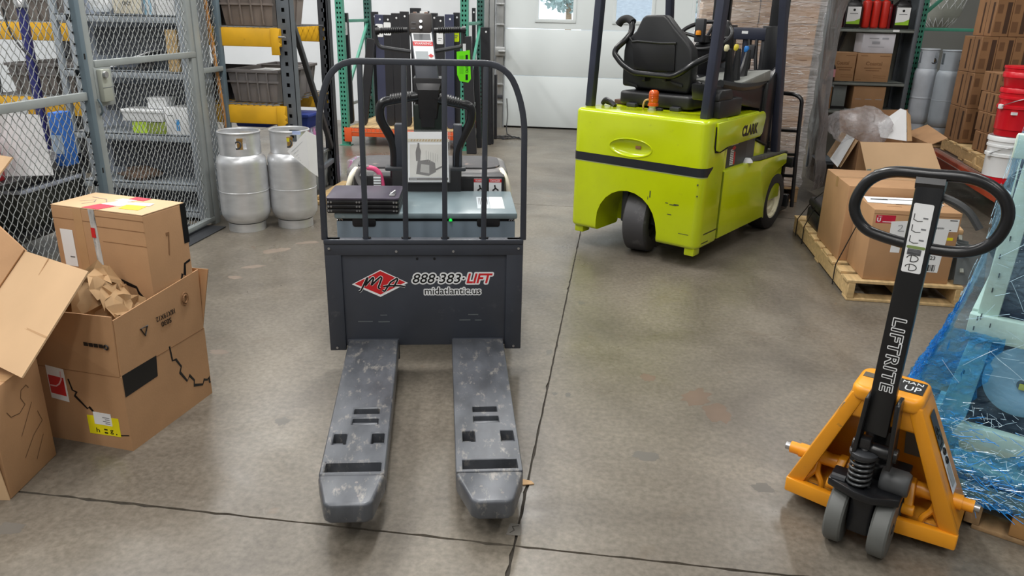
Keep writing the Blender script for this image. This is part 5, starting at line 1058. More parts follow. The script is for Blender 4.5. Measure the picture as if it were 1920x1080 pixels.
part('film_side', MB().grid([[(x, y, z) for x, y, z in row[:int(len(row)*0.30)]] for row in ringfilm(lev([0.12+0.02*k for k in range(26)], key2), 1.0, 1.0, 260, 0.005, 6)]), M['bluefilm'], sf, smooth=0, label='loose blue fold on the left')

# ================================================================ TALL FILM-WRAPPED STACK OF CARTONS behind the forklift
SK = Frame(0.615, 7.05, -4.0)
pallet('pallet', 'worn wooden pallet under the tall film-wrapped carton stack', SK.w(-0.03, -0.02), SK.a, 1.30, 1.02, 9, M['woodold'], M['woodold'], H=0.13)
rr = random.Random(9); zz = 0.1335; proto = None
M['cardstack'] = mat('carton_tan', (188, 152, 116), 0.7, 0, 0.07, 3); M['cardstack2'] = mat('carton_tan_pale', (206, 178, 148), 0.7, 0, 0.05, 3)
protos = []
for m in (M['cardstack'], M['cardstack2']):
    t = thing('carton', 'tan carton in the tall film-wrapped stack behind the forklift', 'carton', (0, 0, -50), group='cartons of the tall wrapped stack')
    part('body', MB().box(0, 0.468, 0, 0.40, 0, 0.168), m, t, bev=0.004, seg=1)
    part('tape', MB().box(0.21, 0.258, -0.0008, 0.4008, 0.12, 0.1685), M['tape'], t, smooth=0)
    [part('print', MB().box(a, b, -0.0006, 0, c, d), M['carddark'], t, smooth=0) for a, b, c, d in ((0.04, 0.15, 0.05, 0.062), (0.04, 0.11, 0.07, 0.078), (0.33, 0.43, 0.05, 0.058))]
    protos.append(t)
first = [True, True]
for row in range(11):
    for ix in range(2):
        for iy in range(3):
            if ix == 0 and iy == 2 and row > 9: continue
            k = rr.choice((0, 0, 1)); p = SK.w(0.01+ix*0.476+rr.uniform(-0.006, 0.006), 0.02+iy*0.41+rr.uniform(-0.006, 0.006), zz)
            od_ = ('bottom', 'second', 'third', 'fourth', 'fifth', 'sixth', 'seventh', 'eighth', 'ninth', 'tenth', 'top')[row]
            lbl = f'tan carton at the front of the tall wrapped stack, {od_} layer up, {("door side", "shelving side")[ix]}' if iy == 0 else 'tan carton in the back rows of the tall film-wrapped stack behind the forklift'
            if first[k]: cc = protos[k]; cc.location = p; cc.rotation_euler = (0, 0, SK.a); cc['label'] = lbl; first[k] = False
            else: dup(protos[k], p, SK.a+rr.uniform(-0.01, 0.01), lbl)
    zz += 0.170
M['stackfilm'] = film('clear_stretch_film', (236, 234, 236), 0.32, 0.06, 9, 1.0, (0.8, 0.8, 3.5), (0.97, 0.97, 0.98), 0.18)
M['greyfilm'] = film('grey_loose_film', (150, 146, 146), 0.62, 0.2, 5, 1.0, (1.5, 1.5, 0.7), (0.8, 0.8, 0.82), 0.25)
wf = thing('stretch_film', 'clear stretch film wound round the tall carton stack behind the forklift', 'film', SK.o, SK.a)
z0 = 0.0
lv = [(z, -0.02-0.01*math.sin(z*7), -0.022) for z in [0.14+0.05*k for k in range(38)]]
part('film_wall', MB().grid(ringfilm(lv, 1.0, 1.27, 90, 0.005, 8)), M['stackfilm'], wf, smooth=60)
KS = [(0.14, -0.022, -0.024), (2.02, -0.022, -0.024)]
creases(520, 0.85, 0.95, (0.16, 1.95), (0.02, 0.10), 0.10, KS, 64, M['creaseclear'], wf, rad=(0.0008, 0.0024), off=0.004)
rows = []
rr = random.Random(21)
for k in range(30):
    z = 0.10+0.066*k; o = 0.045+0.03*math.sin(z*4.1)+0.02*math.sin(z*11)
    rows.append([(1.0+o*(0.4+0.6*math.sin(j*0.7+z*3))+(0.05 if j < 2 else 0.17), -0.03+j*0.115+rr.gauss(0, 0.006), z+rr.gauss(0, 0.01)) for j in range(12)])
part('film_tail', MB().grid(rows), M['greyfilm'], wf, smooth=60, label='loose grey outer layer of film on the right side')
# ================================================================ OPEN CARTON on the floor in front of the shelving
oc = thing('open_carton', 'large open brown carton with packing inside beneath the oil shelf', 'carton', (2.03, 6.9, 0))
wt = 0.006; ow, od, oh = 0.58, 0.68, 0.565
part('wall', MB().box(0, ow, 0, wt, 0, oh), M['card'], oc, smooth=0); part('wall', MB().box(0, ow, od-wt, od, 0, oh), M['card'], oc, smooth=0)
part('wall', MB().box(0, wt, wt, od-wt, 0, oh), M['carddark'], oc, smooth=0); part('wall', MB().box(ow-wt, ow, wt, od-wt, 0, oh), M['card'], oc, smooth=0)  # left wall takes the darker brown, shade put into its colour
part('bottom', MB().box(0, ow, 0, od, 0, wt), M['card'], oc, smooth=0)
part('flap', MB().slab([(0.0, -0.004, oh), (ow-0.01, -0.004, oh+0.012), (ow+0.05, -0.16, oh-0.185), (0.04, -0.17, oh-0.215)], 0.005), M['cardlight'], oc, smooth=0)
part('flap', MB().slab([(-0.002, 0.05, oh), (-0.002, od-0.1, oh), (-0.12, od-0.18, oh-0.20), (-0.10, 0.08, oh-0.24)], 0.005), M['cardlight'], oc, smooth=0)
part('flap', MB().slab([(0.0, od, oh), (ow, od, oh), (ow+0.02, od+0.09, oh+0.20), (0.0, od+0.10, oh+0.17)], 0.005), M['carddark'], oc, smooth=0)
part('flap', MB().slab([(ow, 0.02, oh), (ow, od, oh), (ow+0.16, od-0.05, oh+0.09), (ow+0.14, 0.08, oh+0.05)], 0.005), M['card'], oc, smooth=0)
part('white_sheet', MB().slab([(-0.02, 0.10, oh+0.012), (-0.02, 0.34, oh+0.012), (-0.15, 0.26, oh-0.20), (-0.13, 0.06, oh-0.235)], 0.003), M['white'], oc, smooth=0)
for x0, x1 in ((0.04, 0.075), (0.10, 0.14), (0.215, 0.24)):
    part('tape_strip', MB().slab([(x0, -0.176, oh-0.20), (x1, -0.174, oh-0.195), (x1+0.01, -0.174, oh-0.29), (x0-0.01, -0.174, oh-0.30)], 0.002), mat('grey_tape', (150, 156, 146), 0.4), oc, smooth=0)
def crumple(name, label, cat, loc, rx, ry, rz, m, seed, amp=0.16, sub=4, ang=(0, 0, 0), flat=True):
    bm = bmesh.new(); bmesh.ops.create_icosphere(bm, subdivisions=sub, radius=1.0); rr = random.Random(seed)
    ph = [(rr.uniform(2, 6), Vector((rr.gauss(0, 1), rr.gauss(0, 1), rr.gauss(0, 1))).normalized(), rr.uniform(0, 6)) for _ in range(9)]
    for v in bm.verts:
        d = sum(math.sin(f*v.co.dot(n)+p) for f, n, p in ph)/4*amp + rr.gauss(0, amp*0.14)
        c = v.co*(1+d); c.z = max(c.z, -0.75); v.co = Vector((c.x*rx, c.y*ry, c.z*rz))
    me = bpy.data.meshes.new(name); bm.to_mesh(me); bm.free(); me.materials.append(m)
    if not flat: me.polygons.foreach_set('use_smooth', [True]*len(me.polygons))
    o = link(name, me); o.location = loc; o.rotation_euler = ang
    return tag(o, label, cat)
M['clearbag'] = film('clear_bag', (226, 224, 228), 0.36, 0.06, 14, 1.0, spread=0.3)
crumple('plastic_bag', 'crumpled clear plastic bag spilling over the left of the open carton', 'bag', (2.12, 7.24, 0.64), 0.26, 0.22, 0.18, M['clearbag'], 3, 0.22, 4, flat=False)
pw = thing('paper_sheet', 'folded white sheet sticking out of the open carton', 'paper', (2.42, 7.15, 0.56))
part('sheet', MB().slab([(-0.17, -0.05, 0.02), (0.04, -0.08, 0.0), (0.045, 0.08, 0.24), (0.0, 0.10, 0.255), (-0.19, 0.02, 0.12)], 0.004), M['white'], pw, smooth=0)
part('card_edge', MB().slab([(0.045, -0.08, 0.0), (0.09, -0.06, 0.0), (0.085, 0.08, 0.20), (0.05, 0.08, 0.235)], 0.004), M['kraft'], pw, smooth=0)

# ================================================================ GREY SHELVING with oil jugs
sh = thing('shelving_unit', 'grey steel shelving unit of oil jugs and cartons behind the open carton', 'shelving', (2.10, 8.40, 0))
SWd, SD = 0.70, 0.42
for z in (0.12, 0.655, 0.935, 1.445, 2.0):
    part('shelf', MB().box(0.0, SWd, 0, SD, z, z+0.012).box(0.0, SWd, 0, 0.012, z-0.022, z+0.012), M['rackgrey'] if z < 0.5 else mat('shelf_front_grey', (134, 140, 136), 0.45), sh, bev=0.003)
for x in (-0.035, SWd):
    part('upright', MB().box(x, x+0.035, 0.0, 0.035, 0, 2.1).box(x, x+0.035, SD-0.035, SD, 0, 2.1), M['rackgrey'], sh, bev=0.003)
part('side_panel', MB().box(SWd+0.036, SWd+0.04, 0, SD, 0, 2.1), M['rackgrey'], sh, smooth=0)
part('back_panel', MB().box(-0.03, SWd+0.03, SD+0.02, SD+0.024, 0, 2.1), mat('shelf_back_drab', (120, 120, 112), 0.6), sh, smooth=0)
part('cross_brace', MB().bar((0.02, SD+0.01, 0.9), (0.32, SD+0.012, 2.0), 0.04, 0.006, up=(0, 1, 0)), M['black'], sh, smooth=0)
part('shelf_ticket', MB().box(0.50, 0.56, -0.0015, 0, 1.43, 1.45), M['white'], sh, smooth=0)
def jug(name, label, x, y, z, w, d, h, m, lab=None, group=None):
    t = thing(name, label, 'jug', (x, y, z+0.0012), 0, group)
    part('body', MB().prism(rrect(-w/2, w/2, -d/2, d/2, 0.018), 'z', 0, h*0.72).hexa([(-w/2, -d/2, h*0.715), (w/2, -d/2, h*0.715), (w/2, d/2, h*0.715), (-w/2, d/2, h*0.715)], [(-w*0.2, -d*0.25, h*0.9), (w*0.1, -d*0.25, h*0.9), (w*0.1, d*0.25, h*0.9), (-w*0.2, d*0.25, h*0.9)]), m, t, bev=0.008)
    part('cap', MB().cyl((-w*0.05, 0, h*0.89), (-w*0.05, 0, h), 0.022, 14), M['black'], t)
    part('handle', MB().tube(rounded([(w*0.1, 0, h*0.88), (w*0.42, 0, h*0.88), (w*0.46, 0, h*0.68)], 0.03), 0.011, 8), m, t)
    if lab:
        part('label', MB().box(-w*0.42, w*0.42, -d/2-0.0012, -d/2, h*0.12, h*0.66), M['whitegloss'], t, smooth=0)
        part('label_band', MB().prism([(-w*0.42, h*0.12), (w*0.42, h*0.12), (w*0.42, h*0.30), (w*0.1, h*0.22), (-w*0.42, h*0.19)], 'y', -d/2-0.002, -d/2-0.0012), M['labelgreen'], t, smooth=0)
        part('label_print', MB().lathe([(0, -0.001), (0.012, -0.001), (0.012, 0)], (0, -d/2-0.0012, h*0.56), 10, 'y'), M['ink'], t)
        part('label_print', MB().box(-w*0.25, w*0.25, -d/2-0.002, -d/2-0.0012, h*0.44, h*0.46), M['grayink'], t, smooth=0)
    return t
S1 = 1.457
jug('oil_jug', 'black oil jug with white and green label at the left of the red jugs', 2.215, 8.49, S1, 0.15, 0.13, 0.30, M['jugblack'], True)
jug('oil_jug', 'black oil jug with white and green label beside the green rack post', 2.675, 8.49, S1, 0.15, 0.13, 0.30, M['jugblack'], True)
for k, x in enumerate((2.345, 2.43, 2.515)):
    t = thing('red_jug', ('bright red jug standing against the black jug on the left of the oil shelf', 'bright red jug in the middle of the oil shelf', 'bright red jug nearest the black jug by the green post')[k], 'jug', (x, 8.49, S1+0.0012), 0, 'red jugs on the oil shelf')
    part('body', MB().prism(rrect(-0.036, 0.036, -0.06, 0.06, 0.03), 'z', 0, 0.26), M['jugred'], t, bev=0.02, seg=3)
    part('neck', MB().cyl((0, 0, 0.255), (0, 0, 0.31), 0.02, 12), M['jugred'], t)
jug('dark_red_jug', 'dark red jug at the left end of the oil shelf', 2.115, 8.53, S1, 0.05, 0.11, 0.27, mat('dark_red', (140, 40, 48), 0.4)); jug('dark_red_jug', 'dark red jug pushed back behind the black jug by the green post', 2.575, 8.54, S1, 0.04, 0.1, 0.26, mat('maroon', (150, 30, 40), 0.4))
S2 = 0.9485
def printed(name, label, x0, x1, y0, d, h, z, lines, m=None, brand=None):
    t = carton(name, label, x0, x1, y0, y0+d, h, z, m, tape=False); a, b = (x1-x0)/2, d/2
    if brand: text('print', brand, M['carddark'] if m is None else M['grayink'], t, (-a*0.45, -b-0.0008, h*0.58), (1, 0, 0), (0, 0, 1), width=a*0.95, fit_h=0.036, size=1.0, off=0.02)
    for (u0, u1, v0, v1) in lines: part('print', MB().box(-a+2*a*u0, -a+2*a*u1, -b-0.0008, -b, h*v0, h*v1), M['carddark'] if m is None else mat('pale_print', (170, 172, 180), 0.6), t, smooth=0)
    return t
printed('carton', 'brown oil carton with dark brand print beneath the white carton', 2.315, 2.64, 8.42, 0.30, 0.275, S2, [(0.25, 0.75, 0.46, 0.50), (0.3, 0.7, 0.38, 0.42), (0.55, 0.92, 0.14, 0.16), (0.55, 0.92, 0.21, 0.23), (0.05, 0.2, 0.06, 0.08), (0.1, 0.3, 0.9, 0.92), (0.65, 0.95, 0.9, 0.92)], brand='Coastal')
printed('carton', 'brown oil carton half hidden by a small black bottle', 2.055, 2.305, 8.42, 0.30, 0.275, S2, [(0.3, 0.9, 0.46, 0.50), (0.4, 0.85, 0.38, 0.42), (0.5, 0.95, 0.14, 0.16), (0.5, 0.95, 0.21, 0.23), (0.6, 0.95, 0.9, 0.92)], brand='Coastal')
printed('carton', 'white printed carton resting on the brown oil carton', 2.34, 2.645, 8.43, 0.27, 0.185, S2+0.2775, [(0.2, 0.5, 0.72, 0.78), (0.6, 0.8, 0.7, 0.8), (0.3, 0.55, 0.45, 0.6), (0.2, 0.7, 0.3, 0.33)], m=mat('white_carton', (216, 216, 224), 0.6))
bt = thing('bottle', 'small black bottle with a pink label at the front of the carton shelf', 'bottle', (2.085, 8.412, S2), 0)
bt.location.y = 8.405
part('body', MB().lathe([(0, 0), (0.030, 0), (0.032, 0.01), (0.032, 0.12), (0.022, 0.15), (0.010, 0.165), (0.010, 0.20), (0, 0.2)], (0, -0.02, 0), 16), M['jugblack'], bt)
part('label', MB().lathe([(0.0325, 0.04), (0.0325, 0.115)], (0, -0.02, 0), 16), mat('pink_label', (214, 150, 160), 0.5), bt)
printed('carton', 'brown carton with three round emblems on the low shelf behind the open carton', 2.33, 2.64, 8.42, 0.3, 0.235, 0.6685, [(0.08, 0.27, 0.45, 0.47), (0.4, 0.6, 0.45, 0.47), (0.72, 0.92, 0.45, 0.47)], m=M['card'])
for k in range(3):
    pass
g2 = thing('binder_box', 'grey flat box standing on the low shelf beside the emblem carton', 'box', (2.14, 8.45, 0.6685)); part('body', MB().box(0, 0.13, 0, 0.28, 0, 0.235), mat('pale_grey_box', (120, 128, 128), 0.6), g2, bev=0.004); part('base_band', MB().box(-0.001, 0.131, -0.001, 0.0, 0, 0.03), M['dark'], g2, smooth=0)
g3 = thing('card_sleeve', 'narrow tan cardboard sleeve at the left end of the low shelf', 'box', (2.09, 8.45, 0.6685)); part('body', MB().box(0, 0.04, 0, 0.28, 0, 0.22), M['card'], g3, bev=0.003); part('edge', MB().box(0.004, 0.036, -0.001, 0, 0.01, 0.21), M['carddark'], g3, smooth=0)

# ================================================================ RACK ON THE RIGHT with tanks, cartons and pails
rk = thing('pallet_rack', 'green post pallet rack with rust-orange beam along the right side', 'rack', (2.93, 8.62, 0))
def rackpost(x, y, h, par, m, hole_m=None, face=-1, w=0.075, d=0.07, nh=None, z0=0.0):
    """perforated upright: front web with teardrop holes, two flanges"""
    zs_ = [z0]; z = z0+0.05
    while z < h-0.03: zs_ += [z, z+0.022]; z += 0.051
    zs_.append(h); xs_ = [x-w/2, x-w*0.30, x-w*0.10, x+w*0.10, x+w*0.30, x+w/2]
    o = part('upright', MB().cells(xs_, zs_, lambda i, j: not (i in (1, 3) and j % 2 == 1), y, y+0.004, lambda a, b, c: (a, c, b)).box(x-w/2, x-w/2+0.004, y+0.004, y+d, z0, h).box(x+w/2-0.004, x+w/2, y+0.004, y+d, z0, h), m, par, smooth=0)
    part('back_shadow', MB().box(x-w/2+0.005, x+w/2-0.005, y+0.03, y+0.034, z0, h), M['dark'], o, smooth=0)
    part('foot_plate', MB().box(x-w*0.8, x+w*0.8, y-0.02, y+d+0.02, z0, z0+0.008), m, o, smooth=0)
    return o
rackpost(0.0, 0.0, 3.0, rk, M['green'], w=0.07); rackpost(1.0, 0.0, 3.0, rk, M['green'], w=0.07)
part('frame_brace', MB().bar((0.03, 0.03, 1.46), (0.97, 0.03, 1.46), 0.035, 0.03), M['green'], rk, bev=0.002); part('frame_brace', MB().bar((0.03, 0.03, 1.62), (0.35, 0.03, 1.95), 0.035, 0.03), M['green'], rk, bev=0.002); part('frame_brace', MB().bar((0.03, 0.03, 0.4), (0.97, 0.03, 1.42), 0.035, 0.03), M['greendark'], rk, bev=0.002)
B0, B1 = Vector((0.17, -0.02, 0.305)), Vector((-0.05, -2.62, 0.305))
part('beam', MB().bar(B0, B1, 0.05, 0.115), M['rackred'], rk, bev=0.004); part('beam', MB().bar(B0+Vector((0.9, 0, 0)), B1+Vector((0.9, 0, 0)), 0.05, 0.115), M['rackred'], rk, bev=0.004)
mb = MB(); dd = (B1-B0)
for k in range(56): a = B0+dd*(k/55); mb.bar(a+Vector((-0.028, 0, 0.062)), a+Vector((0.9, 0, 0.062)), 0.005, 0.005)
for k in range(9): mb.bar(B0+Vector((0.02+k*0.108, 0, 0.066)), B1+Vector((0.02+k*0.108, 0, 0.066)), 0.005, 0.005)
for k in range(56): a = B0+dd*(k/55); mb.bar(a+Vector((-0.028, 0, 0.064)), a+Vector((-0.028, 0, 0.022)), 0.005, 0.005)
mb.bar(B0+Vector((-0.028, 0, 0.022)), B1+Vector((-0.028, 0, 0.022)), 0.006, 0.006)
part('wire_deck', mb, mat('deck_wire', (186, 160, 150), 0.4, 0.3), rk, smooth=0, kind='stuff')
part('upright', MB().box(0.0, 0.07, -2.9, -2.83, 0, 1.0).box(0.93, 1.0, -2.9, -2.83, 0, 3.0), M['green'], rk, smooth=0)
RD = 0.3735
pallet('pallet', 'dusty dark pallet under the grey gas cylinders on the right rack', (2.98, 8.06, RD), math.radians(-5), 0.50, 0.95, 4, M['woodold'], M['woodold'], H=0.12)
pl2 = pallet('pallet', 'pale broken pallet under the brown carton stacks on the right rack', (2.99, 6.78, RD), math.radians(-5), 1.20, 0.85, 6, M['wood'], M['woodx'], H=0.12)
part('broken_board', MB().prism([(0.0, 0.0), (0.45, 0.0), (0.45, 0.03), (0.25, 0.035), (0.20, 0.09), (0.17, 0.035), (0.0, 0.03)], 'x', -0.012, 0.004), M['wood'], pl2, bev=0.003)
def gas_tank(name, label, x, y, z, r, hb, hc, m, group=None, ring=True):
    t = thing(name, label, 'gas cylinder', (x, y, z), 0, group); b = 0.045
    prof = [(0.0, b), (r*0.55, b), (r*0.86, b+0.03), (r*0.98, b+0.07), (r, b+0.10), (r, b+0.115), (r, hb*0.52-0.012), (r, hb*0.52), (r*1.012, hb*0.52+0.0015), (r*1.012, hb*0.52+0.007), (r, hb*0.52+0.0085), (r, hb*0.52+0.02), (r, hb-0.075), (r, hb-0.06), (r*0.97, hb-0.03), (r*0.86, hb-0.005), (r*0.6, hb+0.012), (0, hb+0.02)]
    part('shell', MB().lathe(prof, (0, 0, 0), 40), m, t)
    part('foot_ring', MB().lathe([(r*0.74, 0.0), (r*0.76, 0.0), (r*0.76, 0.06), (r*0.74, 0.06), (r*0.74, 0)], (0, 0, 0), 36), m, t)
    R = r*0.83; n = 48; rows = []
    gone = lambda a, q: any(abs((a-c+PI) % (2*PI)-PI) < w and 2 <= q <= 5 for c, w in ((math.radians(-60), 0.28), (math.radians(-175), 0.24), (math.radians(95), 0.35)))
    zc = [hb+(hc)*q/7 for q in range(8)]; mb = MB()
    angs = [2*PI*k/n for k in range(n+1)]
    mb.cells(angs, zc, lambda i, j: not gone((angs[i]+angs[i+1])/2, j), R-0.004, R, lambda a, z_, rr_: (rr_*math.cos(a), rr_*math.sin(a), z_))
    part('collar', mb, m, t)
    part('collar_rim', MB().tube([(R*math.cos(a), R*math.sin(a), hb+hc) for a in angs[:-1]], 0.007, 8, closed=True), m, t)
    v = part('valve', MB().cyl((0, 0, hb), (0, 0, hb+hc*0.5), 0.02, 12).cyl((0, 0, hb+hc*0.42), (0.03, -0.075, hb+hc*0.42), 0.013, 10).lathe([(0, 0.0), (0.022, 0.0), (0.022, 0.02), (0, 0.02)], (0, 0, hb+hc*0.52), 12), M['brass'], t)
    part('valve_wheel', MB().tube([(0.02+0.024*math.cos(a), -0.075+0.01*math.sin(a), hb+hc*0.42+0.024*math.sin(a)) for a in [k*PI/8 for k in range(16)]], 0.006, 6, closed=True), M['rackdark'], v)
    return t
gas_tank('gas_cylinder', 'grey gas cylinder in front on the right rack, beside the brown cartons', 3.13, 8.20, RD+0.1225, 0.118, 0.60, 0.18, M['tankgrey'])
gas_tank('gas_cylinder', 'paler grey gas cylinder standing behind against the green rack post', 2.995, 8.44, RD+0.1225, 0.105, 0.60, 0.18, mat('tank_pale', (176, 182, 190), 0.4))
# stacks of narrow brown cartons
def bandcarton(loc, w, d, h, label, group, m=None, rz=0):
    t = thing('narrow_carton', label, 'carton', loc, rz, group)
    part('body', MB().box(0, w, 0, d, 0, h), m or M['carddark'], t, bev=0.003, seg=1)
    part('print_band', MB().box(w*0.62, w*0.90, -0.0008, 0, h*0.08, h*0.92), M['ink'] if False else mat('band_ink', (70, 46, 30), 0.6), t, smooth=0)
    [part('print_band', MB().box(-0.0008, 0, d*a, d*b, h*0.08, h*0.92), mat('band_ink', (70, 46, 30), 0.6), t, smooth=0) for a, b in ((0.10, 0.20), (0.58, 0.66))]
    part('side_seam', MB().box(-0.0008, 0, d*0.40, d*0.415, 0, h), mat('seam_dark', (60, 42, 30), 0.7), t, smooth=0)
    part('print_block', MB().box(w*0.08, w*0.45, -0.0008, 0, h*0.12, h*0.40), mat('print_brown', (112, 78, 50), 0.7), t, smooth=0); part('print_block', MB().box(w*0.1, w*0.4, -0.0008, 0, h*0.62, h*0.86), mat('print_brown', (112, 78, 50), 0.7), t, smooth=0)
    return t
pr = None
for row in range(4):
    for col in range(4):
        p = (3.085+col*0.137+row*0.002+(0.06 if row == 3 else 0), 7.55-(0.0)*row, RD+0.1235+row*0.309)
        lbl = f'narrow brown banded carton in the {("bottom", "second", "third", "top")[row]} row, {("first", "second", "third", "fourth")[col]} column from the grey gas cylinders'
        if pr is None: pr = bandcarton(p, 0.134, 0.38, 0.306, lbl, 'stacked narrow cartons on the right rack')
        else: dup(pr, p, label=lbl)
pr2 = bandcarton((3.06, 6.93, RD+0.1235), 0.19, 0.30, 0.16, 'small brown carton behind the red pails, lowest in the column nearer the gas cylinders', 'low carton stack behind the red pails')
for k in range(1, 4): dup(pr2, (3.06+0.012*k, 6.93+0.05*k, RD+0.1235+k*0.162), label=f'small brown carton behind the red pails, {("", "second", "third", "top")[k]} in the column nearer the gas cylinders')
for k in range(4): dup(pr2, (3.262+0.006*k, 6.95+0.05*k, RD+0.1235+k*0.162), label=f'small brown carton behind the red pails, {("lowest", "second", "third", "top")[k]} in the column away from the cylinders')
# pails
def pail(name, label, x, y, z, m, base=None):
    t = thing(name, label, 'pail', (x, y, z))
    part('body', MB().lathe([(0.0, 0.0), (0.128, 0.0), (0.132, 0.01), (0.143, 0.27), (0.152, 0.275), (0.152, 0.29), (0.145, 0.293), (0.147, 0.315), (0.155, 0.32), (0.155, 0.345), (0.15, 0.355), (0.146, 0.35), (0.140, 0.05), (0.0, 0.04)], (0, 0, 0), 36), m, t)
    part('rim_ring', MB().lathe([(0.144, 0.20), (0.153, 0.205), (0.153, 0.225), (0.145, 0.23)], (0, 0, 0), 36), m, t)
    part('bail_ear', MB().box(-0.165, -0.14, -0.06, -0.02, 0.20, 0.235), M['whitegloss'], t, bev=0.006)
    part('bail', MB().tube(rounded([(-0.16, -0.045, 0.215), (-0.10, -0.14, 0.27), (0.0, -0.165, 0.30), (0.15, -0.10, 0.32)], 0.08), 0.0035, 6), M['steel'], t)
    if base: part('base_band', MB().lathe([(0.1335, 0.004), (0.1385, 0.11)], (0, 0, 0), 36), base, t)
    return t
pail('pail', 'white five-gallon pail with red lower band under the red pail', 2.975, 6.40, RD, M['whitegloss'], M['pailred'])
rp_ = pail('pail', 'bright red five-gallon pail stacked on the white pail', 2.985, 6.40, RD+0.3565, M['pailred'])
part('sticker', MB().box(-0.10, -0.045, -0.1275, -0.105, 0.165, 0.185), M['whitegloss'], rp_, smooth=0)
part('second_pail', MB().lathe([(0.0, 0.356), (0.134, 0.356), (0.147, 0.42), (0.157, 0.43), (0.157, 0.46), (0.15, 0.47), (0.152, 0.49), (0.158, 0.495), (0.158, 0.51), (0.0, 0.515)], (0, 0, 0), 36), M['pailred'], rp_, label='upper red pail lid and rim')
# black bag with white straps
bg = crumple('tool_bag', 'black soft bag with white straps in front of the pails', 'bag', (2.70, 5.42, 0.30), 0.16, 0.15, 0.36, M['rubber'], 14, 0.16, 4, flat=False)
for k, pts in enumerate([[(-0.10, -0.10, 0.32), (-0.14, -0.15, 0.1), (-0.15, -0.17, -0.1)], [(-0.02, -0.12, 0.34), (-0.06, -0.19, 0.12), (-0.02, -0.2, -0.08)], [(-0.16, -0.05, 0.20), (-0.08, -0.17, 0.12), (0.06, -0.17, 0.2)], [(0.0, -0.16, 0.30), (0.12, -0.14, 0.26), (0.16, -0.08, 0.1)]]):
    part('strap', MB().tube(rounded(pts, 0.08), 0.016, 6), M['white'], bg)
# white netting bundle hung on the back wall
nb = thing('net_bundle', 'white netted bundle hanging behind the right rack', 'net', (3.35, 9.35, 1.78))
part('core', MB().lathe([(0, -0.34), (0.10, -0.30), (0.19, -0.18), (0.22, 0.0), (0.20, 0.3), (0, 0.4)], (0, 0, 0), 24), mat('net_white', (186, 188, 180), 0.7), nb)
mb = MB()
for s in (-1, 1):
    for k in range(16):
        pts = []
        for j in range(14):
            z = -0.30+j*0.05; r = 0.10+0.125*min(1, (z+0.30)/0.3)**0.6+0.004 if z > -0.3 else 0.104
            a = 2*PI*k/16+s*j*0.12; pts.append((r*math.cos(a), r*math.sin(a), z))
        mb.tube(pts, 0.004, 4)
part('netting', mb, M['white'], nb, smooth=0, kind='stuff')
part('hanger', MB().cyl((0, 0, 0.38), (0, 0, 3.2), 0.006, 6), M['steel'], nb)

# ================================================================ GREEN RACK at the back with long black bars
gr = thing('pallet_rack', 'green pallet rack with orange beams at the back wall, full of black bars', 'rack', (-3.215, 8.83, 0))
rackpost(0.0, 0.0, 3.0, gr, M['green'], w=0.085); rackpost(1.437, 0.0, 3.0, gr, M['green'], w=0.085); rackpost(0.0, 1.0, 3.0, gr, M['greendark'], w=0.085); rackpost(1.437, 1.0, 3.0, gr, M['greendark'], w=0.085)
for x in (0.0, 1.437):
    part('frame_brace', MB().bar((x, 0.05, 1.40), (x, 1.02, 1.40), 0.03, 0.035), M['green'], gr, bev=0.002); part('frame_brace', MB().bar((x, 0.06, 0.52), (x, 1.0, 1.36), 0.03, 0.035), M['green'], gr, bev=0.002); part('frame_brace', MB().bar((x, 0.05, 0.46), (x, 1.02, 0.46), 0.03, 0.035), M['cage'], gr, bev=0.002)
for y in (-0.02, 1.03): part('beam', MB().box(0.03, 1.41, y, y+0.05, 0.115, 0.205), M['rackorange'], gr, bev=0.004)
for x in (0.045, 1.392): part('beam_end', MB().box(x-0.045, x+0.045, -0.028, -0.02, 0.05, 0.215), M['rackorange'], gr, bev=0.003)
mb = MB()
for k in range(26): mb.box(0.06+k*0.053, 0.064+k*0.053, -0.026, 1.05, 0.208, 0.212).box(0.06+k*0.053, 0.064+k*0.053, -0.026, -0.022, 0.165, 0.212)
mb.box(0.05, 1.4, -0.027, -0.022, 0.165, 0.170)
part('wire_deck', mb, mat('deck_wire_orange', (206, 150, 116), 0.4, 0.2), gr, smooth=0, kind='stuff')
part('deck_sheet', MB().box(0.06, 1.38, 0.0, 1.02, 0.2125, 0.226), M['woodx'], gr, bev=0.002)
def bar_thing(label, cx, w, y, z, h, lean, m, hole=True, tilt=0.0, heel=True, tagc=None, tagz=0.0):
    t = thing('steel_bar', label, 'steel bar', (cx, y, z), rot=(-math.radians(lean), math.radians(tilt), 0), group='black bars in the green rack')
    poly = [(-w/2, h), (-w/2, w*0.5), (-w*0.35, w*0.12), (0, 0), (w*0.35, w*0.12), (w/2, w*0.5), (w/2, h)] if heel else [(-w/2, h), (-w/2, 0), (w/2, 0), (w/2, h)]
    part('blade', MB().prism(poly, 'y', 0, 0.045), m, t, bev=0.004, seg=1)
    if hole: part('hole', MB().lathe([(0, -0.001), (0.011, -0.001), (0.011, 0)], (w*0.1, 0, h-0.05), 10, 'y'), M['white'], t)
    if tagc: part('hang_tag', MB().prism(rrect(-w*0.42, w*0.42, h-tagz-0.14, h-tagz, 0.012), 'y', -0.004, -0.001), tagc, t, smooth=0); part('tag_print', MB().box(-w*0.25, w*0.25, -0.005, -0.004, h-tagz-0.08, h-tagz-0.072).box(-w*0.25, w*0.1, -0.005, -0.004, h-tagz-0.10, h-tagz-0.094), M['grayink'], t, smooth=0)
    return t
def px(u, y=8.95): return WORLD.y(u, 120, y).x
zf = 0.227; L_ = 'black steel bar '
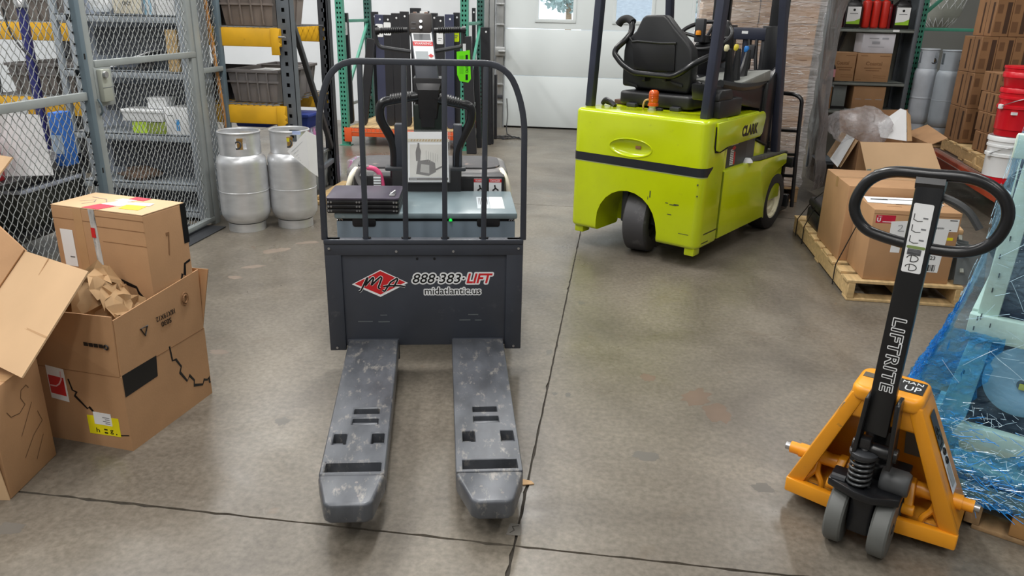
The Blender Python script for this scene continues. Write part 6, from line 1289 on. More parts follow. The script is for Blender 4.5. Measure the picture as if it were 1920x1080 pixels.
rows = [ # pixel column left, right, y, height, lean, tilt, mat, tag, tagz, label
 (640, 656, 8.99, 1.26, 2, 0.0, 'flat', 'white', 0.10, L_+'with a paper tag just inside the left green post'),
 (693, 706, 9.10, 1.28, 2, 0.0, 'flat', None, 0, L_+'set back at the left end of the row in the green rack'),
 (704, 721, 8.98, 1.25, 2, 0.5, 'flatblue', 'white', 0.10, L_+'with the leftmost of the two white tags in the row'),
 (720, 736, 8.98, 1.25, 2, 0.3, 'flat', 'white', 0.08, L_+'with a plain white tag left of the steering head'),
 (736, 753, 8.98, 1.27, 2, 0.0, 'flat', None, 0, L_+'third from the tagged pair, left of the steering head'),
 (752, 768, 8.98, 1.29, 2, 0.0, 'flat', None, 0, L_+'directly left of the pallet truck steering head'),
 (768, 788, 9.05, 1.33, 2, 0.0, 'flat', None, 0, L_+'hidden behind the pallet truck steering head'),
 (788, 806, 8.98, 1.30, 2, 0.0, 'flat', 'white', 0.0, L_+'with a tall white tag right of the steering head'),
 (806, 820, 9.02, 1.28, 2, 0.0, 'flat', None, 0, L_+'between the tall white tag and the blue-black bar'),
 (819, 834, 8.96, 1.25, 2, 0.0, 'flat', 'white', 0.16, L_+'with a low white tag behind the right grip'),
 (836, 853, 8.94, 1.27, 2, 0.0, 'flatblue', None, 0, 'blue-black steel bar behind the right grip'),
 (850, 862, 8.99, 1.29, 2, 0.0, 'flat', 'hiyellow', 0.17, L_+'with a fluorescent yellow tag beside the right green post')]
for u0, u1, y, h, ln, tl_, m, tg_, tz, lb_ in rows:
    x0, x1 = px(u0), px(u1)
    bar_thing(lb_, (x0+x1)/2, (x1-x0)*0.97, y, zf, h, -ln, M[m], True, tl_, True, M[tg_] if tg_ else None, tz)
x0, x1 = px(668), px(690); bar_thing(L_+'slanting across the left end of the row', (x0+x1)/2-0.02, 0.10, 8.93, zf, 1.0, -1, M['flat'], False, 8.5, True)
# loose bars leaning outside the right post
for (u0, u1, vt, vb, y, lb_, tl_) in ((875, 893, 68, 284, 8.62, 'black steel bar leaning outside the right green post, nearest the truck', -2.5), (904, 921, 51, 262, 9.3, 'tall black steel bar with a hole leaning right of the green rack', -1.0), (894, 903, 120, 268, 9.05, 'slim black bar between the two bars leaning right of the green rack', -2.0), (917, 925, 120, 262, 9.35, 'slim black bar farthest right of the bars beside the green rack', -1.0), (926, 931, 140, 250, 9.75, 'thin dark bar beside the door track', 0.0), (886, 892, 15, 100, 9.95, 'black bar end showing behind the right rear green post', 0.0)):
    a, b = WORLD.y(u0, vb, y), WORLD.y(u1, vb, y); top = WORLD.y(u0, vt, y).z
    zb_ = 0.0 if vb > 200 else 0.0
    bar_thing(lb_, (a.x+b.x)/2, b.x-a.x, y, 0.002, top, -2, M['flat'], u0 in (904, 886), tl_, False)
dt = thing('door_cord', 'thin black cable coiled on the floor by the overhead door', 'cable', (-1.47, 9.9, 0.0))
cp = []
for k in range(60):
    a = k*0.33; cp.append((0.02+0.20*math.cos(a)*(0.6+0.4*math.sin(k*0.11)), -0.02+0.13*math.sin(a)*(0.7+0.3*math.cos(k*0.2)), 0.007+0.004*(k % 3)))
part('cable', MB().tube([(-0.08, 0.75, 0.42), (-0.06, 0.72, 0.2), (-0.05, 0.55, 0.03), (0.0, 0.3, 0.008)]+cp+[(0.25, -0.12, 0.008)], 0.0065, 6), M['black'], dt)
part('plug', MB().box(0.24, 0.29, -0.135, -0.105, 0.001, 0.03), M['black'], dt, bev=0.006)
# ================================================================ WIRE CAGE on the left
CX = -2.97
cg = thing('wire_cage', 'grey wire mesh cage wall with lock box and posts on the left', 'cage', (CX, 0, 0))
def mesh_panel(y0, y1, z0, z1, par, pitch=0.046, vp=0.062, off=0.0):
    """woven diamond mesh: two families of crimped wires"""
    mb = MB(); Wd, Hh = y1-y0, z1-z0; k = vp/pitch
    n = int((Wd+Hh/k)/pitch)+2
    for s in (1, -1):
        for i in range(n):
            y = y0-Hh/k+i*pitch if s > 0 else y0+i*pitch; pts = []
            st = pitch/2; j = 0
            yy = max(y, y0) if s > 0 else min(y, y1)
            m = int(Hh/(vp/2))+1
            for j in range(m+1):
                z = z0+j*vp/2; yj = y+s*(z-z0)/k
                if yj < y0-1e-6 or yj > y1+1e-6 or z > z1: continue
                o = (0.003 if (j+i) % 2 else -0.003)*s
                pts.append((off+o, yj, z))
            if len(pts) > 1: mb.tube(pts, 0.0021, 5)
    return part('wire_mesh', mb, M['wire'], par, smooth=80, kind='stuff')
YP, YC, YE = 4.06, 5.24, 5.62
mesh_panel(2.2, YP-0.03, 0.045, 2.2, cg); mesh_panel(YP+0.05, YC-0.02, 0.045, 2.2, cg); mesh_panel(YC+0.04, YE-0.03, 0.045, 2.2, cg)
def vpost(y0, y1, m, w=0.03, x=0.0): part('post', MB().box(x-w/2, x+w/2, y0, y1, 0, 2.3), m, cg, bev=0.003)
part('post', MB().box(0.0, 0.035, YP-0.045, YP-0.005, 0.0, 2.3), M['cagedark'], cg, bev=0.004, label='blue-grey cage post')
part('post', MB().box(-0.006, 0.02, YP, YP+0.062, 0.0, 2.3), M['cage'], cg, bev=0.003)
part('post', MB().box(-0.02, 0.022, YC-0.085, YC-0.03, 0.03, 2.3), M['cage'], cg, bev=0.003)
part('post', MB().box(-0.022, 0.026, YC-0.02, YC+0.05, 0.0, 2.3), M['cage'], cg, bev=0.004)
part('post', MB().box(-0.02, 0.022, YE-0.05, YE, 0.0, 2.3), M['cagedark'], cg, bev=0.004)
part('rail', MB().box(-0.004, 0.026, YP+0.06, YC-0.03, 1.200, 1.238), M['cage'], cg, bev=0.003)
part('rail', MB().box(-0.004, 0.026, 2.2, YP-0.045, 1.030, 1.075), M['cage'], cg, bev=0.003)
part('rail', MB().box(-0.004, 0.026, YC+0.05, YE-0.05, 1.085, 1.12), M['cage'], cg, bev=0.003)
part('rail', MB().box(-0.012, 0.03, YP+0.06, YC-0.03, 0.03, 0.062), M['cage'], cg, bev=0.003)
part('rail', MB().box(-0.012, 0.03, 2.2, YP-0.045, 0.02, 0.05), M['cage'], cg, bev=0.003)
for y in (2.2, YP, YC): part('top_rail', MB().box(-0.01, 0.025, y, y+1.0 if y < 5 else YE, 2.2, 2.24), M['cage'], cg, bev=0.003)
part('rail', MB().box(-0.012, 0.03, 2.2, YC, 2.195, 2.235), M['cage'], cg, bev=0.003)
part('post', MB().box(-0.02, 0.02, 2.15, 2.2, 0, 2.3), M['cage'], cg, bev=0.003)
# lock box
lk = part('lock_plate', MB().box(0.018, 0.024, YP+0.045, YP+0.20, 0.985, 1.20), M['cage'], cg, bev=0.002)
part('lock_case', MB().box(0.024, 0.055, YP+0.062, YP+0.145, 1.01, 1.19), mat('lock_grey', (164, 168, 158), 0.45), lk, bev=0.006)
part('lock_cylinder', MB().cyl((0.05, YP+0.085, 1.162), (0.072, YP+0.085, 1.162), 0.018, 16), M['steel'], lk)
part('lock_seam', MB().box(0.0545, 0.056, YP+0.062, YP+0.145, 1.088, 1.091), M['rackgrey'], lk, smooth=0)
part('keeper', MB().tube(rounded([(0.03, YP+0.03, 1.03), (0.045, YP+0.035, 1.0), (0.04, YP+0.045, 0.955), (0.02, YP+0.05, 0.94)], 0.02), 0.006, 6), M['cagedark'], lk)
mb = MB()
for z in [0.55+0.06*k for k in range(24)]: mb.cyl((0.0, YP-0.05, z), (0.004, YP-0.05, z), 0.006, 6)
part('wire_end', mb, M['dark'], cg, smooth=0, kind='stuff')
for z in (0.62, 1.25): part('post_slot', MB().box(0.035, 0.0358, YP-0.035, YP-0.022, z, z+0.03), M['dark'], cg, smooth=0)
# floor plate under the corner
fp = thing('floor_plate', 'dark flat steel plate on the floor at the foot of the cage corner', 'plate', (-2.93, 4.95, 0))
part('plate', MB().slab([(-0.40, -0.35, 0.001), (0.10, -0.32, 0.001), (0.10, 0.20, 0.001), (-0.40, 0.20, 0.001)], 0.008), M['rackdark'], fp, bev=0.002)
# broom
bh = thing('broom', 'wooden broom handle leaning on the end post of the cage', 'broom', (-2.905, 5.62, 0.0))
b0, b1 = WORLD.y(424, 240, 5.58), WORLD.y(384, 0, 5.48)
o = Vector((-2.905, 5.62, 0)); d = (b1-b0).normalized(); k0 = (b0.z-0.06)/d.z
part('handle', MB().cyl(b0-d*k0-o, b1+d*0.15-o, 0.0135, 12), M['broomwood'], bh)
hb = b0-d*k0-o
part('brush_head', MB().box(hb.x-0.05, hb.x+0.03, hb.y-0.12, hb.y+0.10, 0.05, 0.09), M['broomwood'], bh, bev=0.008)
part('bristles', MB().hexa([(hb.x-0.06, hb.y-0.13, 0.0), (hb.x+0.04, hb.y-0.13, 0.0), (hb.x+0.04, hb.y+0.11, 0.0), (hb.x-0.06, hb.y+0.11, 0.0)], [(hb.x-0.045, hb.y-0.11, 0.055), (hb.x+0.025, hb.y-0.11, 0.055), (hb.x+0.025, hb.y+0.09, 0.055), (hb.x-0.045, hb.y+0.09, 0.055)]), M['rackdark'], bh)

# ================================================================ GREY SHELVES inside the cage
gs = thing('shelving_unit', 'pale grey metal shelves behind the wire mesh cage', 'shelving', (-4.04, 5.25, 0))
UW, UD = 0.96, 0.32
for z in (0.08, 0.28, 0.645, 1.09, 1.468, 1.95):
    part('shelf', MB().box(0.035, UW, 0.0, UD, z-0.012, z).box(0.035, UW, 0.0, 0.012, z-0.05, z), M['shelfgrey'], gs, bev=0.003)
for x in (0.0, UW-0.005):
    for y in (0.0, UD-0.035): part('upright', MB().box(x, x+0.042, y, y+0.035, 0, 2.2), M['shelfgrey'], gs, bev=0.002)
part('upright', MB().box(0.12, 0.175, 0.0, 0.035, 0, 2.2), M['shelfgrey'], gs, bev=0.002)
part('side_panel', MB().box(UW+0.037, UW+0.041, 0.0, UD, 0, 2.2), M['shelfgrey'], gs, smooth=0)
part('back_panel', MB().box(0.0, UW+0.04, UD+0.001, UD+0.005, 0, 2.2), mat('shelf_back_grey', (168, 176, 190), 0.5), gs, smooth=0)
for z in (0.2, 0.55, 0.98, 1.38): part('back_shade', MB().box(0.18, UW-0.01, 0.2, 0.205, z-0.2, z), mat('shelf_bin_shade', (70, 74, 82), 0.5), gs, smooth=0)  # dark sheets stand for bin fronts and the shade under each shelf
GX, GY = -4.04, 5.25
def sbox(name, label, cat, u0, u1, vb, z, y, d, h, m, extra=None):
    a, b = WORLD.y(u0, vb, y), WORLD.y(u1, vb, y); t = thing(name, label, cat, (a.x, y, z+0.001))
    part('body', MB().box(0, b.x-a.x, 0, d, 0, h), m, t, bev=0.004); return t, b.x-a.x
t, w = sbox('printed_box', 'white box with a blue mark beside the lime green box behind the mesh', 'box', 313, 356, 247, 0.645, 5.265, 0.22, 0.195, M['white'])
part('print', MB().box(w*0.45, w*0.6, -0.001, 0, 0.03, 0.11), mat('print_blue', (70, 150, 214), 0.5), t, smooth=0); part('print', MB().box(w*0.12, w*0.35, -0.001, 0, 0.135, 0.14), M['ink'], t, smooth=0)
t, w = sbox('lime_box', 'lime green box on the third shelf under the white tray behind the mesh', 'box', 250, 312, 242, 0.645, 5.27, 0.2, 0.085, mat('dull_olive', (140, 158, 62), 0.55))
part('end_face', MB().box(0, w*0.42, -0.003, 0.0, 0.002, 0.083), mat('bright_lime_card', (190, 226, 70), 0.5), t, smooth=0)
t, w = sbox('white_tray', 'white plastic tray lying on the lime green box behind the mesh', 'tray', 229, 303, 215, 0.7325, 5.26, 0.22, 0.075, M['white'])
part('tray_lip', MB().box(-0.01, w+0.01, -0.01, 0.23, 0.062, 0.085), M['white'], t, bev=0.006)
t, w = sbox('small_white_box', 'small white carton set on top of the white tray behind the mesh', 'box', 275, 310, 180, 0.8225, 5.30, 0.12, 0.075, M['white']); part('lid', MB().box(-0.003, w+0.003, -0.003, 0.123, 0.06, 0.079), M['white'], t, bev=0.002)
t, w = sbox('timber_offcut', 'upright pale timber offcut at the right end of the second shelf', 'timber', 316, 337, 122, 1.09, 5.28, 0.045, 0.285, M['wood']); part('nail', MB().cyl((w*0.5, -0.003, 0.2), (w*0.5, 0.0, 0.2), 0.004, 8), M['dark'], t)
pr_ = thing('paper_pile', 'loose white papers and black offcuts on the second shelf behind the mesh', 'paper', (-3.74, 5.30, 1.092))
for k, (x, y, a, tz) in enumerate(((0.02, 0, 0.1, 0.0), (0.13, 0.02, -0.2, 0.012), (0.22, 0.0, 0.3, 0.03), (0.28, 0.03, 0.1, 0.06))):
    c_, s_ = math.cos(a)*0.12, math.sin(a)*0.05
    part('sheet', MB().slab([(x-0.11, y-0.02, tz), (x+0.10, y-0.02, tz+0.02+0.015*k), (x+0.12, y+0.16, tz+0.035+0.015*k), (x-0.10, y+0.16, tz+0.01)], 0.006), M['white'], pr_, smooth=0)
part('black_offcut', MB().slab([(0.27, -0.02, 0.0), (0.42, -0.02, 0.01), (0.36, 0.1, 0.07), (0.28, 0.1, 0.04)], 0.02), M['black'], pr_, bev=0.004)
t, w = sbox('sign', 'cream sign lettered ONLY hanging from the top of the cage shelves', 'sign', 212, 266, 18, 1.475, 5.24, 0.006, 0.20, M['cream'])
text('sign_lettering', 'ONLY', M['ink'], t, (w*0.35, -0.001, 0.055), (1, 0, 0), (0, 0, 1), width=w*0.30, fit_h=0.026, size=1.0, off=0.01)
t, w = sbox('blue_white_box', 'white and pale blue box on the top shelf beside the cream sign', 'box', 268, 287, 14, 1.47, 5.27, 0.2, 0.24, M['white']); part('stripe', MB().box(w*0.1, w*0.35, -0.001, 0, 0, 0.24).box(w*0.6, w*0.85, -0.001, 0, 0, 0.24), mat('pale_blue', (150, 190, 214), 0.5), t, smooth=0)
t, w = sbox('white_carton', 'white carton at the right end of the top shelf behind the mesh', 'box', 293, 328, 20, 1.47, 5.27, 0.2, 0.24, M['white']); part('seam', MB().box(0.01, w-0.01, -0.001, 0, 0.1, 0.104), M['grayink'], t, smooth=0)
crumple('white_bundle', 'white wrapped bundle at the left of the top shelf behind the mesh', 'bundle', (-3.72, 5.40, 1.556), 0.09, 0.08, 0.10, M['white'], 31, 0.15, 3)
crumple('rag', 'brown rags and scrap lying on the lowest open shelf behind the mesh', 'rag', (-3.62, 5.37, 0.32), 0.16, 0.08, 0.05, mat('brown_rag', (104, 84, 70), 0.8, 0, 0.3, 30), 32, 0.3, 3)
t, w = sbox('white_folder', 'white folder on the bottom shelf behind the mesh', 'folder', 222, 262, 372, 0.08, 5.27, 0.2, 0.035, M['white']); part('edge', MB().box(0, w, -0.001, 0, 0.012, 0.016), M['grayink'], t, smooth=0)

# ================================================================ YELLOW-BEAM RACK with grey totes
yr = thing('pallet_rack', 'grey pallet rack with yellow beams and grey totes behind the cage', 'rack', (0, 0, 0))
def ypost(x, y, m, w=0.10):
    zs_ = [0.0]; z = 0.06
    while z < 2.5: zs_ += [z, z+0.028]; z += 0.0762
    zs_.append(2.6)
    o = part('upright', MB().cells([x-w/2, x-0.012, x+0.012, x+w/2], zs_, lambda i, j: not (i == 1 and j % 2 == 1), y, y+0.004, lambda a, b, c: (a, c, b)).box(x-w/2, x-w/2+0.004, y, y+0.08, 0, 2.6).box(x+w/2-0.004, x+w/2, y, y+0.08, 0, 2.6), m, yr, smooth=0)
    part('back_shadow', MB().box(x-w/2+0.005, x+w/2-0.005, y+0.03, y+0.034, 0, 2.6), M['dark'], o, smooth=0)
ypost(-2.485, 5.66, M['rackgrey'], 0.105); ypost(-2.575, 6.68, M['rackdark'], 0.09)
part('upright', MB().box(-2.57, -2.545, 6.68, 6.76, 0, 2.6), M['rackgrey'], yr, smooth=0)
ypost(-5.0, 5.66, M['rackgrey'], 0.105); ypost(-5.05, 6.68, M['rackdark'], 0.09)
part('frame_brace', MB().bar((-2.47, 5.72, 1.53), (-2.56, 6.66, 0.36), 0.035, 0.05), M['rackdark'], yr, bev=0.003)
part('frame_brace', MB().bar((-2.47, 5.72, 0.22), (-2.56, 6.66, 0.24), 0.035, 0.04), M['rackgrey'], yr, bev=0.003)
part('frame_brace', MB().bar((-2.47, 5.72, 1.58), (-2.56, 6.66, 2.5), 0.035, 0.05), M['rackdark'], yr, bev=0.003)
for z0, z1 in ((0.70, 0.835), (1.262, 1.392)):
    for y in (5.60, 6.70):
        x1 = -2.50 if y < 6 else -2.53
        part('beam', MB().box(-4.95, x1-0.005, y, y+0.055, z0, z1), M['yellow'], yr, bev=0.006)
    part('beam_end', MB().prism([(-2.565, z0-0.055 if z0 > 1 else z0-0.03), (-2.50, z0-0.055 if z0 > 1 else z0-0.03), (-2.505, z0), (-2.485, z0+0.02), (-2.505, z0+0.035), (-2.485, z0+0.055), (-2.505, z0+0.075), (-2.49, z1), (-2.565, z1)], 'y', 5.592, 5.60), M['yellow'], yr, bev=0.002)
    mb = MB()
    for k in range(48): mb.box(-4.95+k*0.05, -4.946+k*0.05, 5.60, 6.74, z1+0.002, z1+0.008)
    for k in range(9): mb.box(-4.95, -2.54, 5.60+k*0.14, 5.606+k*0.14, z1+0.006, z1+0.012)
    part('wire_deck', mb, mat('galv_deck_wire', (150, 152, 156), 0.4, 0.5), yr, smooth=0, kind='stuff')
part('safety_pin', MB().cyl((-2.50, 5.59, 1.335), (-2.45, 5.585, 1.335), 0.008, 8), M['steel'], yr)
def tote(name, label, x0, x1, y0, y1, z, h, m, group=None):
    t = thing(name, label, 'tote', (x0, y0, z), 0, group); w, d = x1-x0, y1-y0; k = 0.03
    mb = MB()
    o_lo, o_hi = [(k, k, 0), (w-k, k, 0), (w-k, d-k, 0), (k, d-k, 0)], [(0, 0, h), (w, 0, h), (w, d, h), (0, d, h)]
    for i in range(4):
        j = (i+1) % 4; mb.slab([o_lo[i], o_lo[j], o_hi[j], o_hi[i]], -0.006)
    mb.slab(o_lo, 0.006)
    part('shell', mb, m, t, smooth=0)
    rim = MB().box(-0.012, w+0.012, -0.012, 0.006, h-0.022, h).box(-0.012, w+0.012, d-0.006, d+0.012, h-0.022, h).box(-0.012, 0.006, 0, d, h-0.022, h).box(w-0.006, w+0.012, 0, d, h-0.022, h)
    part('rim', rim, m, t, bev=0.003)
    for q in range(1, 5):
        x = w*q/5; part('rib', MB().slab([(x-0.004, k*0.3-0.014, h-0.02), (x+0.004, k*0.3-0.014, h-0.02), (x+0.004, k-0.012, 0.01), (x-0.004, k-0.012, 0.01)], -0.014), m, t, smooth=0)
    part('band', MB().box(-0.006, w+0.006, -0.004, 0.012, h*0.60, h*0.66), m, t, smooth=0)
    for q in range(1, 4):
        y = d*q/4; part('rib', MB().slab([(w+0.008, y-0.004, h-0.02), (w+0.008, y+0.004, h-0.02), (w-k+0.010, y+0.004, 0.01), (w-k+0.010, y-0.004, 0.01)], 0.014), m, t, smooth=0)
    return t
ZL = 0.8485
tote('tote', 'light grey plastic tote in front of the diagonal brace on the lower yellow shelf', -2.985, -2.585, 5.70, 6.28, ZL, 0.24, M['tote'])
tote('tote', 'dark grey plastic tote beside the broom handle on the lower yellow shelf', -3.42, -3.01, 5.70, 6.28, ZL, 0.235, M['totedark'])
tote('tote', 'grey plastic tote at the back of the lower yellow shelf by the rear post', -3.02, -2.66, 6.31, 6.66, ZL, 0.24, M['tote'])
for k, x in enumerate((-3.9, -4.36, -4.84)):
    tote('tote', ('grey tote on the lower yellow shelf hidden mostly by the cage shelves', 'grey tote seen through the mesh left of the cage shelves', 'grey tote at the far left of the lower yellow shelf')[k], x, x+0.42, 5.70, 6.28, ZL, 0.235, M['tote'])
ZU = 1.4055
tote('tote', 'brown-grey tote on the upper yellow shelf above the rack post', -3.0, -2.575, 5.70, 6.30, ZU, 0.24, mat('tote_warm_grey', (128, 118, 112), 0.55))
tote('tote', 'dark tote on the upper yellow shelf beside the broom handle', -3.46, -3.03, 5.70, 6.30, ZU, 0.24, M['totedark'])
tote('tote', 'grey tote on the upper yellow shelf through the mesh at the far left', -4.84, -4.40, 5.70, 6.30, ZU, 0.24, M['tote'])
tp = thing('paper_bundle', 'pale loose papers lying in the light grey tote', 'paper', (-2.80, 5.98, ZL+0.0075)); part('stack', MB().hexa([(-0.13, -0.2, 0), (0.12, -0.18, 0), (0.13, 0.2, 0), (-0.12, 0.2, 0)], [(-0.12, -0.2, 0.20), (0.10, -0.18, 0.21), (0.12, 0.2, 0.205), (-0.12, 0.2, 0.195)]), M['cream'], tp, bev=0.004); part('sheet', MB().slab([(-0.12, -0.2, 0.212), (0.10, -0.16, 0.215), (0.08, 0.18, 0.213), (-0.1, 0.2, 0.212)], 0.003), M['white'], tp, smooth=0)
# under the lower beam: blue bins, bottled water, grey crates
for k, (x0, x1, y0, y1, lb) in enumerate(((-2.95, -2.64, 6.36, 6.66, 'blue plastic bin on the water packs under the yellow shelf'), (-3.32, -2.99, 6.36, 6.66, 'blue plastic bin further left under the yellow shelf'))):
    t = thing('blue_bin', lb, 'bin', (x0, y0, 0.5525)); w, d = x1-x0, y1-y0
    part('shell', MB().hexa([(0.02, 0.02, 0), (w-0.02, 0.02, 0), (w-0.02, d-0.02, 0), (0.02, d-0.02, 0)], [(0, 0, 0.12), (w, 0, 0.12), (w, d, 0.12), (0, d, 0.12)]), M['bluebin'], t, bev=0.008); part('rim', MB().box(-0.01, w+0.01, -0.01, d+0.01, 0.10, 0.125), M['bluebin'], t, bev=0.004)
wrap = film('shrink_wrap', (230, 220, 236), 0.25, 0.1, 14, 0.6, spread=0.15)
for k, (x0, y0, z, colr, lb) in enumerate(((-2.98, 6.40, 0.345, (222, 120, 190), 'pink-capped bottled water pack on the crate under the yellow shelf'), (-2.98, 6.86, 0.002, (190, 210, 230), 'clear bottled water pack on the floor behind the rear rack post'), (-2.50, 6.86, 0.002, (230, 140, 200), 'pink bottled water pack standing outside the rear rack post'))):
    t = thing('water_pack', lb, 'water pack', (x0, y0, z)); nx_, ny_ = (5, 4) if k < 2 else (2, 4)
    for i in range(nx_):
        for j in range(ny_):
            part('bottle', MB().lathe([(0, 0), (0.03, 0), (0.031, 0.02), (0.031, 0.13), (0.014, 0.17), (0.014, 0.20), (0, 0.2)], (0.035+i*0.066, 0.035+j*0.066, 0.0), 9), mat('bottle', (198, 214, 232) if (i+j) % 2 else colr, 0.15), t)
    part('shrink_wrap', MB().prism(rrect(-0.004, nx_*0.066+0.008, -0.004, ny_*0.066+0.008, 0.03), 'z', -0.0005, 0.206), wrap, t, bev=0.02)
tote('crate', 'pale grey slotted crate under the water pack on the floor of the yellow rack', -2.99, -2.60, 6.36, 6.72, 0.002, 0.34, mat('pale_tote', (150, 154, 156), 0.55))
tote('crate', 'grey crate on the floor of the yellow rack behind the left gas cylinder', -3.02, -2.60, 5.78, 6.30, 0.002, 0.24, M['tote'])
t = thing('wood_plank', 'pale wooden plank lying on the floor beside the yellow rack', 'plank', (-2.42, 5.95, 0)); part('plank', MB().box(-0.06, 0.04, 0, 0.75, 0, 0.03), M['wood'], t, bev=0.003); part('plank', MB().box(-0.05, 0.03, 0.05, 0.7, 0.0305, 0.06), M['wood'], t, bev=0.003)

# ================================================================ things inside the cage, left of the blue-grey post
ct = thing('service_cart', 'black wheeled service cart inside the cage behind the boxes', 'cart', (-4.3, 3.75, 0))
part('tray', MB().box(0, 0.78, 0, 0.95, 0.50, 0.54).box(0, 0.78, 0, 0.02, 0.54, 0.60).box(0, 0.78, 0.93, 0.95, 0.54, 0.60), M['black'], ct, bev=0.008)
part('lower_tray', MB().box(0, 0.78, 0, 0.95, 0.16, 0.20), M['black'], ct, bev=0.008)
for x in (0.03, 0.72):
    for y in (0.03, 0.88):
        part('leg', MB().box(x, x+0.035, y, y+0.035, 0.1, 0.52), M['black'], ct, bev=0.004); part('castor', MB().lathe([(0, -0.015), (0.045, -0.015), (0.05, -0.01), (0.05, 0.01), (0.045, 0.015), (0, 0.015)], (x+0.02, y+0.02, 0.05), 18, 'x').box(x+0.0, x+0.035, y, y+0.04, 0.06, 0.11), M['rackdark'], ct)
t = thing('storage_tub', 'dark storage tub with pale grey lid on the cart inside the cage', 'tub', (-4.2, 4.1, 0.2015)); part('tub', MB().hexa([(0.03, 0.03, 0), (0.62, 0.03, 0), (0.62, 0.52, 0), (0.03, 0.52, 0)], [(0, 0, 0.24), (0.65, 0, 0.24), (0.65, 0.55, 0.24), (0, 0.55, 0.24)]), mat('olive_black', (40, 42, 38), 0.5), t, bev=0.01); part('lid', MB().prism(rrect(-0.015, 0.665, -0.015, 0.565, 0.05), 'z', 0.24, 0.268), mat('pale_lid', (168, 174, 190), 0.4), t, bev=0.008)
t = thing('paper_roll', 'curled white paper and wrapping standing on the cart behind the mesh', 'paper', (-3.72, 4.30, 0.5415))
part('curl', MB().grid([[(0.16*math.cos(a)*(1+0.1*q)-0.08, 0.16*math.sin(a)*(1+0.1*q), 0.05+q*0.13+0.05*math.sin(a*2)) for a in [math.radians(150+10*k) for k in range(24)]] for q in range(4)]), M['white'], t)
part('sheet', MB().slab([(0.0, -0.18, 0.0), (0.30, -0.06, 0.0), (0.26, -0.04, 0.36), (0.02, -0.12, 0.38)], 0.004), M['white'], t, smooth=0); part('sheet', MB().slab([(-0.22, -0.1, 0.05), (0.04, -0.20, 0.0), (0.0, -0.06, 0.42), (-0.14, -0.02, 0.36)], 0.004), M['white'], t, smooth=0)
t = thing('blue_box', 'blue and white box on the cart beside the curled paper', 'box', (-3.60, 4.50, 0.5415)); part('body', MB().box(0, 0.075, 0, 0.12, 0, 0.34), mat('box_blue', (50, 110, 200), 0.5), t, bev=0.004); part('panel', MB().box(-0.001, 0.076, -0.0015, 0, 0.08, 0.2), mat('box_pale', (170, 190, 214), 0.5), t, smooth=0)
crumple('clear_bag', 'clear plastic bag lying on the cart behind the mesh', 'bag', (-3.62, 4.38, 0.60), 0.08, 0.10, 0.06, M['clearbag'], 41, 0.2, 3)
t = thing('red_canister', 'red canister at the far left inside the cage', 'canister', (-3.68, 4.02, 0.5415)); part('body', MB().lathe([(0, 0), (0.085, 0), (0.09, 0.02), (0.09, 0.24), (0.05, 0.29), (0.03, 0.3), (0, 0.3)], (0, 0, 0), 20), mat('canister_red', (170, 34, 44), 0.35), t); part('cap', MB().cyl((0, 0, 0.295), (0, 0, 0.34), 0.025, 12), M['black'], t)
t = thing('black_jacket', 'dark bundled cloth hanging over the cart beside the red canister', 'cloth', (-3.99, 3.86, 0.70)); t2 = crumple('dark_cloth', 'dark bundled cloth on the cart beside the red canister', 'cloth', (-3.90, 4.22, 0.66), 0.11, 0.1, 0.14, M['rubber'], 43, 0.2, 3); bpy.data.objects.remove(t)
t = thing('blue_pole', 'dark blue pole standing inside the cage before the yellow beam', 'pole', (-4.33, 5.35, 0)); part('pole', MB().box(-0.03, 0.03, -0.02, 0.02, 0, 1.50), mat('pole_blue', (36, 38, 104), 0.4), t, bev=0.006); part('clamp', MB().lathe([(0, 0), (0.045, 0), (0.045, 0.05), (0.03, 0.07), (0.03, 0.1), (0, 0.1)], (0, 0, 1.50), 14), M['steel'], t); part('foot', MB().cyl((0, 0, 0), (0, 0, 0.015), 0.09, 18), M['rackdark'], t)
part('hose', MB().tube(rounded([(-0.10, -0.06, 1.5), (-0.09, -0.06, 1.35), (0.0, -0.06, 1.2), (0.10, -0.06, 1.12)], 0.1), 0.008, 6), M['black'], t)
t = thing('white_board', 'white sheet board leaning behind the yellow beam at the far left', 'board', (-4.66, 6.55, ZL)); part('board', MB().slab([(0, 0, 0.235+0.01), (0.36, 0, 0.245), (0.36, 0.08, 0.42), (0, 0.08, 0.42)], 0.006), M['white'], t, smooth=0); part('prop', MB().box(0.02, 0.34, 0.01, 0.07, 0, 0.244), M['rackgrey'], t, smooth=0)

# ================================================================ two aluminium gas cylinders
gas_tank('gas_cylinder', 'silver aluminium gas cylinder touching the cage corner, without paper', -2.665, 5.165, 0.0, 0.172, 0.555, 0.155, M['alu'])
T2 = gas_tank('gas_cylinder', 'silver aluminium gas cylinder with a paper sheet taped to its collar', -2.365, 5.335, 0.0, 0.168, 0.555, 0.155, M['alu'])
ps = thing('paper_sheet', 'white printed sheet hanging diagonally on the right silver gas cylinder', 'paper', (-2.365, 5.335, 0.0))
q = [WORLD.y(u, v, 5.145)-Vector((-2.365, 5.335, 0.0)) for u, v in ((539, 284), (572, 246), (590, 262), (591, 340), (576, 322))]
q[0].y -= 0.005; q[3].y += 0.10; q[2].y += 0.10; q[4].y += 0.04; q[1].y += 0.02
part('sheet', MB().slab(q, 0.0015), M['white'], ps, smooth=0)
mb = MB()
for k in range(7):
    a = q[1].lerp(q[3], 0.12+0.09*k); b = q[0].lerp(q[4], 0.10+0.10*k); c0, c1 = b.lerp(a, 0.12), b.lerp(a, 0.82); mb.bar(c0-Vector((0, 0.003, 0)), c1-Vector((0, 0.003, 0)), 0.001, 0.004)
part('printed_line', mb, mat('faint_print', (196, 200, 204), 0.6), ps, smooth=0, kind='stuff')
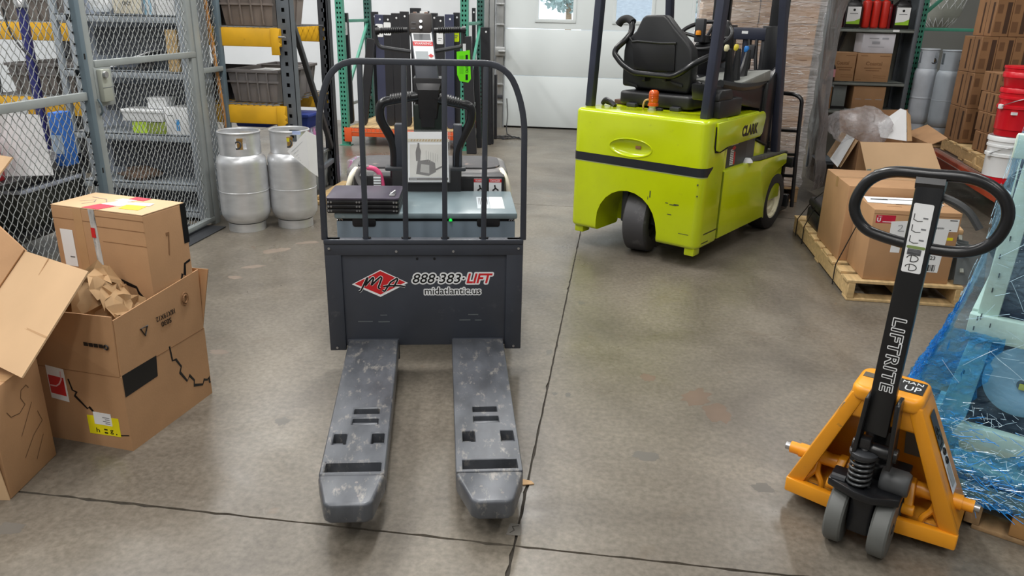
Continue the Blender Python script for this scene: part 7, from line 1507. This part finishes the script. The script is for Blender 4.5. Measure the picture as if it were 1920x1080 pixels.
lb = WORLD.y(556, 249, 5.19)-T2.location; part('collar_sticker', MB().box(lb.x-0.03, lb.x+0.03, lb.y-0.006, lb.y, lb.z-0.012, lb.z+0.012), mat('sticker_blue', (170, 186, 226), 0.4), T2, smooth=0)
lb = WORLD.y(535, 262, 5.24)-T2.location; part('yellow_tag', MB().box(lb.x-0.02, lb.x+0.03, lb.y-0.004, lb.y, lb.z-0.012, lb.z+0.012), M['yellowlabel'], T2, smooth=0)
# ================================================================ CARTONS on the left
def line(name, pts, rad, m, par, flat_axis=1, keep=None):
    """a printed or drawn line, pressed flat"""
    mb = MB().tube(pts, rad, 4)
    for i, v in enumerate(mb.v):
        v = list(v); c = pts[min(len(pts)-1, i//4)][flat_axis]; v[flat_axis] = c+(v[flat_axis]-c)*0.1; mb.v[i] = tuple(v)
    return part(name, mb, m, par, smooth=0)
Bf = Frame(-1.688, 2.236, 83.5)
ob = at(Bf, 'open_carton', 'open brown carton with black gear print and yellow label, holding a taller carton', 'carton')
S_, HB, wt = 0.478, 0.299, 0.006
part('wall', MB().box(0, S_, 0, wt, 0, HB), M['card'], ob, smooth=0); part('wall', MB().box(0, wt, wt, S_, 0, HB), M['card'], ob, smooth=0)
part('wall', MB().box(S_-wt, S_, wt, S_, 0, HB), M['card'], ob, smooth=0); part('wall', MB().box(wt, S_-wt, S_-wt, S_, 0, HB), M['card'], ob, smooth=0)
part('bottom', MB().box(wt, S_-wt, wt, S_-wt, 0.001, wt), M['card'], ob, smooth=0)
f1 = part('flap', MB().slab([(0.004, 0.0, HB), (S_-0.004, 0.0, HB), (S_+0.012, 0.004, 0.547), (0.012, 0.004, 0.512)], -0.005), M['card'], ob, smooth=0)
f2 = part('flap', MB().slab([(0.0, 0.006, HB), (0.0, S_, HB), (-0.012, S_, 0.525), (0.004, 0.004, 0.528)], 0.005), M['card'], ob, smooth=0)
part('flap', MB().slab([(S_, 0.004, HB), (S_, S_, HB), (S_+0.02, S_, 0.54), (S_+0.035, -0.028, 0.545)], -0.005), M['card'], ob, smooth=0)
part('flap', MB().slab([(0.004, S_, HB), (S_-0.004, S_, HB), (S_, S_+0.04, 0.53), (0.0, S_+0.04, 0.53)], 0.005), M['card'], ob, smooth=0)
part('crease', MB().box(0.006, S_-0.006, -0.0006, 0.001, HB-0.0015, HB+0.0015), M['carddark'], ob, smooth=0); part('crease', MB().box(-0.0006, 0.001, 0.006, S_-0.006, HB-0.0015, HB+0.0015), M['carddark'], ob, smooth=0)
fq = lambda x, z: (x, -0.0008, z)
part('tape_block', MB().slab([fq(0.006, 0.304), fq(0.186, 0.304), fq(0.178, 0.222), fq(0.006, 0.218)][::-1], -0.0006), M['ink'], ob, smooth=0, label='black printed block at the corner')
gear = [(0.262, 0.308), (0.268, 0.245), (0.287, 0.242), (0.312, 0.200), (0.300, 0.180), (0.335, 0.125), (0.352, 0.142), (0.377, 0.108), (0.372, 0.088), (0.425, 0.066), (0.436, 0.083), (0.458, 0.072), (0.470, 0.080), (0.468, 0.055), (0.476, 0.054)]
line('gear_line', [fq(x, z) for x, z in gear], 0.0042, M['ink'], ob)
lq = lambda y, z: (-0.0008, y, z)
line('gear_line', [lq(y, z) for y, z in ((0.232, 0.262), (0.222, 0.218), (0.205, 0.212), (0.216, 0.196), (0.17, 0.15), (0.16, 0.158), (0.135, 0.128))], 0.0035, M['ink'], ob, 0)
line('base_line', [lq(0.045, 0.058), lq(0.006, 0.064)], 0.0025, M['ink'], ob, 0)
part('corner_print', MB().box(-0.001, 0, 0.455, 0.476, 0.215, 0.285), M['ink'], ob, smooth=0)
def lface(name, y0, y1, z0, z1, m, k=1, par=None, sk=0.0): return part(name, MB().slab([(-0.0006*k, y0, z0), (-0.0006*k, y0, z1), (-0.0006*k, y1, z1+sk), (-0.0006*k, y1, z0+sk)], 0.0005), m, par or ob, smooth=0)
lface('red_white_label', 0.245, 0.322, 0.165, 0.298, M['whitegloss'], 1, sk=0.008); lface('label_red', 0.252, 0.318, 0.188, 0.262, M['red'], 2, sk=0.006)
line('label_wave', [(-0.0018, 0.316, 0.226), (-0.0018, 0.29, 0.225), (-0.0018, 0.275, 0.235), (-0.0018, 0.262, 0.255), (-0.0018, 0.260, 0.288)], 0.0028, mat('label_pale_red', (236, 190, 196), 0.5), ob, 0)
lface('yellow_label', 0.042, 0.178, 0.052, 0.128, M['yellowlabel'], 1, sk=-0.004); lface('white_label', 0.072, 0.148, 0.092, 0.142, M['white'], 2)
mb = MB()
for k in range(4): mb.box(-0.002, -0.0016, 0.080, 0.100+0.01*(k % 2), 0.098+k*0.008, 0.101+k*0.008)
part('label_print', mb, M['grayink'], ob, smooth=0, kind='stuff')
for y, s in ((0.140, 'h'), (0.105, '='), (0.080, 'g'), (0.056, '.')): text('label_writing', s, M['ink'], ob, (-0.0014, y+0.006, 0.058), (0, -1, 0), (0, 0, 1), width=0.014 if s != '.' else 0.005, fit_h=0.018 if s != '.' else 0.005, size=1.0)
# flap print
text('flap_stamp', '18X19X12', M['ink'], ob, (0.318, -0.0012, 0.445), (-1, 0, 0.02), (0, 0, -1), width=0.105, fit_h=0.02, size=1.0)
text('flap_stamp', 'S030', M['ink'], ob, (0.292, -0.0012, 0.418), (-1, 0, 0.02), (0, 0, -1), width=0.055, fit_h=0.02, size=1.0)
part('stamp_triangle', MB().tube([(0.128, -0.001, 0.435), (0.164, -0.001, 0.435), (0.146, -0.001, 0.402)], 0.0022, 4, closed=True), M['ink'], ob, smooth=0)
part('stamp_seal', MB().tube([(0.385+0.02*math.cos(k*PI/10), -0.001, 0.46+0.026*math.sin(k*PI/10)) for k in range(20)], 0.002, 4, closed=True).tube([(0.385+0.012*math.cos(k*PI/6), -0.001, 0.46+0.016*math.sin(k*PI/6)) for k in range(12)], 0.004, 4, closed=True), M['carddark'], ob, smooth=0)
for k in range(4): lface('flap_code', 0.050+k*0.021, 0.068+k*0.021, 0.408, 0.422, M['ink'], 6)
part('flap_code', MB().tube([(-0.004, 0.038+0.008*math.cos(a*PI/6), 0.413+0.008*math.sin(a*PI/6)) for a in range(12)], 0.003, 4, closed=True), M['ink'], ob, smooth=0)
# the taller carton standing in it
Tf = Bf.w(0.243, 0.02)
tc = thing('tall_carton', 'tall brown carton with white, red and yellow labels standing inside the open carton', 'carton', (Tf.x, Tf.y, 0.0085), Bf.a+math.radians(-4.0))
TW, TD, TH = 0.218, 0.432, 0.818
part('body', MB().box(0, TW, 0, TD, 0, TH), M['card'], tc, bev=0.007)
part('top_flap', MB().box(0.002, TW-0.002, 0.002, TD*0.5-0.001, TH, TH+0.003).box(0.002, TW-0.002, TD*0.5+0.001, TD-0.002, TH, TH+0.003), M['cardlight'], tc, smooth=0)
top = lambda n, pts, m, k=1: part(n, MB().slab([(x, y, TH+0.003+0.0007*k) for x, y in pts], 0.0006), m, tc, smooth=0)
# front face of the tall carton is local x = 0, its right face local y = 0
top('red_label', [(0.004, 0.205), (0.07, 0.185), (0.075, 0.265), (0.006, 0.285)], M['crimson']); top('white_label', [(0.07, 0.17), (0.13, 0.15), (0.135, 0.235), (0.075, 0.26)], M['white']); top('yellow_label', [(0.05, 0.065), (0.11, 0.08), (0.10, 0.165), (0.045, 0.15)], M['yellowlabel']); top('white_label', [(0.112, 0.07), (0.15, 0.08), (0.138, 0.16), (0.102, 0.155)], M['white'], 2); top('red_label', [(0.17, 0.15), (0.212, 0.15), (0.212, 0.225), (0.17, 0.225)], M['crimson']); top('white_label', [(0.13, 0.20), (0.17, 0.18), (0.17, 0.25), (0.14, 0.26)], M['white'])
line('pencil_mark', [(0.08, 0.37, TH+0.0045), (0.12, 0.33, TH+0.0045), (0.09, 0.31, TH+0.0045), (0.05, 0.33, TH+0.0045)], 0.0015, M['grayink'], tc, 2); line('pencil_mark', [(0.15, 0.38, TH+0.0045), (0.14, 0.30, TH+0.0045), (0.11, 0.27, TH+0.0045)], 0.0015, M['grayink'], tc, 2)
part('tape_block', MB().slab([(TW+0.001, -0.0006, TH+0.001), (TW-0.028, -0.0006, TH+0.001), (TW-0.028, -0.0006, TH-0.155), (TW+0.001, -0.0006, TH-0.155)], 0.0008), M['ink'], tc, smooth=0, label='black tape at the rear corner')
part('paper_tape', MB().box(-0.0008, 0, 0.285, 0.325, 0.30, TH), M['tape'], tc, smooth=0)
fr = lambda n, y0, y1, z0, z1, m, k=1, sk=0: part(n, MB().slab([(-0.0008*k, y0, z0), (-0.0008*k, y0, z1), (-0.0008*k, y1, z1), (-0.0008*k, y1, z0)], 0.0006), m, tc, smooth=0)
fr('white_label', 0.342, 0.402, 0.585, 0.73, M['white']); fr('label_print', 0.35, 0.372, 0.62, 0.625, M['grayink'], 2)
part('glossy_tape', MB().slab([(-0.001, 0.222, TH+0.002), (-0.001, 0.250, TH+0.002), (-0.001, 0.232, 0.30), (-0.001, 0.206, 0.30)], -0.001), mat('silver_black_tape', (196, 196, 194), 0.16, 0, 0.3, 14, stretch=(1, 1, 0.4), wear=(20, 20, 22), wear_amt=0.35, wear_scale=9), tc, smooth=0, label='glossy silver and black tape strip')
fr('tape_red', 0.229, 0.248, 0.712, 0.75, M['red'], 3); fr('tape_black', 0.211, 0.235, 0.34, 0.575, M['ink'], 3)
line('gear_line', [(-0.0009, y, z) for y, z in ((0.335, 0.455), (0.322, 0.50), (0.305, 0.49), (0.29, 0.535), (0.265, 0.53), (0.25, 0.557), (0.19, 0.55), (0.182, 0.53), (0.15, 0.525), (0.142, 0.553), (0.075, 0.535), (0.068, 0.515), (0.02, 0.465))], 0.0055, M['ink'], tc, 0)
line('gear_line', [(x, -0.0009, z) for x, z in ((0.145, 0.515), (0.158, 0.55), (0.17, 0.54), (0.178, 0.585), (0.208, 0.592))], 0.005, M['ink'], tc, 1)
for z, y0, y1 in ((0.795, 0.0, 0.23), (0.755, 0.0, 0.22), (0.70, 0.0, 0.20), (0.77, 0.25, 0.43)): part('dent', MB().box(-0.0006, 0, y0, y1, z, z+0.003), M['carddark'], tc, smooth=0)
text('side_mark', '7', M['carddark'], tc, (0.10, -0.001, 0.64), (1, 0, 0), (0, 0, 1), width=0.018, fit_h=0.09, size=1.0)
# crumpled kraft paper in the open carton
def folded(name, label, loc, rz, pts, seed, n=9, amp=0.010):
    """a creased sheet of kraft paper stretched between four corner curves, with random folds"""
    t = thing(name, label, 'paper', loc, rz); rr = random.Random(seed)
    for k, (a, b, c, d, up) in enumerate(pts):
        a, b, c, d = map(Vector, (a, b, c, d)); rows = []
        for i in range(n):
            u = i/(n-1); row = []
            for q in range(n):
                v = q/(n-1); p = a.lerp(b, u).lerp(d.lerp(c, u), v); h = up*(4*u*(1-u))*(0.6+0.4*v)
                row.append(p+Vector((rr.gauss(0, amp), rr.gauss(0, amp), h+rr.gauss(0, amp))))
            rows.append(row)
        part('sheet', MB().grid(rows), M['kraft'], t, smooth=22)
    return t
p = Bf.w(0.10, 0.36); folded('packing_paper', 'crumpled kraft packing paper at the left inside the open carton', (p.x, p.y, 0.30), Bf.a, [((-0.08, -0.10, 0.20), (0.12, -0.10, 0.20), (0.12, 0.10, 0.22), (-0.08, 0.10, 0.24), 0.05), ((-0.06, -0.12, 0.05), (0.12, -0.12, 0.05), (0.12, -0.10, 0.22), (-0.07, -0.08, 0.22), 0.02)], 51)
p = Bf.w(0.115, 0.12); folded('packing_paper', 'crumpled kraft packing paper between the tall carton and the front flap', (p.x, p.y, 0.30), Bf.a, [((-0.09, 0.09, 0.12), (0.09, -0.06, 0.10), (0.11, 0.02, 0.30), (-0.03, 0.10, 0.29), 0.06), ((-0.05, -0.07, 0.18), (0.10, -0.09, 0.18), (0.11, 0.03, 0.29), (0.0, 0.07, 0.31), 0.03)], 52)

# lower carton at the frame edge and the opened carton lying on it
Cf = Frame(-1.944, 2.169, -81.55)
lc = thing('marked_carton', 'brown carton with pen marks on its side at the left edge', 'carton', Cf.o, Cf.a)
part('body', MB().box(0, 0.272, -0.46, 0, 0, 0.385), M['card'], lc, bev=0.004)
part('end_flap', MB().slab([(0.274, -0.46, 0.0), (0.274, -0.002, 0.0), (0.30, -0.02, 0.383), (0.30, -0.46, 0.383)], 0.004), M['cardlight'], lc, smooth=0)
part('paper_tape', MB().box(0.13, 0.18, -0.46, 0.0008, 0.384, 0.3862), M['tape'], lc, smooth=0)
def pen(pts): line('pen_mark', [(x, 0.0009, z) for x, z in pts], 0.0014, mat('pen', (104, 76, 52), 0.7), lc, 1)
pen([(0.075, 0.31), (0.085, 0.325), (0.115, 0.32), (0.125, 0.295), (0.11, 0.265), (0.145, 0.25), (0.19, 0.26), (0.205, 0.285)])
pen([(0.075, 0.255), (0.16, 0.17)]); pen([(0.055, 0.21), (0.04, 0.165), (0.10, 0.14), (0.165, 0.09)]); pen([(0.05, 0.115), (0.11, 0.05)])
uc = thing('opened_carton', 'opened pale-brown carton with spread flaps lying on the marked carton', 'carton', (-2.10, 2.25, 0.387))
O = Vector((-2.10, 2.25, 0.387)); V3 = lambda x, y, z: tuple(Vector((x, y, z))-O)
part('flap', MB().slab([V3(-2.19, 2.125, 0.425), V3(-1.83, 1.965, 0.42), V3(-1.73, 2.22, 0.70), V3(-2.09, 2.38, 0.70)], -0.006), M['cardlight'], uc, smooth=0, label='large pale flap sloping towards us')
part('flap_crease', MB().slab([V3(-2.155, 2.22, 0.5245), V3(-1.795, 2.057, 0.520), V3(-1.7935, 2.061, 0.5245), V3(-2.153, 2.224, 0.5285)], 0.0012), M['tape'], uc, smooth=0)
part('flap_crease', MB().slab([V3(-1.985, 2.21, 0.579), V3(-1.95, 2.315, 0.7025), V3(-1.946, 2.313, 0.7025), V3(-1.981, 2.208, 0.579)], 0.0012), M['tape'], uc, smooth=0)
part('side_panel', MB().slab([V3(-2.19, 2.125, 0.426), V3(-2.09, 2.38, 0.703), V3(-2.33, 2.47, 0.83), V3(-2.44, 2.20, 0.55)], 0.006), M['card'], uc, smooth=0)
part('tape_strip', MB().slab([V3(-2.21, 2.20, 0.515), V3(-2.18, 2.27, 0.595), V3(-2.30, 2.32, 0.660), V3(-2.33, 2.24, 0.58)], -0.0012), M['tape'], uc, smooth=0)
part('far_flap', MB().slab([V3(-2.33, 2.47, 0.83), V3(-2.27, 2.62, 0.985), V3(-2.62, 2.72, 0.99), V3(-2.66, 2.52, 0.80)], 0.006), M['cardlight'], uc, smooth=0)
part('inner_flap', MB().slab([V3(-2.12, 2.085, 0.462), V3(-2.075, 2.165, 0.548), V3(-2.25, 2.24, 0.56), V3(-2.30, 2.15, 0.47)], 0.005), M['card'], uc, smooth=0)
part('base_wall', MB().slab([V3(-2.18, 2.12, 0.3875), V3(-2.46, 2.20, 0.3875), V3(-2.44, 2.20, 0.55), V3(-2.19, 2.125, 0.425)], 0.006), M['card'], uc, smooth=0)
part('base_wall', MB().slab([V3(-2.46, 2.20, 0.3875), V3(-2.40, 2.60, 0.3875), V3(-2.45, 2.60, 0.80), V3(-2.44, 2.20, 0.55)], 0.006), M['card'], uc, smooth=0)
part('base_wall', MB().slab([V3(-2.10, 2.36, 0.3875), V3(-2.40, 2.55, 0.3875), V3(-2.33, 2.47, 0.83), V3(-2.09, 2.38, 0.70)], 0.006), M['card'], uc, smooth=0)
# small scraps on the floor
t = thing('cardboard_scrap', 'small torn tan cardboard scrap on the floor by the right fork tip', 'scrap', (-0.237, 2.283, 0.0)); part('piece', MB().prism([(-0.03, -0.012), (-0.01, -0.02), (0.026, -0.008), (0.015, 0.008), (-0.02, 0.014)], 'z', 0.0005, 0.004), M['kraft'], t, smooth=0)
t = thing('floor_patch', 'small grey tape patch stuck on the floor at the slab joint', 'patch', (-0.245, 2.02, 0.0)); part('patch', MB().prism([(-0.022, -0.03), (0.022, -0.028), (0.020, 0.028), (-0.018, 0.030)], 'z', 0.0003, 0.0012), mat('patch_grey', (122, 118, 112), 0.6), t, smooth=0)
line('chalk_mark', [(-0.012, -0.02, 0.0015), (0.0, -0.005, 0.0015), (-0.008, 0.012, 0.0015), (0.012, 0.02, 0.0015)], 0.002, mat('mark_dark', (78, 74, 68), 0.7), t, 2)
# ================================================================ separate pieces become objects of their own
def split_pieces(o):
    me = o.data; n = len(me.vertices)
    if n < 8 or n > 4000: return
    par = list(range(n))
    def find(i):
        while par[i] != i: par[i] = par[par[i]]; i = par[i]
        return i
    for e in me.edges:
        a, b = find(e.vertices[0]), find(e.vertices[1])
        if a != b: par[a] = b
    box = {}
    for v in me.vertices:
        r = find(v.index); b = box.setdefault(r, [list(v.co), list(v.co)])
        for k in range(3): b[0][k] = min(b[0][k], v.co[k]); b[1][k] = max(b[1][k], v.co[k])
    ks = list(box)
    if len(ks) < 2 or len(ks) > 60: return
    cl = {k: k for k in ks}
    def top(k):
        while cl[k] != k: k = cl[k]
        return k
    for i, a in enumerate(ks):
        for b in ks[i+1:]:
            if all(box[a][0][k]-0.0015 <= box[b][1][k] and box[b][0][k]-0.0015 <= box[a][1][k] for k in range(3)): cl[top(a)] = top(b)
    groups = sorted({top(k) for k in ks})
    if len(groups) < 2: return
    where = {g: i for i, g in enumerate(groups)}; vg = [where[top(find(i))] for i in range(n)]; mats = list(me.materials); out = []
    for g in range(len(groups)):
        idx = {}; vs = []; fs = []; sm = []
        for p in me.polygons:
            if vg[p.vertices[0]] == g:
                f = []
                for i in p.vertices:
                    if i not in idx: idx[i] = len(vs); vs.append(me.vertices[i].co.copy())
                    f.append(idx[i])
                fs.append(f); sm.append(p.use_smooth)
        m2 = bpy.data.meshes.new(me.name); m2.from_pydata(vs, [], fs); m2.update()
        for m in mats: m2.materials.append(m)
        if any(sm): m2.polygons.foreach_set('use_smooth', sm); m2.set_sharp_from_angle(angle=math.radians(40))
        out.append(m2)
    o.data = out[0]
    for m2 in out[1:]:
        c = o.copy(); c.data = m2; COL.objects.link(c)
for o in list(bpy.data.objects):
    if o.type == 'MESH' and o.parent and not o.get('kind') and o.data.users == 1: split_pieces(o)
